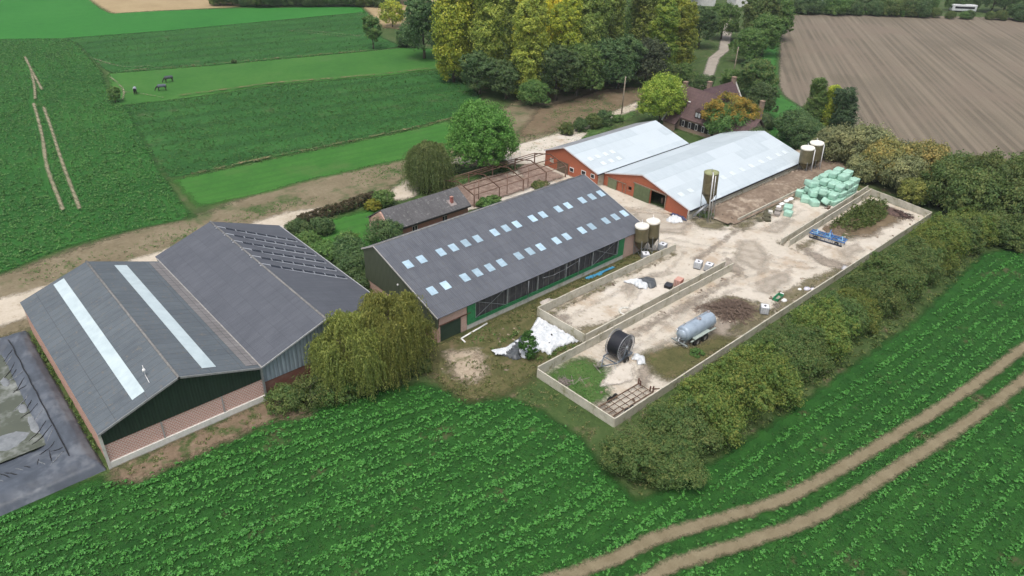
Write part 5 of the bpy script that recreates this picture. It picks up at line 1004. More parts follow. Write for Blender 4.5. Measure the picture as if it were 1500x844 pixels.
# mouldering pallets and blocks beside the lone green bales
rg = random.Random(77)
def block(label, loc, size, mat, rz=0, name='concrete_block', cat='block', group=None):
    mb = MB(); mb.obox((0,0,size[2]/2), size, (0,0,0), .05, rg); o = mb.build(name, mat, bevel=.04); o.location = (loc[0], loc[1], loc[2] if len(loc) > 2 else .02); o.rotation_euler = (0,0,rz); return tag(o, label, cat, group)
M_mossw = plain('mossy_wood', (.13,.12,.075), (.065,.065,.04), 4, .95, c3=(.22,.19,.14), s3=1.5)
for k, (x, y, n) in enumerate([(57.3,17.0,3),(58.6,17.6,4),(59.8,18.3,3),(56.3,17.8,2),(61.0,18.6,3)]):
    t = thing('pallet_stack', ['low mossy stack of broken pallets, nearest the earth bank corner','mossy pallet stack beside the grey blocks, tallest of them','mossy pallet stack against the bank wall behind the grey blocks','lowest mossy pallets at the near end of the row','mossy pallets farthest back along the bank wall'][k], 'pallets', (x,y,0), rg.uniform(0,1.2), 'mossy pallet stacks', local=True)
    for j in range(n): pallet(t, j*.16, M_mossw, (rg.uniform(-.1,.1), rg.uniform(-.1,.1)), rg.uniform(-.2,.2), 1.3, 1.0)
M_gblock = plain('grey_block', (.33,.30,.27), (.2,.18,.16), 3, .9)
block('grey concrete block nearest the mossy pallets', (60.4,16.9), (1.1,.9,.6), M_gblock, .3); block('grey concrete block between the pallets and the lone green bale', (61.9,17.5), (1.2,.9,.7), M_gblock, .1); block('pinkish concrete block lying on the mossy ground', (59.6,17.7,.5), (.9,.7,.4), M_conc2, .6)
for k, (x, y, s_) in enumerate([(65.2,18.7,1.1),(66.9,18.9,1.0),(68.3,18.9,1.2),(63.6,18.4,.9)]): bag(['white plastic bag in the row by the bank wall, second nearest','white plastic bag in the row by the bank wall, third nearest','white plastic bag in the row by the bank wall, next to the big green stack','white plastic bag in the row by the bank wall, nearest the grey blocks'][k], (x,y), (1.3*s_,.9,.5), M_white, 20+k, 'bag')
# ------------------------------------------------------------------ wrapped bales
M_bale = plain('bale_wrap', (.37,.58,.475), (.27,.45,.36), 1.3, .38, bump=.35, c3=(.34,.58,.46), s3=.9)
def bale(label, c, size=(2.1,1.25,1.0), rz=0, tilt=0, ty=0):
    mb = MB(); rg_ = random.Random(int(c[0]*31+c[1]*57+c[2]*11)); mb.obox((0,0,0), size, (0,0,0), .03, rg_)
    import bmesh
    o = mb.build('wrapped_bale', M_bale); b_ = bmesh.new(); b_.from_mesh(o.data)
    bmesh.ops.subdivide_edges(b_, edges=b_.edges, cuts=5, use_grid_fill=True); hx, hy, hz = (s/2 for s in size)
    for v in b_.verts:
        p = v.co; q = Vector((p.x/hx, p.y/hy, p.z/hz)); m_ = (abs(q.x)**14+abs(q.y)**14+abs(q.z)**14)**(1/14); bul = 1+.05*(1-min(1, abs(q.x))**2)
        v.co = Vector((p.x/m_, p.y/m_*bul, p.z/m_*(1+.04*math.cos(q.x*4)))); v.co += Vector((rg_.uniform(-1,1), rg_.uniform(-1,1), rg_.uniform(-1,1)))*.013
    for f in b_.faces: f.smooth = True
    b_.to_mesh(o.data); b_.free(); o.location = c; o.rotation_euler = (tilt, ty, rz)
    return tag(o, label, 'bale', 'mint green wrapped bales')
A_ = 0.0
rows = [ # depth from the front of the stack (x), height layers
 (72.6, [12.9+.1,14.3,15.7,17.1,18.4], 0), (72.6, [13.6,15.0,16.4,17.8], 1),
 (74.9, [13.0,14.35,15.7,17.1,18.5], 0), (74.9, [13.2,14.6,16.0,17.4,18.6], 1), (75.0, [13.7,15.1,16.6], 2),
 (77.2, [13.2,14.6,16.0,17.4,18.8], 0), (77.2, [13.3,14.7,16.1,17.5,18.8], 1), (77.2, [13.4,14.8,16.2,17.7], 2), (77.4, [14.6,16.2], 3),
 (79.4, [13.3,18.9], 0), (79.4, [13.3,18.9], 1), (79.4, [13.5,14.9,16.4,17.9], 2), (79.5, [15.0,16.6], 3)]
rb = random.Random(12); lay = ['bottom','second','third','top']; dep = {72.6:'front',74.9:'second',75.0:'second',77.2:'third',77.4:'third',79.4:'rear',79.5:'rear'}
ordn = ['rightmost','second from the right','middle','second from the left','leftmost']
for x, ys, l in rows:
    for j, y in enumerate(ys):
        bale(f'mint green bale {ordn[j]} in the {lay[l]} layer, {dep[x]} row of stack', (x+rb.uniform(-.25,.25), y+rb.uniform(-.07,.07), .52+l*.98+rb.uniform(-.02,.02)), (2.05,1.28,.97), rb.uniform(-.12,.12), rb.uniform(-.05,.05))
for lab, c, rz, ti, ty, sz in [
  ('mint green bale lying flat on the ground, foremost of the fallen ones', (69.6,15.3,.5), .9, .05, .02, (2.1,1.4,1.0)), ('mint green bale lying flat beside the foremost fallen one', (69.9,17.0,.5), .4, 0, .05, (2.2,1.4,1.0)),
  ('mint green bale tipped on its end leaning out of the stack front', (71.0,13.9,.75), .3, .35, .5, (1.9,1.3,1.05)), ('mint green bale fallen on top of the flat ones', (71.2,16.5,1.35), .7, .1, .15, (2.1,1.3,1.0)),
  ('mint green bale balanced above the fallen ones, its end sagging', (71.5,15.0,2.1), .45, .1, .22, (2.2,1.3,1.0)), ('mint green bale standing upright at the left foot of the stack', (70.6,18.6,.72), .2, 0, 1.45, (1.5,1.2,.8)),
  ('mint green bale on the left slope of the stack, lying crosswise', (72.4,17.9,2.4), 1.1, .15, .05, (2.0,1.3,1.0)),
  ('larger of the two lone mint green bales beside the grey blocks', (63.9,16.9,.5), .35, 0, 0, (1.8,1.3,1.0)), ('rounder of the two lone mint green bales, in front of the other', (61.9,15.7,.48), .2, 0, 0, (1.25,1.25,.95))]:
    bale(lab, c, sz, rz, ti, ty)
# rusty scrap in front of stack
sticks('scrap_iron', 'rusty scrap iron on the ground in front of the green bales', 70.3, 12.9, .9, .5, .4, 26, M_rust, 30, .5, 1.3, .05, 'scrap')
# ------------------------------------------------------------------ utility poles
for lab, x, y, h in (('wooden utility pole at the edge of the wood beyond the smaller metal roofed barn', 82.3,69.4,8.5),('wooden utility pole beside the lane behind the farmhouse', 129.0,70.5,9.0)):
    t = thing('utility_pole', lab, 'utility pole', (x,y,0), local=True); mb = MB(); mb.tube((0,0,-.2),(0,0,h),.17,.11); mb.build('pole', plain('pole_wood',(.30,.25,.19),(.2,.17,.13),5), t)
    mb = MB(); mb.lathe([(0,h-.3),(.05,h-.3),(.08,h-.15),(0,h-.1)], 10, c=(.18,0,0)); mb.tube((0,0,h-.35),(.18,0,h-.28),.025); mb.build('insulator', M_white, t)
mb = MB(); pts = [Vector((82.3,69.4,8.3)).lerp(Vector((129,70.5,8.8)), i/10)-Vector((0,0,1.2*math.sin(PI*i/10))) for i in range(11)]; mb.path(pts,.02,5); o = mb.build('overhead_cable', M_black); tag(o, 'thin overhead cable strung between the two wooden poles', 'cable')
# garden fence of the small frame building and yard fence posts
t = thing('metal_gate', 'thin metal fence standing in the gap beyond the bare steel frame', 'fence', (41.5,62,0), rad(5), local=True)
for x in (-2.5,0,2.5): mb = MB(); mb.tube((x,0,0),(x,0,1.5),.04); mb.build('post', M_steel, t)
mb = MB()
for z in (.4,.8,1.2,1.45): mb.rail((-2.5,0,z),(2.5,0,z),.03)
mb.build('rail', M_steel, t)
# ------------------------------------------------------------------ horses grazing
def horse(label, loc, rz, col, rug):
    t = thing('horse', label, 'horse', (*loc, 0), rz, 'horses grazing in the far paddock', local=True)
    V_ = [(0,0,1.15),(.35,0,1.18),(.72,0,1.2),(-.4,0,1.16),(-.75,0,1.22),(1.0,0,1.1),(1.3,0,.78),(1.5,0,.42),(1.62,0,.16),
          (.7,.18,.85),(.68,.18,.5),(.7,.18,.08),(.72,-.18,.85),(.8,-.18,.5),(.86,-.18,.08),
          (-.72,.2,.9),(-.85,.2,.52),(-.8,.2,.08),(-.7,-.2,.9),(-.78,-.2,.52),(-.7,-.2,.08),(-.98,0,1.2),(-1.05,0,.75)]
    E_ = [(0,1),(1,2),(0,3),(3,4),(2,5),(5,6),(6,7),(7,8),(2,9),(9,10),(10,11),(2,12),(12,13),(13,14),(4,15),(15,16),(16,17),(4,18),(18,19),(19,20),(4,21),(21,22)]
    R__ = [.34,.34,.3,.34,.32,.2,.14,.12,.08,.13,.07,.06,.13,.07,.06,.17,.08,.06,.17,.08,.06,.07,.04]
    me = bpy.data.meshes.new('body'); me.from_pydata(V_, E_, []); o = bpy.data.objects.new('body', me); COL.objects.link(o); o.parent = t
    m_ = o.modifiers.new('skin', 'SKIN'); 
    for i, sv in enumerate(me.skin_vertices[0].data): sv.radius = (R__[i], R__[i])
    me.skin_vertices[0].data[0].use_root = True
    s_ = o.modifiers.new('sub', 'SUBSURF'); s_.levels = 2; s_.render_levels = 2; me.materials.append(plain('horse_coat', col, tuple(c*.6 for c in col), 4, .6)); 
    mb = MB(); n = 14; xs = [-.95,-.6,-.2,.2,.6,.85]; vs = []
    for x in xs:
        for i in range(n+1): a = -.35+(PI+.7)*i/n; rr = .41 if abs(x) < .8 else .36; vs.append((x, math.cos(a)*rr*.95, 1.17+math.sin(a)*rr))
    mb.add(vs, [(j*(n+1)+i, j*(n+1)+i+1, (j+1)*(n+1)+i+1, (j+1)*(n+1)+i) for j in range(len(xs)-1) for i in range(n)], True); mb.build('rug', plain('horse_rug', rug, tuple(c*.75 for c in rug), 3, .8), t)
    for s in (-1, 1): mb = MB(); mb.lathe([(.05,0),(.035,.1),(0,.16)], 8, c=(1.22,s*.08,.92)); mb.build('ear', o.data.materials[0], t)
    return t
horse('dark horse in a grey blue rug, the middle one of the three', (7.0,146.6), rad(162), (.035,.03,.035), (.10,.115,.15)) ['label'] = 'dark horse in a grey blue rug, the middle one of the three grazing horses'
horse('dark horse in a slate rug grazing farthest right in the paddock', (10.9,153.0), rad(178), (.03,.027,.03), (.075,.085,.10))
horse('dark horse with a pale rump, leftmost, grazing near the small round tree', (1.3,147.6), rad(70), (.025,.022,.028), (.30,.33,.36))

# ------------------------------------------------------------------ vegetation
RNG = np.random.default_rng(21)
def shrub_proto(seed, lobes, n, leaf, h, mat, name='shrub', cat='shrub', clump=.3, r=.12, limbs=6, drop=0., trunk_h=None, fol='foliage', trn='stem', zmin=.15, spread=None, nclump=None):
    rng = np.random.default_rng(seed); t = thing(name, 'x', cat, (0,0,0), local=True)
    V, F, tone = crown(rng, lobes, n, leaf, clump, nclump, drop, zmin)
    np_mesh(fol, V, F, mat, {'tone': ('FACE', tone)}, t); o = kids(t)[0]; o['_org'] = [0,0,0]
    R = random.Random(seed); W_ = max(l[3] for l in lobes); trunk_mb(R, trunk_h or h, r, limbs, spread or W_*.75, .15, .8, 7).build(trn, M_bark, t); return t
M_bark = plain('bark', (.12,.095,.07), (.055,.045,.035), 5, .9, bump=.8)
L_hedge = leafmat('leaf_hedge', [(.052,.108,.032),(.082,.142,.042),(.125,.178,.054),(.18,.20,.066)])
L_hedge2 = leafmat('leaf_hedge_dark', [(.055,.10,.030),(.085,.135,.040),(.125,.17,.052),(.17,.19,.06)])
L_hedge3 = leafmat('leaf_hedge_yellow', [(.065,.125,.03),(.105,.168,.038),(.165,.212,.048),(.23,.235,.056)])
L_dark = leafmat('leaf_dark', [(.048,.098,.038),(.072,.13,.048),(.10,.165,.060),(.135,.19,.072)])
L_mid = leafmat('leaf_mid', [(.058,.125,.034),(.085,.165,.044),(.125,.21,.058),(.165,.24,.072)])
L_bright = leafmat('leaf_bright', [(.06,.16,.03),(.09,.22,.042),(.13,.28,.058),(.17,.33,.08)])
L_yg = leafmat('leaf_yellowgreen', [(.12,.23,.03),(.19,.31,.045),(.28,.40,.06),(.38,.46,.08)])
L_pop = leafmat('leaf_poplar', [(.15,.23,.04),(.25,.34,.05),(.38,.45,.06),(.55,.56,.08)])
L_popg = leafmat('leaf_poplar_green', [(.11,.17,.05),(.17,.235,.06),(.24,.31,.075),(.34,.38,.095)])
L_gold = leafmat('leaf_gold', [(.22,.28,.04),(.40,.42,.05),(.60,.54,.06),(.72,.58,.06)])
L_orange = leafmat('leaf_orange', [(.07,.12,.03),(.14,.16,.035),(.27,.20,.04),(.38,.24,.05)])
L_willow = leafmat('leaf_willow', [(.10,.14,.04),(.17,.205,.055),(.26,.285,.075),(.36,.36,.10)])
L_greyw = leafmat('leaf_greywillow', [(.13,.16,.08),(.19,.22,.105),(.27,.29,.135),(.36,.36,.165)])
L_ochre = leafmat('leaf_ochre', [(.13,.16,.06),(.22,.23,.08),(.34,.30,.10),(.44,.35,.115)])
L_maroon = leafmat('leaf_maroon', [(.05,.075,.03),(.075,.06,.032),(.10,.07,.04),(.06,.09,.036)])
L_crop = leafmat('leaf_crop', [(.030,.105,.018),(.045,.145,.025),(.066,.19,.034),(.10,.25,.05)], .45, .2)
L_beet = leafmat('leaf_beet', [(.026,.092,.020),(.040,.128,.028),(.058,.165,.036),(.082,.20,.048)], .5, .15)
L_weed = leafmat('leaf_weed', [(.045,.075,.02),(.08,.11,.03),(.13,.14,.05),(.20,.16,.09)], .7, .15)
L_grass = leafmat('leaf_grass', [(.035,.10,.018),(.055,.15,.026),(.08,.18,.04),(.12,.19,.055)], .6, .2)
def set_mat(root, mat):
    for c in kids(root):
        if c.name.startswith(('foliage','crown')):
            c.material_slots[0].link = 'OBJECT'; c.material_slots[0].material = mat
# --- crops: one object each, nobody could count the plants
def plants(name, P, rng, leaf, nl, mat, h=.25, spread=.22, label='', cat='crop', jit=.3, up=.55):
    n = len(P); C0 = np.repeat(P, nl, 0); a = rng.uniform(0, 2*PI, n*nl); s = np.repeat(rng.uniform(.65, 1.35, n), nl); rr = spread*s*rng.uniform(.25, 1, n*nl)
    D = np.stack([np.cos(a), np.sin(a), np.zeros(n*nl)], 1); Z = h*s*rng.uniform(.45, 1.05, n*nl)
    C = np.concatenate([C0, np.zeros((n*nl, 1))], 1)+D*rr[:, None]; C[:, 2] = Z+.02
    N = unit(D*rng.uniform(-.1, .75, n*nl)[:, None]+np.array([0, 0, up+.4])+rng.normal(size=(n*nl, 3))*jit); L = leaf*s*rng.uniform(.7, 1.3, n*nl)
    V, F = quads(C, N, D+rng.normal(size=D.shape)*.3, L, L*.62); tone = np.clip(np.repeat(rng.random(n), nl)*.5+rng.random(n*nl)*.5, 0, 1)
    o = np_mesh(name, V, F, mat, {'tone': ('FACE', tone)}); o['kind'] = 'stuff'; o['label'] = label; o['category'] = cat; return o
def lownoise(P, f, seed):
    rg = np.random.default_rng(seed); out = np.zeros(len(P))
    for k in range(7):
        a = rg.uniform(0, 2*PI); w_ = f*rg.uniform(.5, 2.2); out += np.sin((P[:, 0]*math.cos(a)+P[:, 1]*math.sin(a))*w_+rg.uniform(0, 6))
    return out/3.5
vis_crop = [(-53,27.5),(-41,25.5),(-39.0,23.6),(-32.8,23.2),(-26.4,23.4),(-20.7,21.2),(-14.8,19.8),(-10.8,18.0),(-9.6,15.8),(-8.8,12.1),(-5.2,10.6),(-4.0,6.6),(-3.7,1.2),(-5.4,-3.5),(-6.2,-8.6),(-0.7,-9.9),(9.7,-10.8),(22.5,-11.5),(45.6,-12.4),(61.5,-11.6),(73.5,-11.2),(86,-16),(104,-27),(66,-42),(20,-46),(-20,-34),(-44,-8),(-62,16)]
P = scatter_in(vis_crop, 20.0, RNG, 0, 1.2)
# drilled rows: follow the field edge directions, denser bands and gaps
rowdir = np.where(P[:, 1] > 0, 1.0, 1.0)
s_ = P[:, 1]-.19*np.maximum(0, -12-P[:, 0])+.055*np.maximum(0, P[:, 0])
band = .5+.5*np.cos(2*PI*s_/1.45); wr = np.clip((P[:, 0]+8)/10, 0, 1); keep = (band > .50+.22*wr) | (RNG.random(len(P)) < .14-.09*wr); tl = np.abs(((s_/5.6) % 1)-.5); keep &= (tl > .075) | (RNG.random(len(P)) < .12)
dn = lownoise(P, .55, 3)+.6*np.sin(2*PI*s_/6.2+.6*lownoise(P, .2, 9)); right = P[:, 0] > -5
thin = (RNG.random(len(P)) < np.clip(.86+.33*dn, .12, 1)*np.where(right & (P[:, 1] < -6), .80, 1))
dt = sdist(P, track_all); dr = np.maximum(sdist(P, ruts[0]), sdist(P, ruts[1]))
keep &= thin & (dr < -.12) & ((dt < 0) | (RNG.random(len(P)) < .5)) & (np.hypot(P[:, 0]+1, P[:, 1]-9) > 3)
Pc = P[keep]; plants('crop_plants', Pc, RNG, .165, 8, L_crop, .24, .14, 'leafy green cover crop growing in rows in the near field', 'crop')
P = scatter_in(vis_crop, 8.0, RNG, 0, .6); dr = np.maximum(sdist(P, ruts[0]), sdist(P, ruts[1])); plants('crop_undergrowth', P[dr < -.05], RNG, .14, 3, leafmat('leaf_under', [(.016,.060,.012),(.024,.085,.016),(.036,.115,.022),(.055,.145,.03)]), .10, .20, 'low green seedlings between the crop rows of the near field', 'crop')
lp = left_poly
P = scatter_in(lp, 4.0, RNG, 0, .8); keep = np.ones(len(P), bool)
for q in [[(-26.5,88),(-24.6,100),(-22.6,115),(-20.0,132),(-18.0,148)],[(-28.4,89),(-28.3,100),(-25.5,115),(-22.2,129),(-19.5,150),(-16,165)],[(-14.9,161),(-13.2,176),(-11.4,190)]]: keep &= sdist(P, offset_line(q, .5, -.5)) < 0
keep &= RNG.random(len(P)) < np.clip(.9+.25*lownoise(P, .2, 5), .4, 1)
P = P[keep]; plants('crop_plants', P, RNG, .24, 5, L_beet, .26, .24, 'dense dark green crop in the far left field', 'crop', jit=.45)
P = np.concatenate([scatter_in(lower_poly, 2.6, RNG, 0, 1), scatter_in(upper_poly, 1.2, RNG, 0, 1)]); P = P[RNG.random(len(P)) < np.clip(.85+.35*lownoise(P, .25, 6), .3, 1)]
plants('crop_plants', P, RNG, .26, 4, leafmat('leaf_strip', [(.03,.095,.022),(.044,.128,.030),(.06,.16,.038),(.085,.19,.048)]), .22, .28, 'low green crop in the strips around the horse paddock', 'crop', jit=.45)
# --- weeds and rough grass
def weeds(polys, dens, h, leaf, nl, mat, label, fall=1.0, thr=-.2, f=.9, seed=1, spread=.16, cat='weeds'):
    P = np.concatenate([scatter_in(p, dens, RNG, 0, fall) for p in polys]); P = P[lownoise(P, f, seed)+RNG.normal(size=len(P))*.25 > thr]
    return plants('weeds', P, RNG, leaf, nl, mat, h, spread, label, cat, .5, .1)
weeds([[(8.2,20.5),(34,20.2),(34,23.1),(-2,23.1),(-4.5,22.0),(-1.5,20),(0,18)], [(-1,11.2),(8.3,12.2),(2.5,13),(-.5,14.2),(-3,16.5),(-4.5,13)], [(-9.5,12),(-5,10.8),(-.5,11),(-1.5,16),(-9,22.5),(-10,18)]], 7, .26, .16, 6, L_weed, 'rough mixed weeds between the cattle barn and the walls', 1.0, -.15, 1.0, 2)
weeds([[(-4,.0),(-.3,0),(-.5,11),(-5,11),(-5,6)], [(-5.5,-8),(-1,-9),(0,-.3),(-4,0)], [(-39.5,24),(-26,23.6),(-21,21.5),(-21,23),(-25.5,25.9),(-40,25.9)]], 7, .2, .15, 6, L_weed, 'rough weeds outside the front corner of the yard and below the brick barn', .8, .0, .9, 3)
weeds([[(11,3),(13,5.8),(16,5),(18,2.8),(20,2.6),(22,.4),(12,.4)]], 30, .13, .11, 6, L_weed, 'weeds and low scrub between the tanker and the outer wall', 1.0, -.3, 1.0, 22)
weeds([[(13.4,1.2),(14.5,2.8),(17,2.6),(16.8,1.2)]], 16, .16, .15, 6, leafmat('leaf_yellowweed', [(.13,.16,.02),(.2,.23,.03),(.3,.3,.04),(.2,.22,.04)]), 'bright yellow green weeds beside the outer wall near the tanker', .8, -.6, 1.2, 23)
weeds([[(.4,4),(2.2,3.4),(4.6,4.8),(6.6,6.9),(6.2,10.6),(.3,10.7)], [(-1.5,22.6),(3,23),(2,20),(-3,20)]], 12, .13, .14, 5, L_grass, 'green grass in the front corner of the walled yard', 1.2, -.8, 1, 4, cat='grass')
weeds([[(14,.3),(17,1.8),(24,2.4),(31,3.2),(34,1),(36,.3)], [(37,.3),(37,2),(44,2.4),(52,.9),(52,.3)], [(51.2,9.3),(80,10.4),(80,9.4),(51.5,8.2)], [(51.2,10.9),(82,12.2),(80,13),(52,11.7)], [(50.8,19.3),(68,19.4),(68,18.2),(56,17.0),(51,17.6)], [(9,12.4),(37,12.3),(30,13.1),(12,13.2)], [(9,19),(36,18.9),(36,19.6),(9,19.9)],[(9,11.2),(37,11.05),(37,12.0),(9,12.0)], [(47.4,21.5),(47.6,24.8),(56,24.6),(55,22.6),(51,21)]], 6, .2, .15, 5, L_weed, 'weeds growing along the feet of the concrete walls', .5, .1, 1.4, 5)
weeds([[(61.5,8.4),(64,9.7),(80,10.4),(80.6,7.5),(75,4.6),(69,4.0),(64.5,5.4)]], 15, .8, .3, 7, leafmat('leaf_tallweed', [(.045,.085,.02),(.075,.125,.03),(.11,.155,.042),(.13,.13,.05)]), 'tall overgrown weeds on the heap in the far bunker', 1.2, -.9, .8, 6, .3)
weeds([[(3,12.2),(8.3,12.3),(6,13.3),(3.4,12.9),(1,13.8)], [(-2,18),(2,19),(5,19.5),(3,18.2),(-1,17.9)]], 16, .4, .2, 8, L_mid, 'bushy green weeds around the edges of the white sheet', .4, -.7, 1, 7, .25)
weeds([[(-41.0,27.5),(-40.45,27.5),(-40.45,54),(-41,54)]], 14, .4, .2, 7, L_mid, 'weeds in the gap between the lagoon and the brick barn', .1, -.4, 1, 8, .15)
weeds([[(-10.5,92),(18,90.8),(37,89.5),(50,90),(50,89),(37,88.3),(18,89.4),(-10,91)], [(5,169.2),(24,164),(47,159),(70,153.5),(70,152.2),(24,162.5),(5,168)]], 2.2, .3, .25, 5, leafmat('leaf_dry', [(.08,.11,.045),(.13,.14,.07),(.18,.17,.09),(.24,.21,.12)]), 'dry grass margins between the green strips', .3, -.1, .5, 9, .2)
weeds([[(-60,74),(-40,73.5),(-22,76),(-2,78),(19,77.5),(33,76),(50,77),(60,70),(40,66),(25,69),(12,66),(-2,68),(-22,67),(-42,66),(-60,66)], [(-40,59),(-4,61),(-4,58),(-40,57)], [(50,69),(64,78),(78,84),(96,84),(108,77),(90,71),(70,70)], [(47,66),(58,69),(74,69.5),(90,71),(84,66.5),(72,63.5),(60,61),(50,62)], [(17,66),(24,69),(36,64),(40,60),(46,59.5),(24,59.3),(18,61)]], 5, .12, .14, 5, L_grass, 'rough grass and weeds along the dirt tracks behind the farm', 1.0, .35, .3, 12, .22)
# ground plants beneath hedge
weeds([[(-5,-8),(0,-9.6),(10,-10.4),(22.5,-11),(45,-12),(73,-11),(80,-6),(80,-.3),(-.3,-.3),(-3,-2)]], 3.2, .4, .24, 6, L_hedge2, 'undergrowth below the long hedgerow', .5, -.6, .8, 10, .25)

# --- near willows with hanging strands
def willow(name, label, loc, H, rx, ry, nstr, seed, mat, leaf=.26, drop=(.45,.95), group=None):
    rng = np.random.default_rng(seed); t = thing(name, label, 'willow', (*loc, 0), 0, group, local=True)
    K = 34; bd = unit(rng.normal(size=(K, 3))); bd[:, 2] = np.abs(bd[:, 2])*.9+.05; bd = unit(bd); br = rng.uniform(.7, 1.05, K)
    Bc = np.stack([bd[:, 0]*rx*.80*br, bd[:, 1]*ry*.80*br, H*.50+bd[:, 2]*H*.46*br], 1)
    allP = []; allN = []; allT = []; allL = []; tone = []
    for s in range(nstr):
        k = rng.integers(0, K); p = Bc[k]+unit(rng.normal(size=(1, 3)))[0]*np.array([1.0, 1.0, .55])*rng.uniform(.1, 1.0)*rx*.26
        out = np.array([p[0], p[1], 0]); out /= np.linalg.norm(out)+1e-6; out += rng.normal(size=3)*np.array([.5,.5,0]); L = p[2]*rng.uniform(*drop)*(.55 if rng.random() < .4 else 1); m = max(5, int(L/(leaf*.34)))
        tt = (np.arange(m)+.5)/m; arc = rng.uniform(.35, 1.0); sway = rng.normal(size=2)*.10
        Q = p[None]+np.stack([out[0]*arc*(1-np.exp(-tt*4))+sway[0]*tt*L, out[1]*arc*(1-np.exp(-tt*4))+sway[1]*tt*L, .35*np.sin(np.minimum(tt*5, PI))*arc-L*tt**1.25], 1)
        Q += rng.normal(size=Q.shape)*.06; ok = Q[:, 2] > .1; Q = Q[ok]; m = len(Q)
        if m < 2: continue
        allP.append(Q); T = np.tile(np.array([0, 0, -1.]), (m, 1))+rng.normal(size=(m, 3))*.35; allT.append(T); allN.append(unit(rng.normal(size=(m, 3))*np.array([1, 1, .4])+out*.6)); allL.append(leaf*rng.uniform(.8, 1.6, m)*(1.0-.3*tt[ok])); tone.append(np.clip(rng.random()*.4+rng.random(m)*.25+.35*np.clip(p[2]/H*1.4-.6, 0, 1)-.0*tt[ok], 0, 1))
    Pp = np.concatenate(allP); V, F = quads(Pp, np.concatenate(allN), np.concatenate(allT), np.concatenate(allL), np.concatenate(allL)*.34)
    np_mesh('crown', V, F, mat, {'tone': ('FACE', np.concatenate(tone))}, t)
    R = random.Random(seed); mb = trunk_mb(R, H*.75, .4, 12, rx*.7, .3, .9, 9); mb.build('trunk', M_bark, t); return t
willow('willow_tree', 'big weeping willow in front of the grey barn gable, left of its larger twin', (-16.5,22.8), 9.0, 4.3, 4.0, 2400, 1, L_willow)
willow('willow_tree', 'big weeping willow at the corner of the cattle barn, right of its twin', (-11.9,22.6), 10.0, 4.3, 4.0, 2800, 2, L_willow)
willow('willow_tree', 'grey green weeping willow behind the low shed, beside the big round tree', (22.0,61.3), 9.4, 3.7, 3.7, 1700, 3, leafmat('leaf_willow_grey', [(.07,.11,.04),(.115,.16,.055),(.17,.21,.075),(.22,.24,.095)]), .3, (.6,.98))
def one(label, loc, lobes, n, leaf, h, mat, seed, name='shrub', cat='shrub', **k):
    t = shrub_proto(seed, lobes, n, leaf, h, mat, name, cat, **k); t['label'] = label; t.location = (*loc, 0); return t
# undergrowth between willows and field
for k, (x, y, r, h, lb) in enumerate([(-21.6,23.2,2.6,2.9,'low dark bush under the left willow, nearest the brick barn'),(-18.9,21.9,2.4,2.5,'low dark bush under the left willow, second from the brick barn'),(-16.2,21.6,2.0,1.9,'low dark bush at the foot of the left willow, facing the field'),(-12.6,21.0,1.9,1.8,'low dark bush between the feet of the two willows'),(-9.8,20.4,1.5,1.3,'small low bush at the foot of the right willow')]):
    one(lb, (x,y), [(0,0,h*.5,r,r*.9,h*.5),(r*.5,.3,h*.45,r*.6,r*.6,h*.4)], 5200, .17, h, L_hedge2 if k != 1 else L_mid, 60+k, r=.06)
one('low dark bush against the downpipe where the brick barn and grey barn meet', (-24.2,24.2), [(0,0,1.2,1.9,1.7,1.3),(1.0,-.5,1.0,1.3,1.2,1.0)], 6500, .17, 2.2, L_hedge2, 66, r=.06)
one('young bright green sapling growing in front of the big white sheet', (1.3,14.4), [(0,0,1.7,1.0,1.0,1.5),(.2,.1,2.9,.55,.55,.8)], 4200, .17, 3.4, leafmat('leaf_sapling', [(.022,.075,.012),(.035,.11,.018),(.05,.14,.026),(.07,.17,.04)]), 70, 'sapling', 'sapling', r=.06, fol='crown', trn='trunk')
# --- long hedgerow beside the outer wall
hr = random.Random(55)
HP = [shrub_proto(100+i, L+[(hr.uniform(-2.6,2.6), hr.uniform(-2.6,2.4), hr.uniform(2.2,4.3), hr.uniform(.6,1.2), hr.uniform(.6,1.2), hr.uniform(.7,1.4)) for _ in range(9)], int(n*1.6), .175, 4.6, m, 'hedge_shrub', r=.1, limbs=8, clump=.3) for i, (L, n, m) in enumerate([
    ([(0,0,2.3,3.0,3.2,2.2),(1.6,-1.2,1.9,2.1,2.2,1.8),(-1.7,1.0,2.2,2.0,2.1,1.9),(0.2,-2.4,1.5,2.2,1.8,1.5)], 22000, L_hedge),
    ([(0,0,2.5,3.1,3.0,2.3),(-1.2,-1.6,1.8,2.2,2.2,1.8),(1.9,.6,2.1,2.0,2.2,2.0)], 22000, L_hedge),
    ([(0,0,2.4,2.8,3.3,2.4),(1.3,1.6,2.2,2.0,2.0,1.9),(-1.3,-2.1,1.6,2.1,2.0,1.6)], 22000, L_hedge2)])]
hed = [(-2.4,-4.6,1.0,0,0),(-1.0,-7.0,.82,1,.8),(3.0,-4.8,1.0,1,1.2),(7.6,-5.0,1.06,2,.3,'y'),(12.2,-5.4,1.12,2,2.0),(16.4,-5.6,1.1,2,.7),(20.8,-5.4,.96,0,2.8),(25.2,-5.6,.90,1,.4),(29.8,-5.5,1.12,0,1.6,'y'),(34.4,-5.6,1.0,1,2.6),(38.8,-5.6,.88,2,.2),(43.2,-5.4,1.0,1,1.0),(47.8,-5.6,1.16,0,3.0),(52.4,-5.5,.94,1,.1),(57.0,-5.5,1.02,0,1.9),(61.6,-5.6,.95,2,.9),(66.2,-5.4,1.2,1,2.2,'y'),(70.8,-5.8,1.1,0,.5),(74.6,-6.4,1.08,2,1.4)]
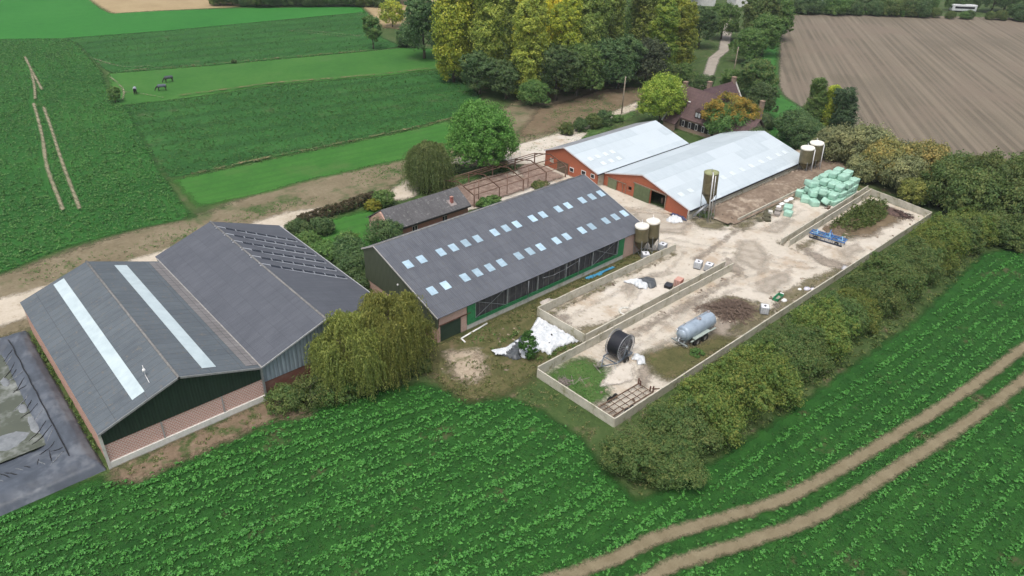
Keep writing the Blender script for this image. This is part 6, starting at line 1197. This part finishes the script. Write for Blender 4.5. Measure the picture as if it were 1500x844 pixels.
hl = ['frontmost olive shrub of the long hedgerow, outside the yard corner','low olive shrub at the near tip of the hedgerow, on the field side','olive shrub beside the rusty trailer frame, outside the wall','yellow green shrub in the near part of the hedgerow','dark green shrub outside the wall opposite the tanker','broad dark green shrub right after the one opposite the tanker','olive shrub of the hedgerow level with the front of the brush pile','olive shrub of the hedgerow level with the middle of the brush pile','olive shrub of the hedgerow beside the white container','brownish shrub of the hedgerow just before the green trough','small olive shrub of the hedgerow beside the green trough','olive shrub of the hedgerow next to the bags in the corner','tall olive shrub of the hedgerow past the bags','olive shrub of the hedgerow beside the small metal crate','olive shrub of the hedgerow level with the cultivator','dark shrub of the hedgerow just past the cultivator','tall green shrub of the hedgerow near the heap of earth','broad shrub of the hedgerow near the far corner of the wall','last shrub of the hedgerow before the dark trees']
used = set()
for (x, y, s, k, rz, *yy), lb in zip(hed, hl):
    s *= 1.0; sc = (s*.98, s*.96, s*(1.02 if x > 3 else .86))
    if k not in used: t = HP[k]; used.add(k); t.location = (x,y-.9,0); t.rotation_euler = (0,0,rz); t.scale = sc; t['label'] = lb; t['group'] = 'shrubs of the long hedgerow'
    else: t = dup(HP[k], (x,y-.9,0), rz, lb, 'shrubs of the long hedgerow', sc)
    if yy: set_mat(t, L_hedge3)
# --- garden shrubs around the lawn
G = [((-4.6,58.2),2.3,2.9,L_dark,'dark round bush at the corner of the lawn behind the grey barn'),((-1.0,57.4),1.9,2.6,L_dark,'dark bush beside the lawn, next to the corner bush'),((-5.6,53.4),2.3,2.9,L_mid,'green bush on the lawn side of the solar roof, farther back'),((-5.4,49.4),2.5,3.0,L_mid,'green bush on the lawn side of the solar roof, midway'),((-2.6,46.6),3.0,3.8,L_dark,'large dark bush below the lawn'),((-4.4,43.2),2.6,3.4,L_dark,'large dark bush between the grey barn and the cattle barn gable'),((-1.2,49.6),2.2,3.0,L_mid,'green bush in the middle of the shrubs below the lawn'),
     ((-5.6,39.4),1.8,2.4,L_dark,'dark bush in the gap beside the cattle barn gable'),((11.9,60.2),1.9,2.7,L_mid,'rounded green bush ending the maroon hedge'),((9.6,59.8),1.5,1.8,leafmat('leaf_goldbush', [(.09,.115,.018),(.15,.17,.025),(.22,.22,.03),(.28,.25,.04)]),'small golden bush in front of the maroon hedge'),
     ((61.6,67.0),1.7,2.6,L_hedge2,'dark bush nearest in the row beyond the smaller metal roof'),((65.6,66.9),1.8,2.8,L_dark,'second dark bush in the row beyond the smaller metal roof'),((69.4,66.5),1.9,3.1,L_hedge2,'third dark bush in the row beyond the smaller metal roof'),((73.0,66.2),2.1,3.4,L_dark,'tallest dark bush in the row beyond the smaller metal roof'),((77.0,66.0),1.4,1.7,L_mid,'small bush at the end of the row beyond the smaller metal roof'),
     ((4.0,48.9),2.9,4.0,L_dark,'dark ivy clad bush covering the end of the low shed'),((24.5,49.6),1.6,1.5,L_mid,'small bush against the bare steel frame'),((26.6,49.9),1.4,1.3,L_mid,'lower bush against the bare steel frame'),((37.4,49.6),1.8,1.2,L_weed,'low scrub behind the cattle barn by the steel frame'),
     ((29.6,64.6),2.0,1.5,L_dark,'low dark bush under the big round tree, left of its trunk'),((38.2,61.4),1.9,1.3,L_dark,'low dark bush right of the big round tree trunk'),
     ((17.2,2.0),1.0,.7,L_mid,'small round green bush behind the tanker wheels, at the wall'),
     ((50.6,24.2),1.3,.8,L_mid,'low green weeds bush at the foot of the tall silo')]
for k, ((x, y), r, h, m, lb) in enumerate(G):
    rr = random.Random(k); one(lb, (x,y), [(0,0,h*.5,r*.85,r*.85,h*.48),(r*.4*rr.uniform(-1,1),r*.4*rr.uniform(-1,1),h*.5,r*.6,r*.6,h*.42),(r*.5*rr.uniform(-1,1),r*.5*rr.uniform(-1,1),h*.4,r*.6,r*.6,h*.38)], int(2200+2300*r*min(h,3)/2), .22 if r > 1.2 else .15, h, m, 200+k, r=.06, limbs=5)
t = one('long maroon and green hedge along the back of the lawn', (4.5,62.2), [(-6.4+i*1.6, .12*i-.3+.1*math.sin(i), .85, 1.15, .95, .85) for i in range(9)], 22000, .19, 1.4, L_maroon, 260, 'hedge', 'hedge', r=.05, limbs=3, nclump=420)
# --- single trees
one('big round bright green tree between the grey willow and the barns', (34.6,62.6), [(0,0,6.8,5.8,5.8,5.6),(2.8,-1.2,4.9,3.8,3.8,3.4),(-3.0,1.0,5.0,3.6,3.8,3.6),(0,-2.6,8.2,3.6,3.4,3.2),(.6,2.2,9.4,3.4,3.4,2.8),(-1,-3,4.4,3.2,3.0,2.6)], 46000, .30, 12, L_bright, 300, 'broadleaf_tree', 'tree', clump=.2, r=.42, trunk_h=9, fol='crown', trn='trunk', zmin=1.3, limbs=9)
one('yellow green tree between the smaller metal roof and the farmhouse', (82.6,58.9), [(0,0,6.4,4.7,4.7,4.6),(1.8,-1.4,4.8,3.0,3.0,2.9),(-2.0,1,5.0,2.9,3,3.0),(.2,0,9.0,2.6,2.6,2.2)], 26000, .32, 11, L_yg, 301, 'broadleaf_tree', 'tree', clump=.24, r=.3, trunk_h=8, fol='crown', trn='trunk', zmin=1.2, drop=.6)
t = one('autumn tree with a green crown turning orange on top, in front of the farmhouse', (86.4,44.6), [(0,0,4.2,4.3,4.3,3.4),(-1.6,1.2,3.4,2.6,2.6,2.4),(1.6,-2.2,4.2,2.6,2.6,2.4)], 15000, .3, 8.5, L_mid, 302, 'autumn_tree', 'tree', clump=.26, r=.25, trunk_h=6, fol='crown', trn='trunk', zmin=.8)
rng = np.random.default_rng(303); V, F, tone = crown(rng, [(0,0,7.2,3.7,3.7,2.3),(2.0,-2.6,6.0,3.0,3.0,2.3),(-1.8,2.2,5.6,2.7,2.7,2.1)], 13000, .3, .26, None, 0, 3.9); np_mesh('crown_top', V, F, L_orange, {'tone': ('FACE', np.clip(tone*.75+.25, 0, 1))}, t)
one('small round tree standing alone at the corner of the horse paddock', (-4.3,143.6), [(0,0,1.9,1.5,1.5,1.4),(.5,.3,2.2,1.0,1.0,1.0)], 2600, .28, 3.2, L_mid, 304, 'small_tree', 'tree', r=.12, fol='crown', trn='trunk')
one('tiny shrub on the far edge of the horse paddock', (31,161.6), [(0,0,.5,.7,.7,.5)], 400, .25, 1, L_dark, 305, 'shrub', 'shrub', r=.05)
one('slender tree on the edge of the upper strip beyond the paddock', (70.7,155.2), [(0,0,6.2,2.5,2.5,3.4),(.8,-.6,4.2,2.1,2.1,2.0),(-.7,.5,7.6,1.6,1.6,1.8)], 5200, .42, 9.2, L_mid, 306, 'broadleaf_tree', 'tree', r=.2, fol='crown', trn='trunk', zmin=1.2)
one('pale yellow tree at the end of the far strip', (92.7,178), [(0,0,4.6,3.9,3.9,3.6),(1.6,0,5.6,2.4,2.4,2.2)], 6000, .45, 8, L_pop, 307, 'broadleaf_tree', 'tree', r=.25, fol='crown', trn='trunk', zmin=.6)
# --- woodland and distant trees: prototypes then copies
def tproto(seed, kind, mat):
    R = random.Random(seed)
    if kind == 'poplar': lob = [(R.uniform(-.9,.9), R.uniform(-.9,.9), 3+i*2.8, 3.7-.28*abs(i-2.4)**1.4*.8, 3.7-.26*abs(i-2.4)**1.4*.8, 2.7) for i in range(7)]+[(R.uniform(-2.4,2.4), R.uniform(-2.4,2.4), R.uniform(4,19), 1.6, 1.6, 2.8) for i in range(9)]; h = 22; n = 42000; leaf = .36
    elif kind == 'round': lob = [(0,0,5.6,4.2,4.2,4.6)]+[(R.uniform(-3.4,3.4), R.uniform(-3.4,3.4), R.uniform(2.2,9.6), R.uniform(1.3,2.4), R.uniform(1.3,2.4), R.uniform(1.2,2.2)) for i in range(13)]; h = 12; n = 30000; leaf = .34
    elif kind == 'cone': lob = [(R.uniform(-.3,.3),R.uniform(-.3,.3),1.8+i*1.75, 3.3-.42*i, 3.3-.42*i, 1.9) for i in range(6)]+[(R.uniform(-1.6,1.6), R.uniform(-1.6,1.6), R.uniform(2,7), 1.5, 1.5, 2.2) for i in range(5)]; h = 12; n = 15000; leaf = .3
    else: lob = [(0,0,2.7,3.1,3.1,2.6)]+[(R.uniform(-1.8,1.8), R.uniform(-1.8,1.8), R.uniform(1.4,3.8), 1.9, 1.9, 1.7) for i in range(4)]; h = 6; n = 22000; leaf = .26
    return shrub_proto(seed, lob, n, leaf, h, mat, 'poplar_tree' if kind == 'poplar' else ('conifer_tree' if kind == 'cone' else ('woodland_tree' if kind == 'round' else 'bushy_tree')), 'tree', clump={'poplar':.34,'cone':.36,'round':.26,'bush':.28}[kind], r=.3 if h > 8 else .15, trunk_h=h*.85, fol='crown', trn='trunk', zmin=.5, limbs=8)
PR = {('poplar',0): tproto(400,'poplar',L_pop), ('poplar',1): tproto(401,'poplar',L_popg), ('round',0): tproto(402,'round',L_mid), ('round',1): tproto(403,'round',L_dark), ('bush',0): tproto(405,'bush',L_greyw), ('bush',1): tproto(406,'bush',L_dark)}
firstuse = set(); PRM = {k: [c for c in kids(t) if c.name.startswith('crown')][0].data.materials[0] for k, t in PR.items()}
def put(kind, v, x, y, s, label, mat=None, sz=1.0, group=None, rz=None):
    key = (kind, v); t = PR[key]; rz = (x*1.7+y*.9) % 6.28 if rz is None else rz; sc = (s, s, s*sz)
    if key not in firstuse: firstuse.add(key); t.location = (x,y,0); t.rotation_euler = (0,0,rz); t.scale = sc; t['label'] = label
    else: t = dup(t, (x,y,0), rz, label, None, sc)
    if group: t['group'] = group
    elif 'group' in t.keys(): del t['group']
    set_mat(t, mat or PRM[key]); return t
W_ = 'trees of the wood behind the farm'
for a in [
 ('round',1,76.2,137.5,1.32,'very dark round tree at the left corner of the wood',None,1.12),
 ('round',1,84,130,1.0,'dark tree just behind the left corner of the wood',None,1.0),
 ('bush',1,81,152,1.1,'dark bushy tree left of the wood beside the dark corner tree',None,1.1),
 ('poplar',0,67.6,113,1.25,'tall yellowing poplar at the left front of the wood',None,1.15),
 ('poplar',0,72.0,103.5,1.1,'yellow green poplar, second along the front of the wood',leafmat('leaf_poplar_b', [(.12,.19,.045),(.20,.27,.055),(.30,.36,.075),(.44,.46,.09)]),1.1),
 ('poplar',0,73.0,91.5,1.15,'pale yellow green poplar standing forward in the middle front of the wood',leafmat('leaf_poplar_c', [(.15,.225,.045),(.24,.32,.06),(.35,.42,.075),(.50,.54,.10)]),.92),
 ('round',1,65.8,100.5,1.0,'dark grey green bush tree below the two yellow poplars',None,.9),
 ('round',1,68.6,94.0,.95,'dark low tree at the foot of the middle poplar, left side',None,.85),
 ('round',0,69.8,86,.72,'mid green low tree at the front edge of the wood near the track',None,.8),
 ('poplar',0,82.0,100,1.15,'golden poplar behind the middle of the wood front',L_gold,1.1),
 ('poplar',0,92.5,99,1.15,'golden orange poplar right of the middle of the wood',L_gold,1.12),
 ('poplar',0,84.0,91.0,1.05,'yellow green poplar right of the pale forward one',None,.95),
 ('round',1,77.5,86,1.15,'dark round tree at the front edge of the wood',None,1.0),
 ('round',0,84.5,86.0,1.15,'mid green round tree at the front edge of the wood, right of the dark one',None,1.05),
 ('poplar',1,91.5,88.5,1.1,'green poplar third from the lane at the front of the wood',None,1.0),
 ('round',0,92,86.0,1.15,'dark tree among the front greens of the wood',L_dark,1.1),
 ('round',1,98,84,1.1,'green tree beside the grey green one at the front of the wood',None,1.0),
 ('poplar',1,100.5,91,1.15,'olive poplar second from the lane',None,1.0),
 ('round',0,105.5,81.5,1.0,'grey green broad tree at the right front of the wood',L_greyg if 'L_greyg' in globals() else leafmat('leaf_greygreen', [(.035,.055,.032),(.06,.085,.046),(.09,.115,.062),(.12,.14,.075)]),1.15),
 ('round',1,103,86.5,1.0,'dark tree behind the grey green broad tree',None,1.1),
 ('poplar',0,114.5,84,1.0,'yellow green poplar at the right end of the wood beside the lane',leafmat('leaf_poplar_d', [(.08,.15,.03),(.14,.21,.04),(.22,.28,.05),(.34,.37,.06)]),.9),
 ('poplar',0,121.5,83.5,1.0,'pale yellow poplar nearest the lane',leafmat('leaf_poplar_e', [(.10,.16,.03),(.17,.23,.04),(.26,.31,.055),(.38,.40,.07)]),.85),
 ('round',0,110.8,78.6,.62,'low olive tree in front of the poplars beside the farmhouse',L_hedge,.9),
 ('round',0,116,77.2,.62,'low green tree in front of the poplars nearest the lane',L_mid,.8),
 ('poplar',1,76,115,1.15,'tall olive poplar in the second row behind the left poplars',None,1.05),
 ('poplar',1,88,110,1.2,'tall olive poplar in the second row, behind the golden one',None,1.1),
 ('poplar',0,98,104,1.15,'yellow poplar in the second row, behind the orange one',None,1.1),
 ('poplar',1,108,98,1.2,'green poplar in the second row at the right of the wood',None,1.05),
 ('poplar',1,117,93,1.15,'green poplar in the second row near the lane',None,1.0),
 ('poplar',0,130,92,1.0,'yellow poplar in the second row beside the bend of the lane',None,.9),
 ('round',0,138,98,1.1,'green round tree left of the lane at the far end of the wood',None,1.2),
 ('round',1,129,100,1.2,'dark round tree deep at the right of the wood',None,1.2),
 ('poplar',1,84,122,1.2,'olive poplar of the third row at the left of the wood',None,1.1),
 ('poplar',0,98,117,1.2,'yellow poplar of the third row in the middle of the wood',None,1.1),
 ('poplar',1,112,109,1.2,'green poplar of the third row at the right of the wood',None,1.1),
 ('round',1,96,132,1.3,'dark tree far back at the left of the wood',None,1.3),
 ('round',0,115,125,1.3,'green tree far back in the middle of the wood',None,1.3),
 ('round',0,140,112,1.3,'green tree far back at the right of the wood',None,1.2),
 # right of the lane
 ('round',1,121.0,60.0,.78,'dark tree right of the lane behind the farmhouse chimney',None,1.0),
 ('round',0,116.5,56.0,.86,'tree with a brownish top beside the green verge behind the farmhouse',L_hedge,1.15),
 ('round',0,119.5,64.8,.6,'small green tree between the lane and the farmhouse',None,.9),
 ('round',0,107.5,49.5,.72,'dark tree between the farmhouse and the verge, lower one',L_dark,1.0),
 ('round',0,109,66.5,.55,'small dark tree behind the farmhouse beside the lane mouth',L_dark,1.0),
 ('bush',0,93.5,62.5,.8,'bushy green shrub behind the farmhouse roof, beside the yellow green tree',L_mid,1.0),
 ('bush',1,86.5,37.2,.9,'dark shrub at the right foot of the autumn tree',None,.9),
 ('round',0,150,79.6,.95,'round green tree right of the lane, at its middle',None,1.0),
 ('round',0,163,82.5,1.1,'broad green tree right of the lane, behind the round one',L_mid,1.05),
 ('round',1,173,90,1.3,'dark reddish green tree at the far right side of the lane',L_hedge2,1.15),
 ('round',0,186,93,1.3,'pale green tree at the head of the green verge',L_mid,1.0),
 ('round',1,200,104,1.3,'dark tree beside the far end of the verge',None,.9),
 ('round',0,172,103,1.0,'green tree left of the far lane end',None,1.1),
 ('round',1,155,100,1.0,'dark tree left of the lane beyond the poplars',None,1.1),
 ('bush',1,99.6,43.8,.8,'small dark bush between the autumn tree and the verge',None,.8),
 ('bush',0,104.5,41.0,.7,'low bush at the edge of the verge beside the big metal roof',L_mid,.6),
 ('poplar',1,102.5,34.2,.60,'tall green tree at the near end of the verge, left of the pair',L_mid,.95),
 ('poplar',1,102.6,28.2,.66,'broader blue green tree, right of the pair by the silos',leafmat('leaf_bluegreen', [(.03,.06,.028),(.05,.09,.042),(.075,.12,.055),(.10,.15,.07)]),.82),
 ('poplar',1,104,31.4,.52,'yellow green tree between the pair by the verge',L_pop,1.0),
 ('bush',1,97.5,35.0,1.25,'dark dense bush behind the corner of the big metal roof',None,1.0),
 ('bush',1,94.3,30.2,1.15,'dark dense bush right behind the two far silos',None,1.0),
 ('bush',1,91.6,26.2,.95,'dark low bush just right of the two far silos',None,.9),
 ('bush',0,91.5,22.8,1.15,'grey green willow bush above the left of the bale stack',None,1.25),
 ('bush',0,93.5,17.4,1.3,'grey green willow bush above the middle of the bale stack',None,1.25),
 ('bush',0,90.2,12.6,1.25,'yellowish willow bush to the right of the bale stack',L_ochre,1.2),
 ('bush',0,87.2,15.2,.9,'low grey willow bush just behind the bale stack',None,1.0),
 ('bush',0,94.0,7.8,1.15,'ochre orange topped bush at the edge of the ploughed field',L_ochre,1.35),
 ('bush',0,87.6,8.2,1.1,'grey willow bush at the back of the far bunker',None,1.2),
 ('bush',0,84.6,4.8,.8,'small pale bush leaning over the far corner of the yard',L_willow,1.05),
 ('bush',0,99.5,3.2,1.0,'silvery bush farthest right on the edge of the ploughed field',leafmat('leaf_silver', [(.08,.10,.065),(.12,.145,.095),(.17,.19,.125),(.22,.23,.15)]),1.0),
 ('bush',0,98.5,12.5,1.1,'silvery green bush behind the ochre one',bpy.data.materials['leaf_silver'],1.0),
 ('bush',1,86.8,1.0,1.25,'dark hedge tree right behind the corner of the outer wall',L_hedge2,1.25),
 ('bush',1,84.0,-4.4,1.35,'dark hedge tree at the right end of the hedgerow',L_hedge2,1.25),
 ('bush',1,90.2,-4.2,1.4,'tall dark tree in the mass at the right, left one',L_hedge2,1.35),
 ('bush',1,93.6,1.8,1.15,'dark tree with a few orange leaves on its top',L_hedge2,1.25),
 ('bush',1,85.2,-10.8,1.35,'dark tree at the right edge above the crop field',L_hedge2,1.2),
 ('bush',1,92.5,-10.8,1.45,'tall dark tree in the mass at the right, right one',L_hedge2,1.3),
 ('bush',1,100.5,-7.2,1.4,'dark tree in the back row of the mass at the right',L_hedge2,1.25),
 ('bush',1,88.5,-17.2,1.4,'dark tree at the right edge, lowest of the mass',L_hedge2,1.2),
 ('bush',1,97,-17,1.4,'dark tree at the right edge, behind the lowest',L_hedge2,1.2),
 ('bush',1,79.2,-9.4,1.0,'low dark bush where the hedgerow meets the mass of trees',L_hedge2,.9),
 ('bush',1,80.2,-13.4,.9,'low dark bush at the corner of the crop field',L_hedge2,.8),
 ]:
    put(a[0], a[1], a[2], a[3], a[4], a[5], a[6], a[7])
# --- far hedges across the top of the picture
rg = random.Random(9)
for i in range(30):
    f_ = i/29; x = 236+f_*112; y = 118.5-f_*101+0; s = rg.uniform(.75,1.15)
    pos = ['at the left end','near the left end','left of the middle','in the middle','right of the middle','near the right end','at the right end'][min(6, int(f_*7))]
    if 282 < x < 305: s *= .5
    put('bush', 1, x+rg.uniform(-2,2), y+rg.uniform(-1.5,2.5), s*1.25, f'dark hedge tree {pos} of the row beyond the ploughed field', rg.choice([L_dark,L_mid,L_hedge2]), 1.0, 'hedge trees beyond the ploughed field')
    put('round', 1, x+12+rg.uniform(-2,4), y+14+rg.uniform(-3,3), s*1.1, f'dark tree {pos} of the second row beyond the ploughed field', rg.choice([L_dark,L_mid,L_dark]), .9, 'second row of trees beyond the ploughed field')
for i in range(15):
    f_ = i/14; x = 62+f_*52; y = 244-f_*34; 
    put('bush', 1, x+rg.uniform(-1,1), y+rg.uniform(-1,1), rg.uniform(1.0,1.35)*(.7 if i > 12 else 1), f'dark bush {["at the left end","left of the middle","right of the middle","at the right end"][min(3,int(f_*4))]} of the far top left row', rg.choice([L_dark,L_dark,L_hedge2]), 1.0, 'bushes between the far fields at the top left')
for i in range(8): put('round', i % 2, 118+i*14+rg.uniform(-3,3), 215-i*9+rg.uniform(-4,4), 1.3, f'green tree {["far left","left","centre","right"][i//2]} in the band behind the wood at the top', None, 1.0, 'trees in the band behind the wood')
t = thing('clipped_hedge', 'clipped bright green hedge beyond the ploughed field', 'hedge', (270,88.5,0), -.76, local=True); rng = np.random.default_rng(7)
V, F, tone = crown(rng, [(i*2.2-12, 0, 1.6, 1.7, 1.2, 1.6) for i in range(12)], 9000, .4, .4, 150, 0, .05); np_mesh('foliage', V, F, L_mid, {'tone': ('FACE', tone)}, t)

# ------------------------------------------------------------------ thin autumn haze in the air
mb = MB(); mb.box(-1400,1400,-1400,1400,-1,56); hz = mb.build('haze', bpy.data.materials.new('haze')); hz['kind'] = 'stuff'; hz['label'] = 'thin pale haze in the air over the farmland'
hm = bpy.data.materials['haze']; hm.use_nodes = True; hm.node_tree.nodes.clear()
pv = hm.node_tree.nodes.new('ShaderNodeVolumePrincipled'); ho = hm.node_tree.nodes.new('ShaderNodeOutputMaterial'); hm.node_tree.links.new(pv.outputs[0], ho.inputs['Volume'])
pv.inputs['Color'].default_value = (.86,.92,1,1); pv.inputs['Density'].default_value = .00012; pv.inputs['Anisotropy'].default_value = .2
S.cycles.volume_bounces = 1
# ------------------------------------------------------------------ scene tidy-up
for o in bpy.data.objects:
    for k in ('_org', '_local'):
        if k in o.keys(): del o[k]
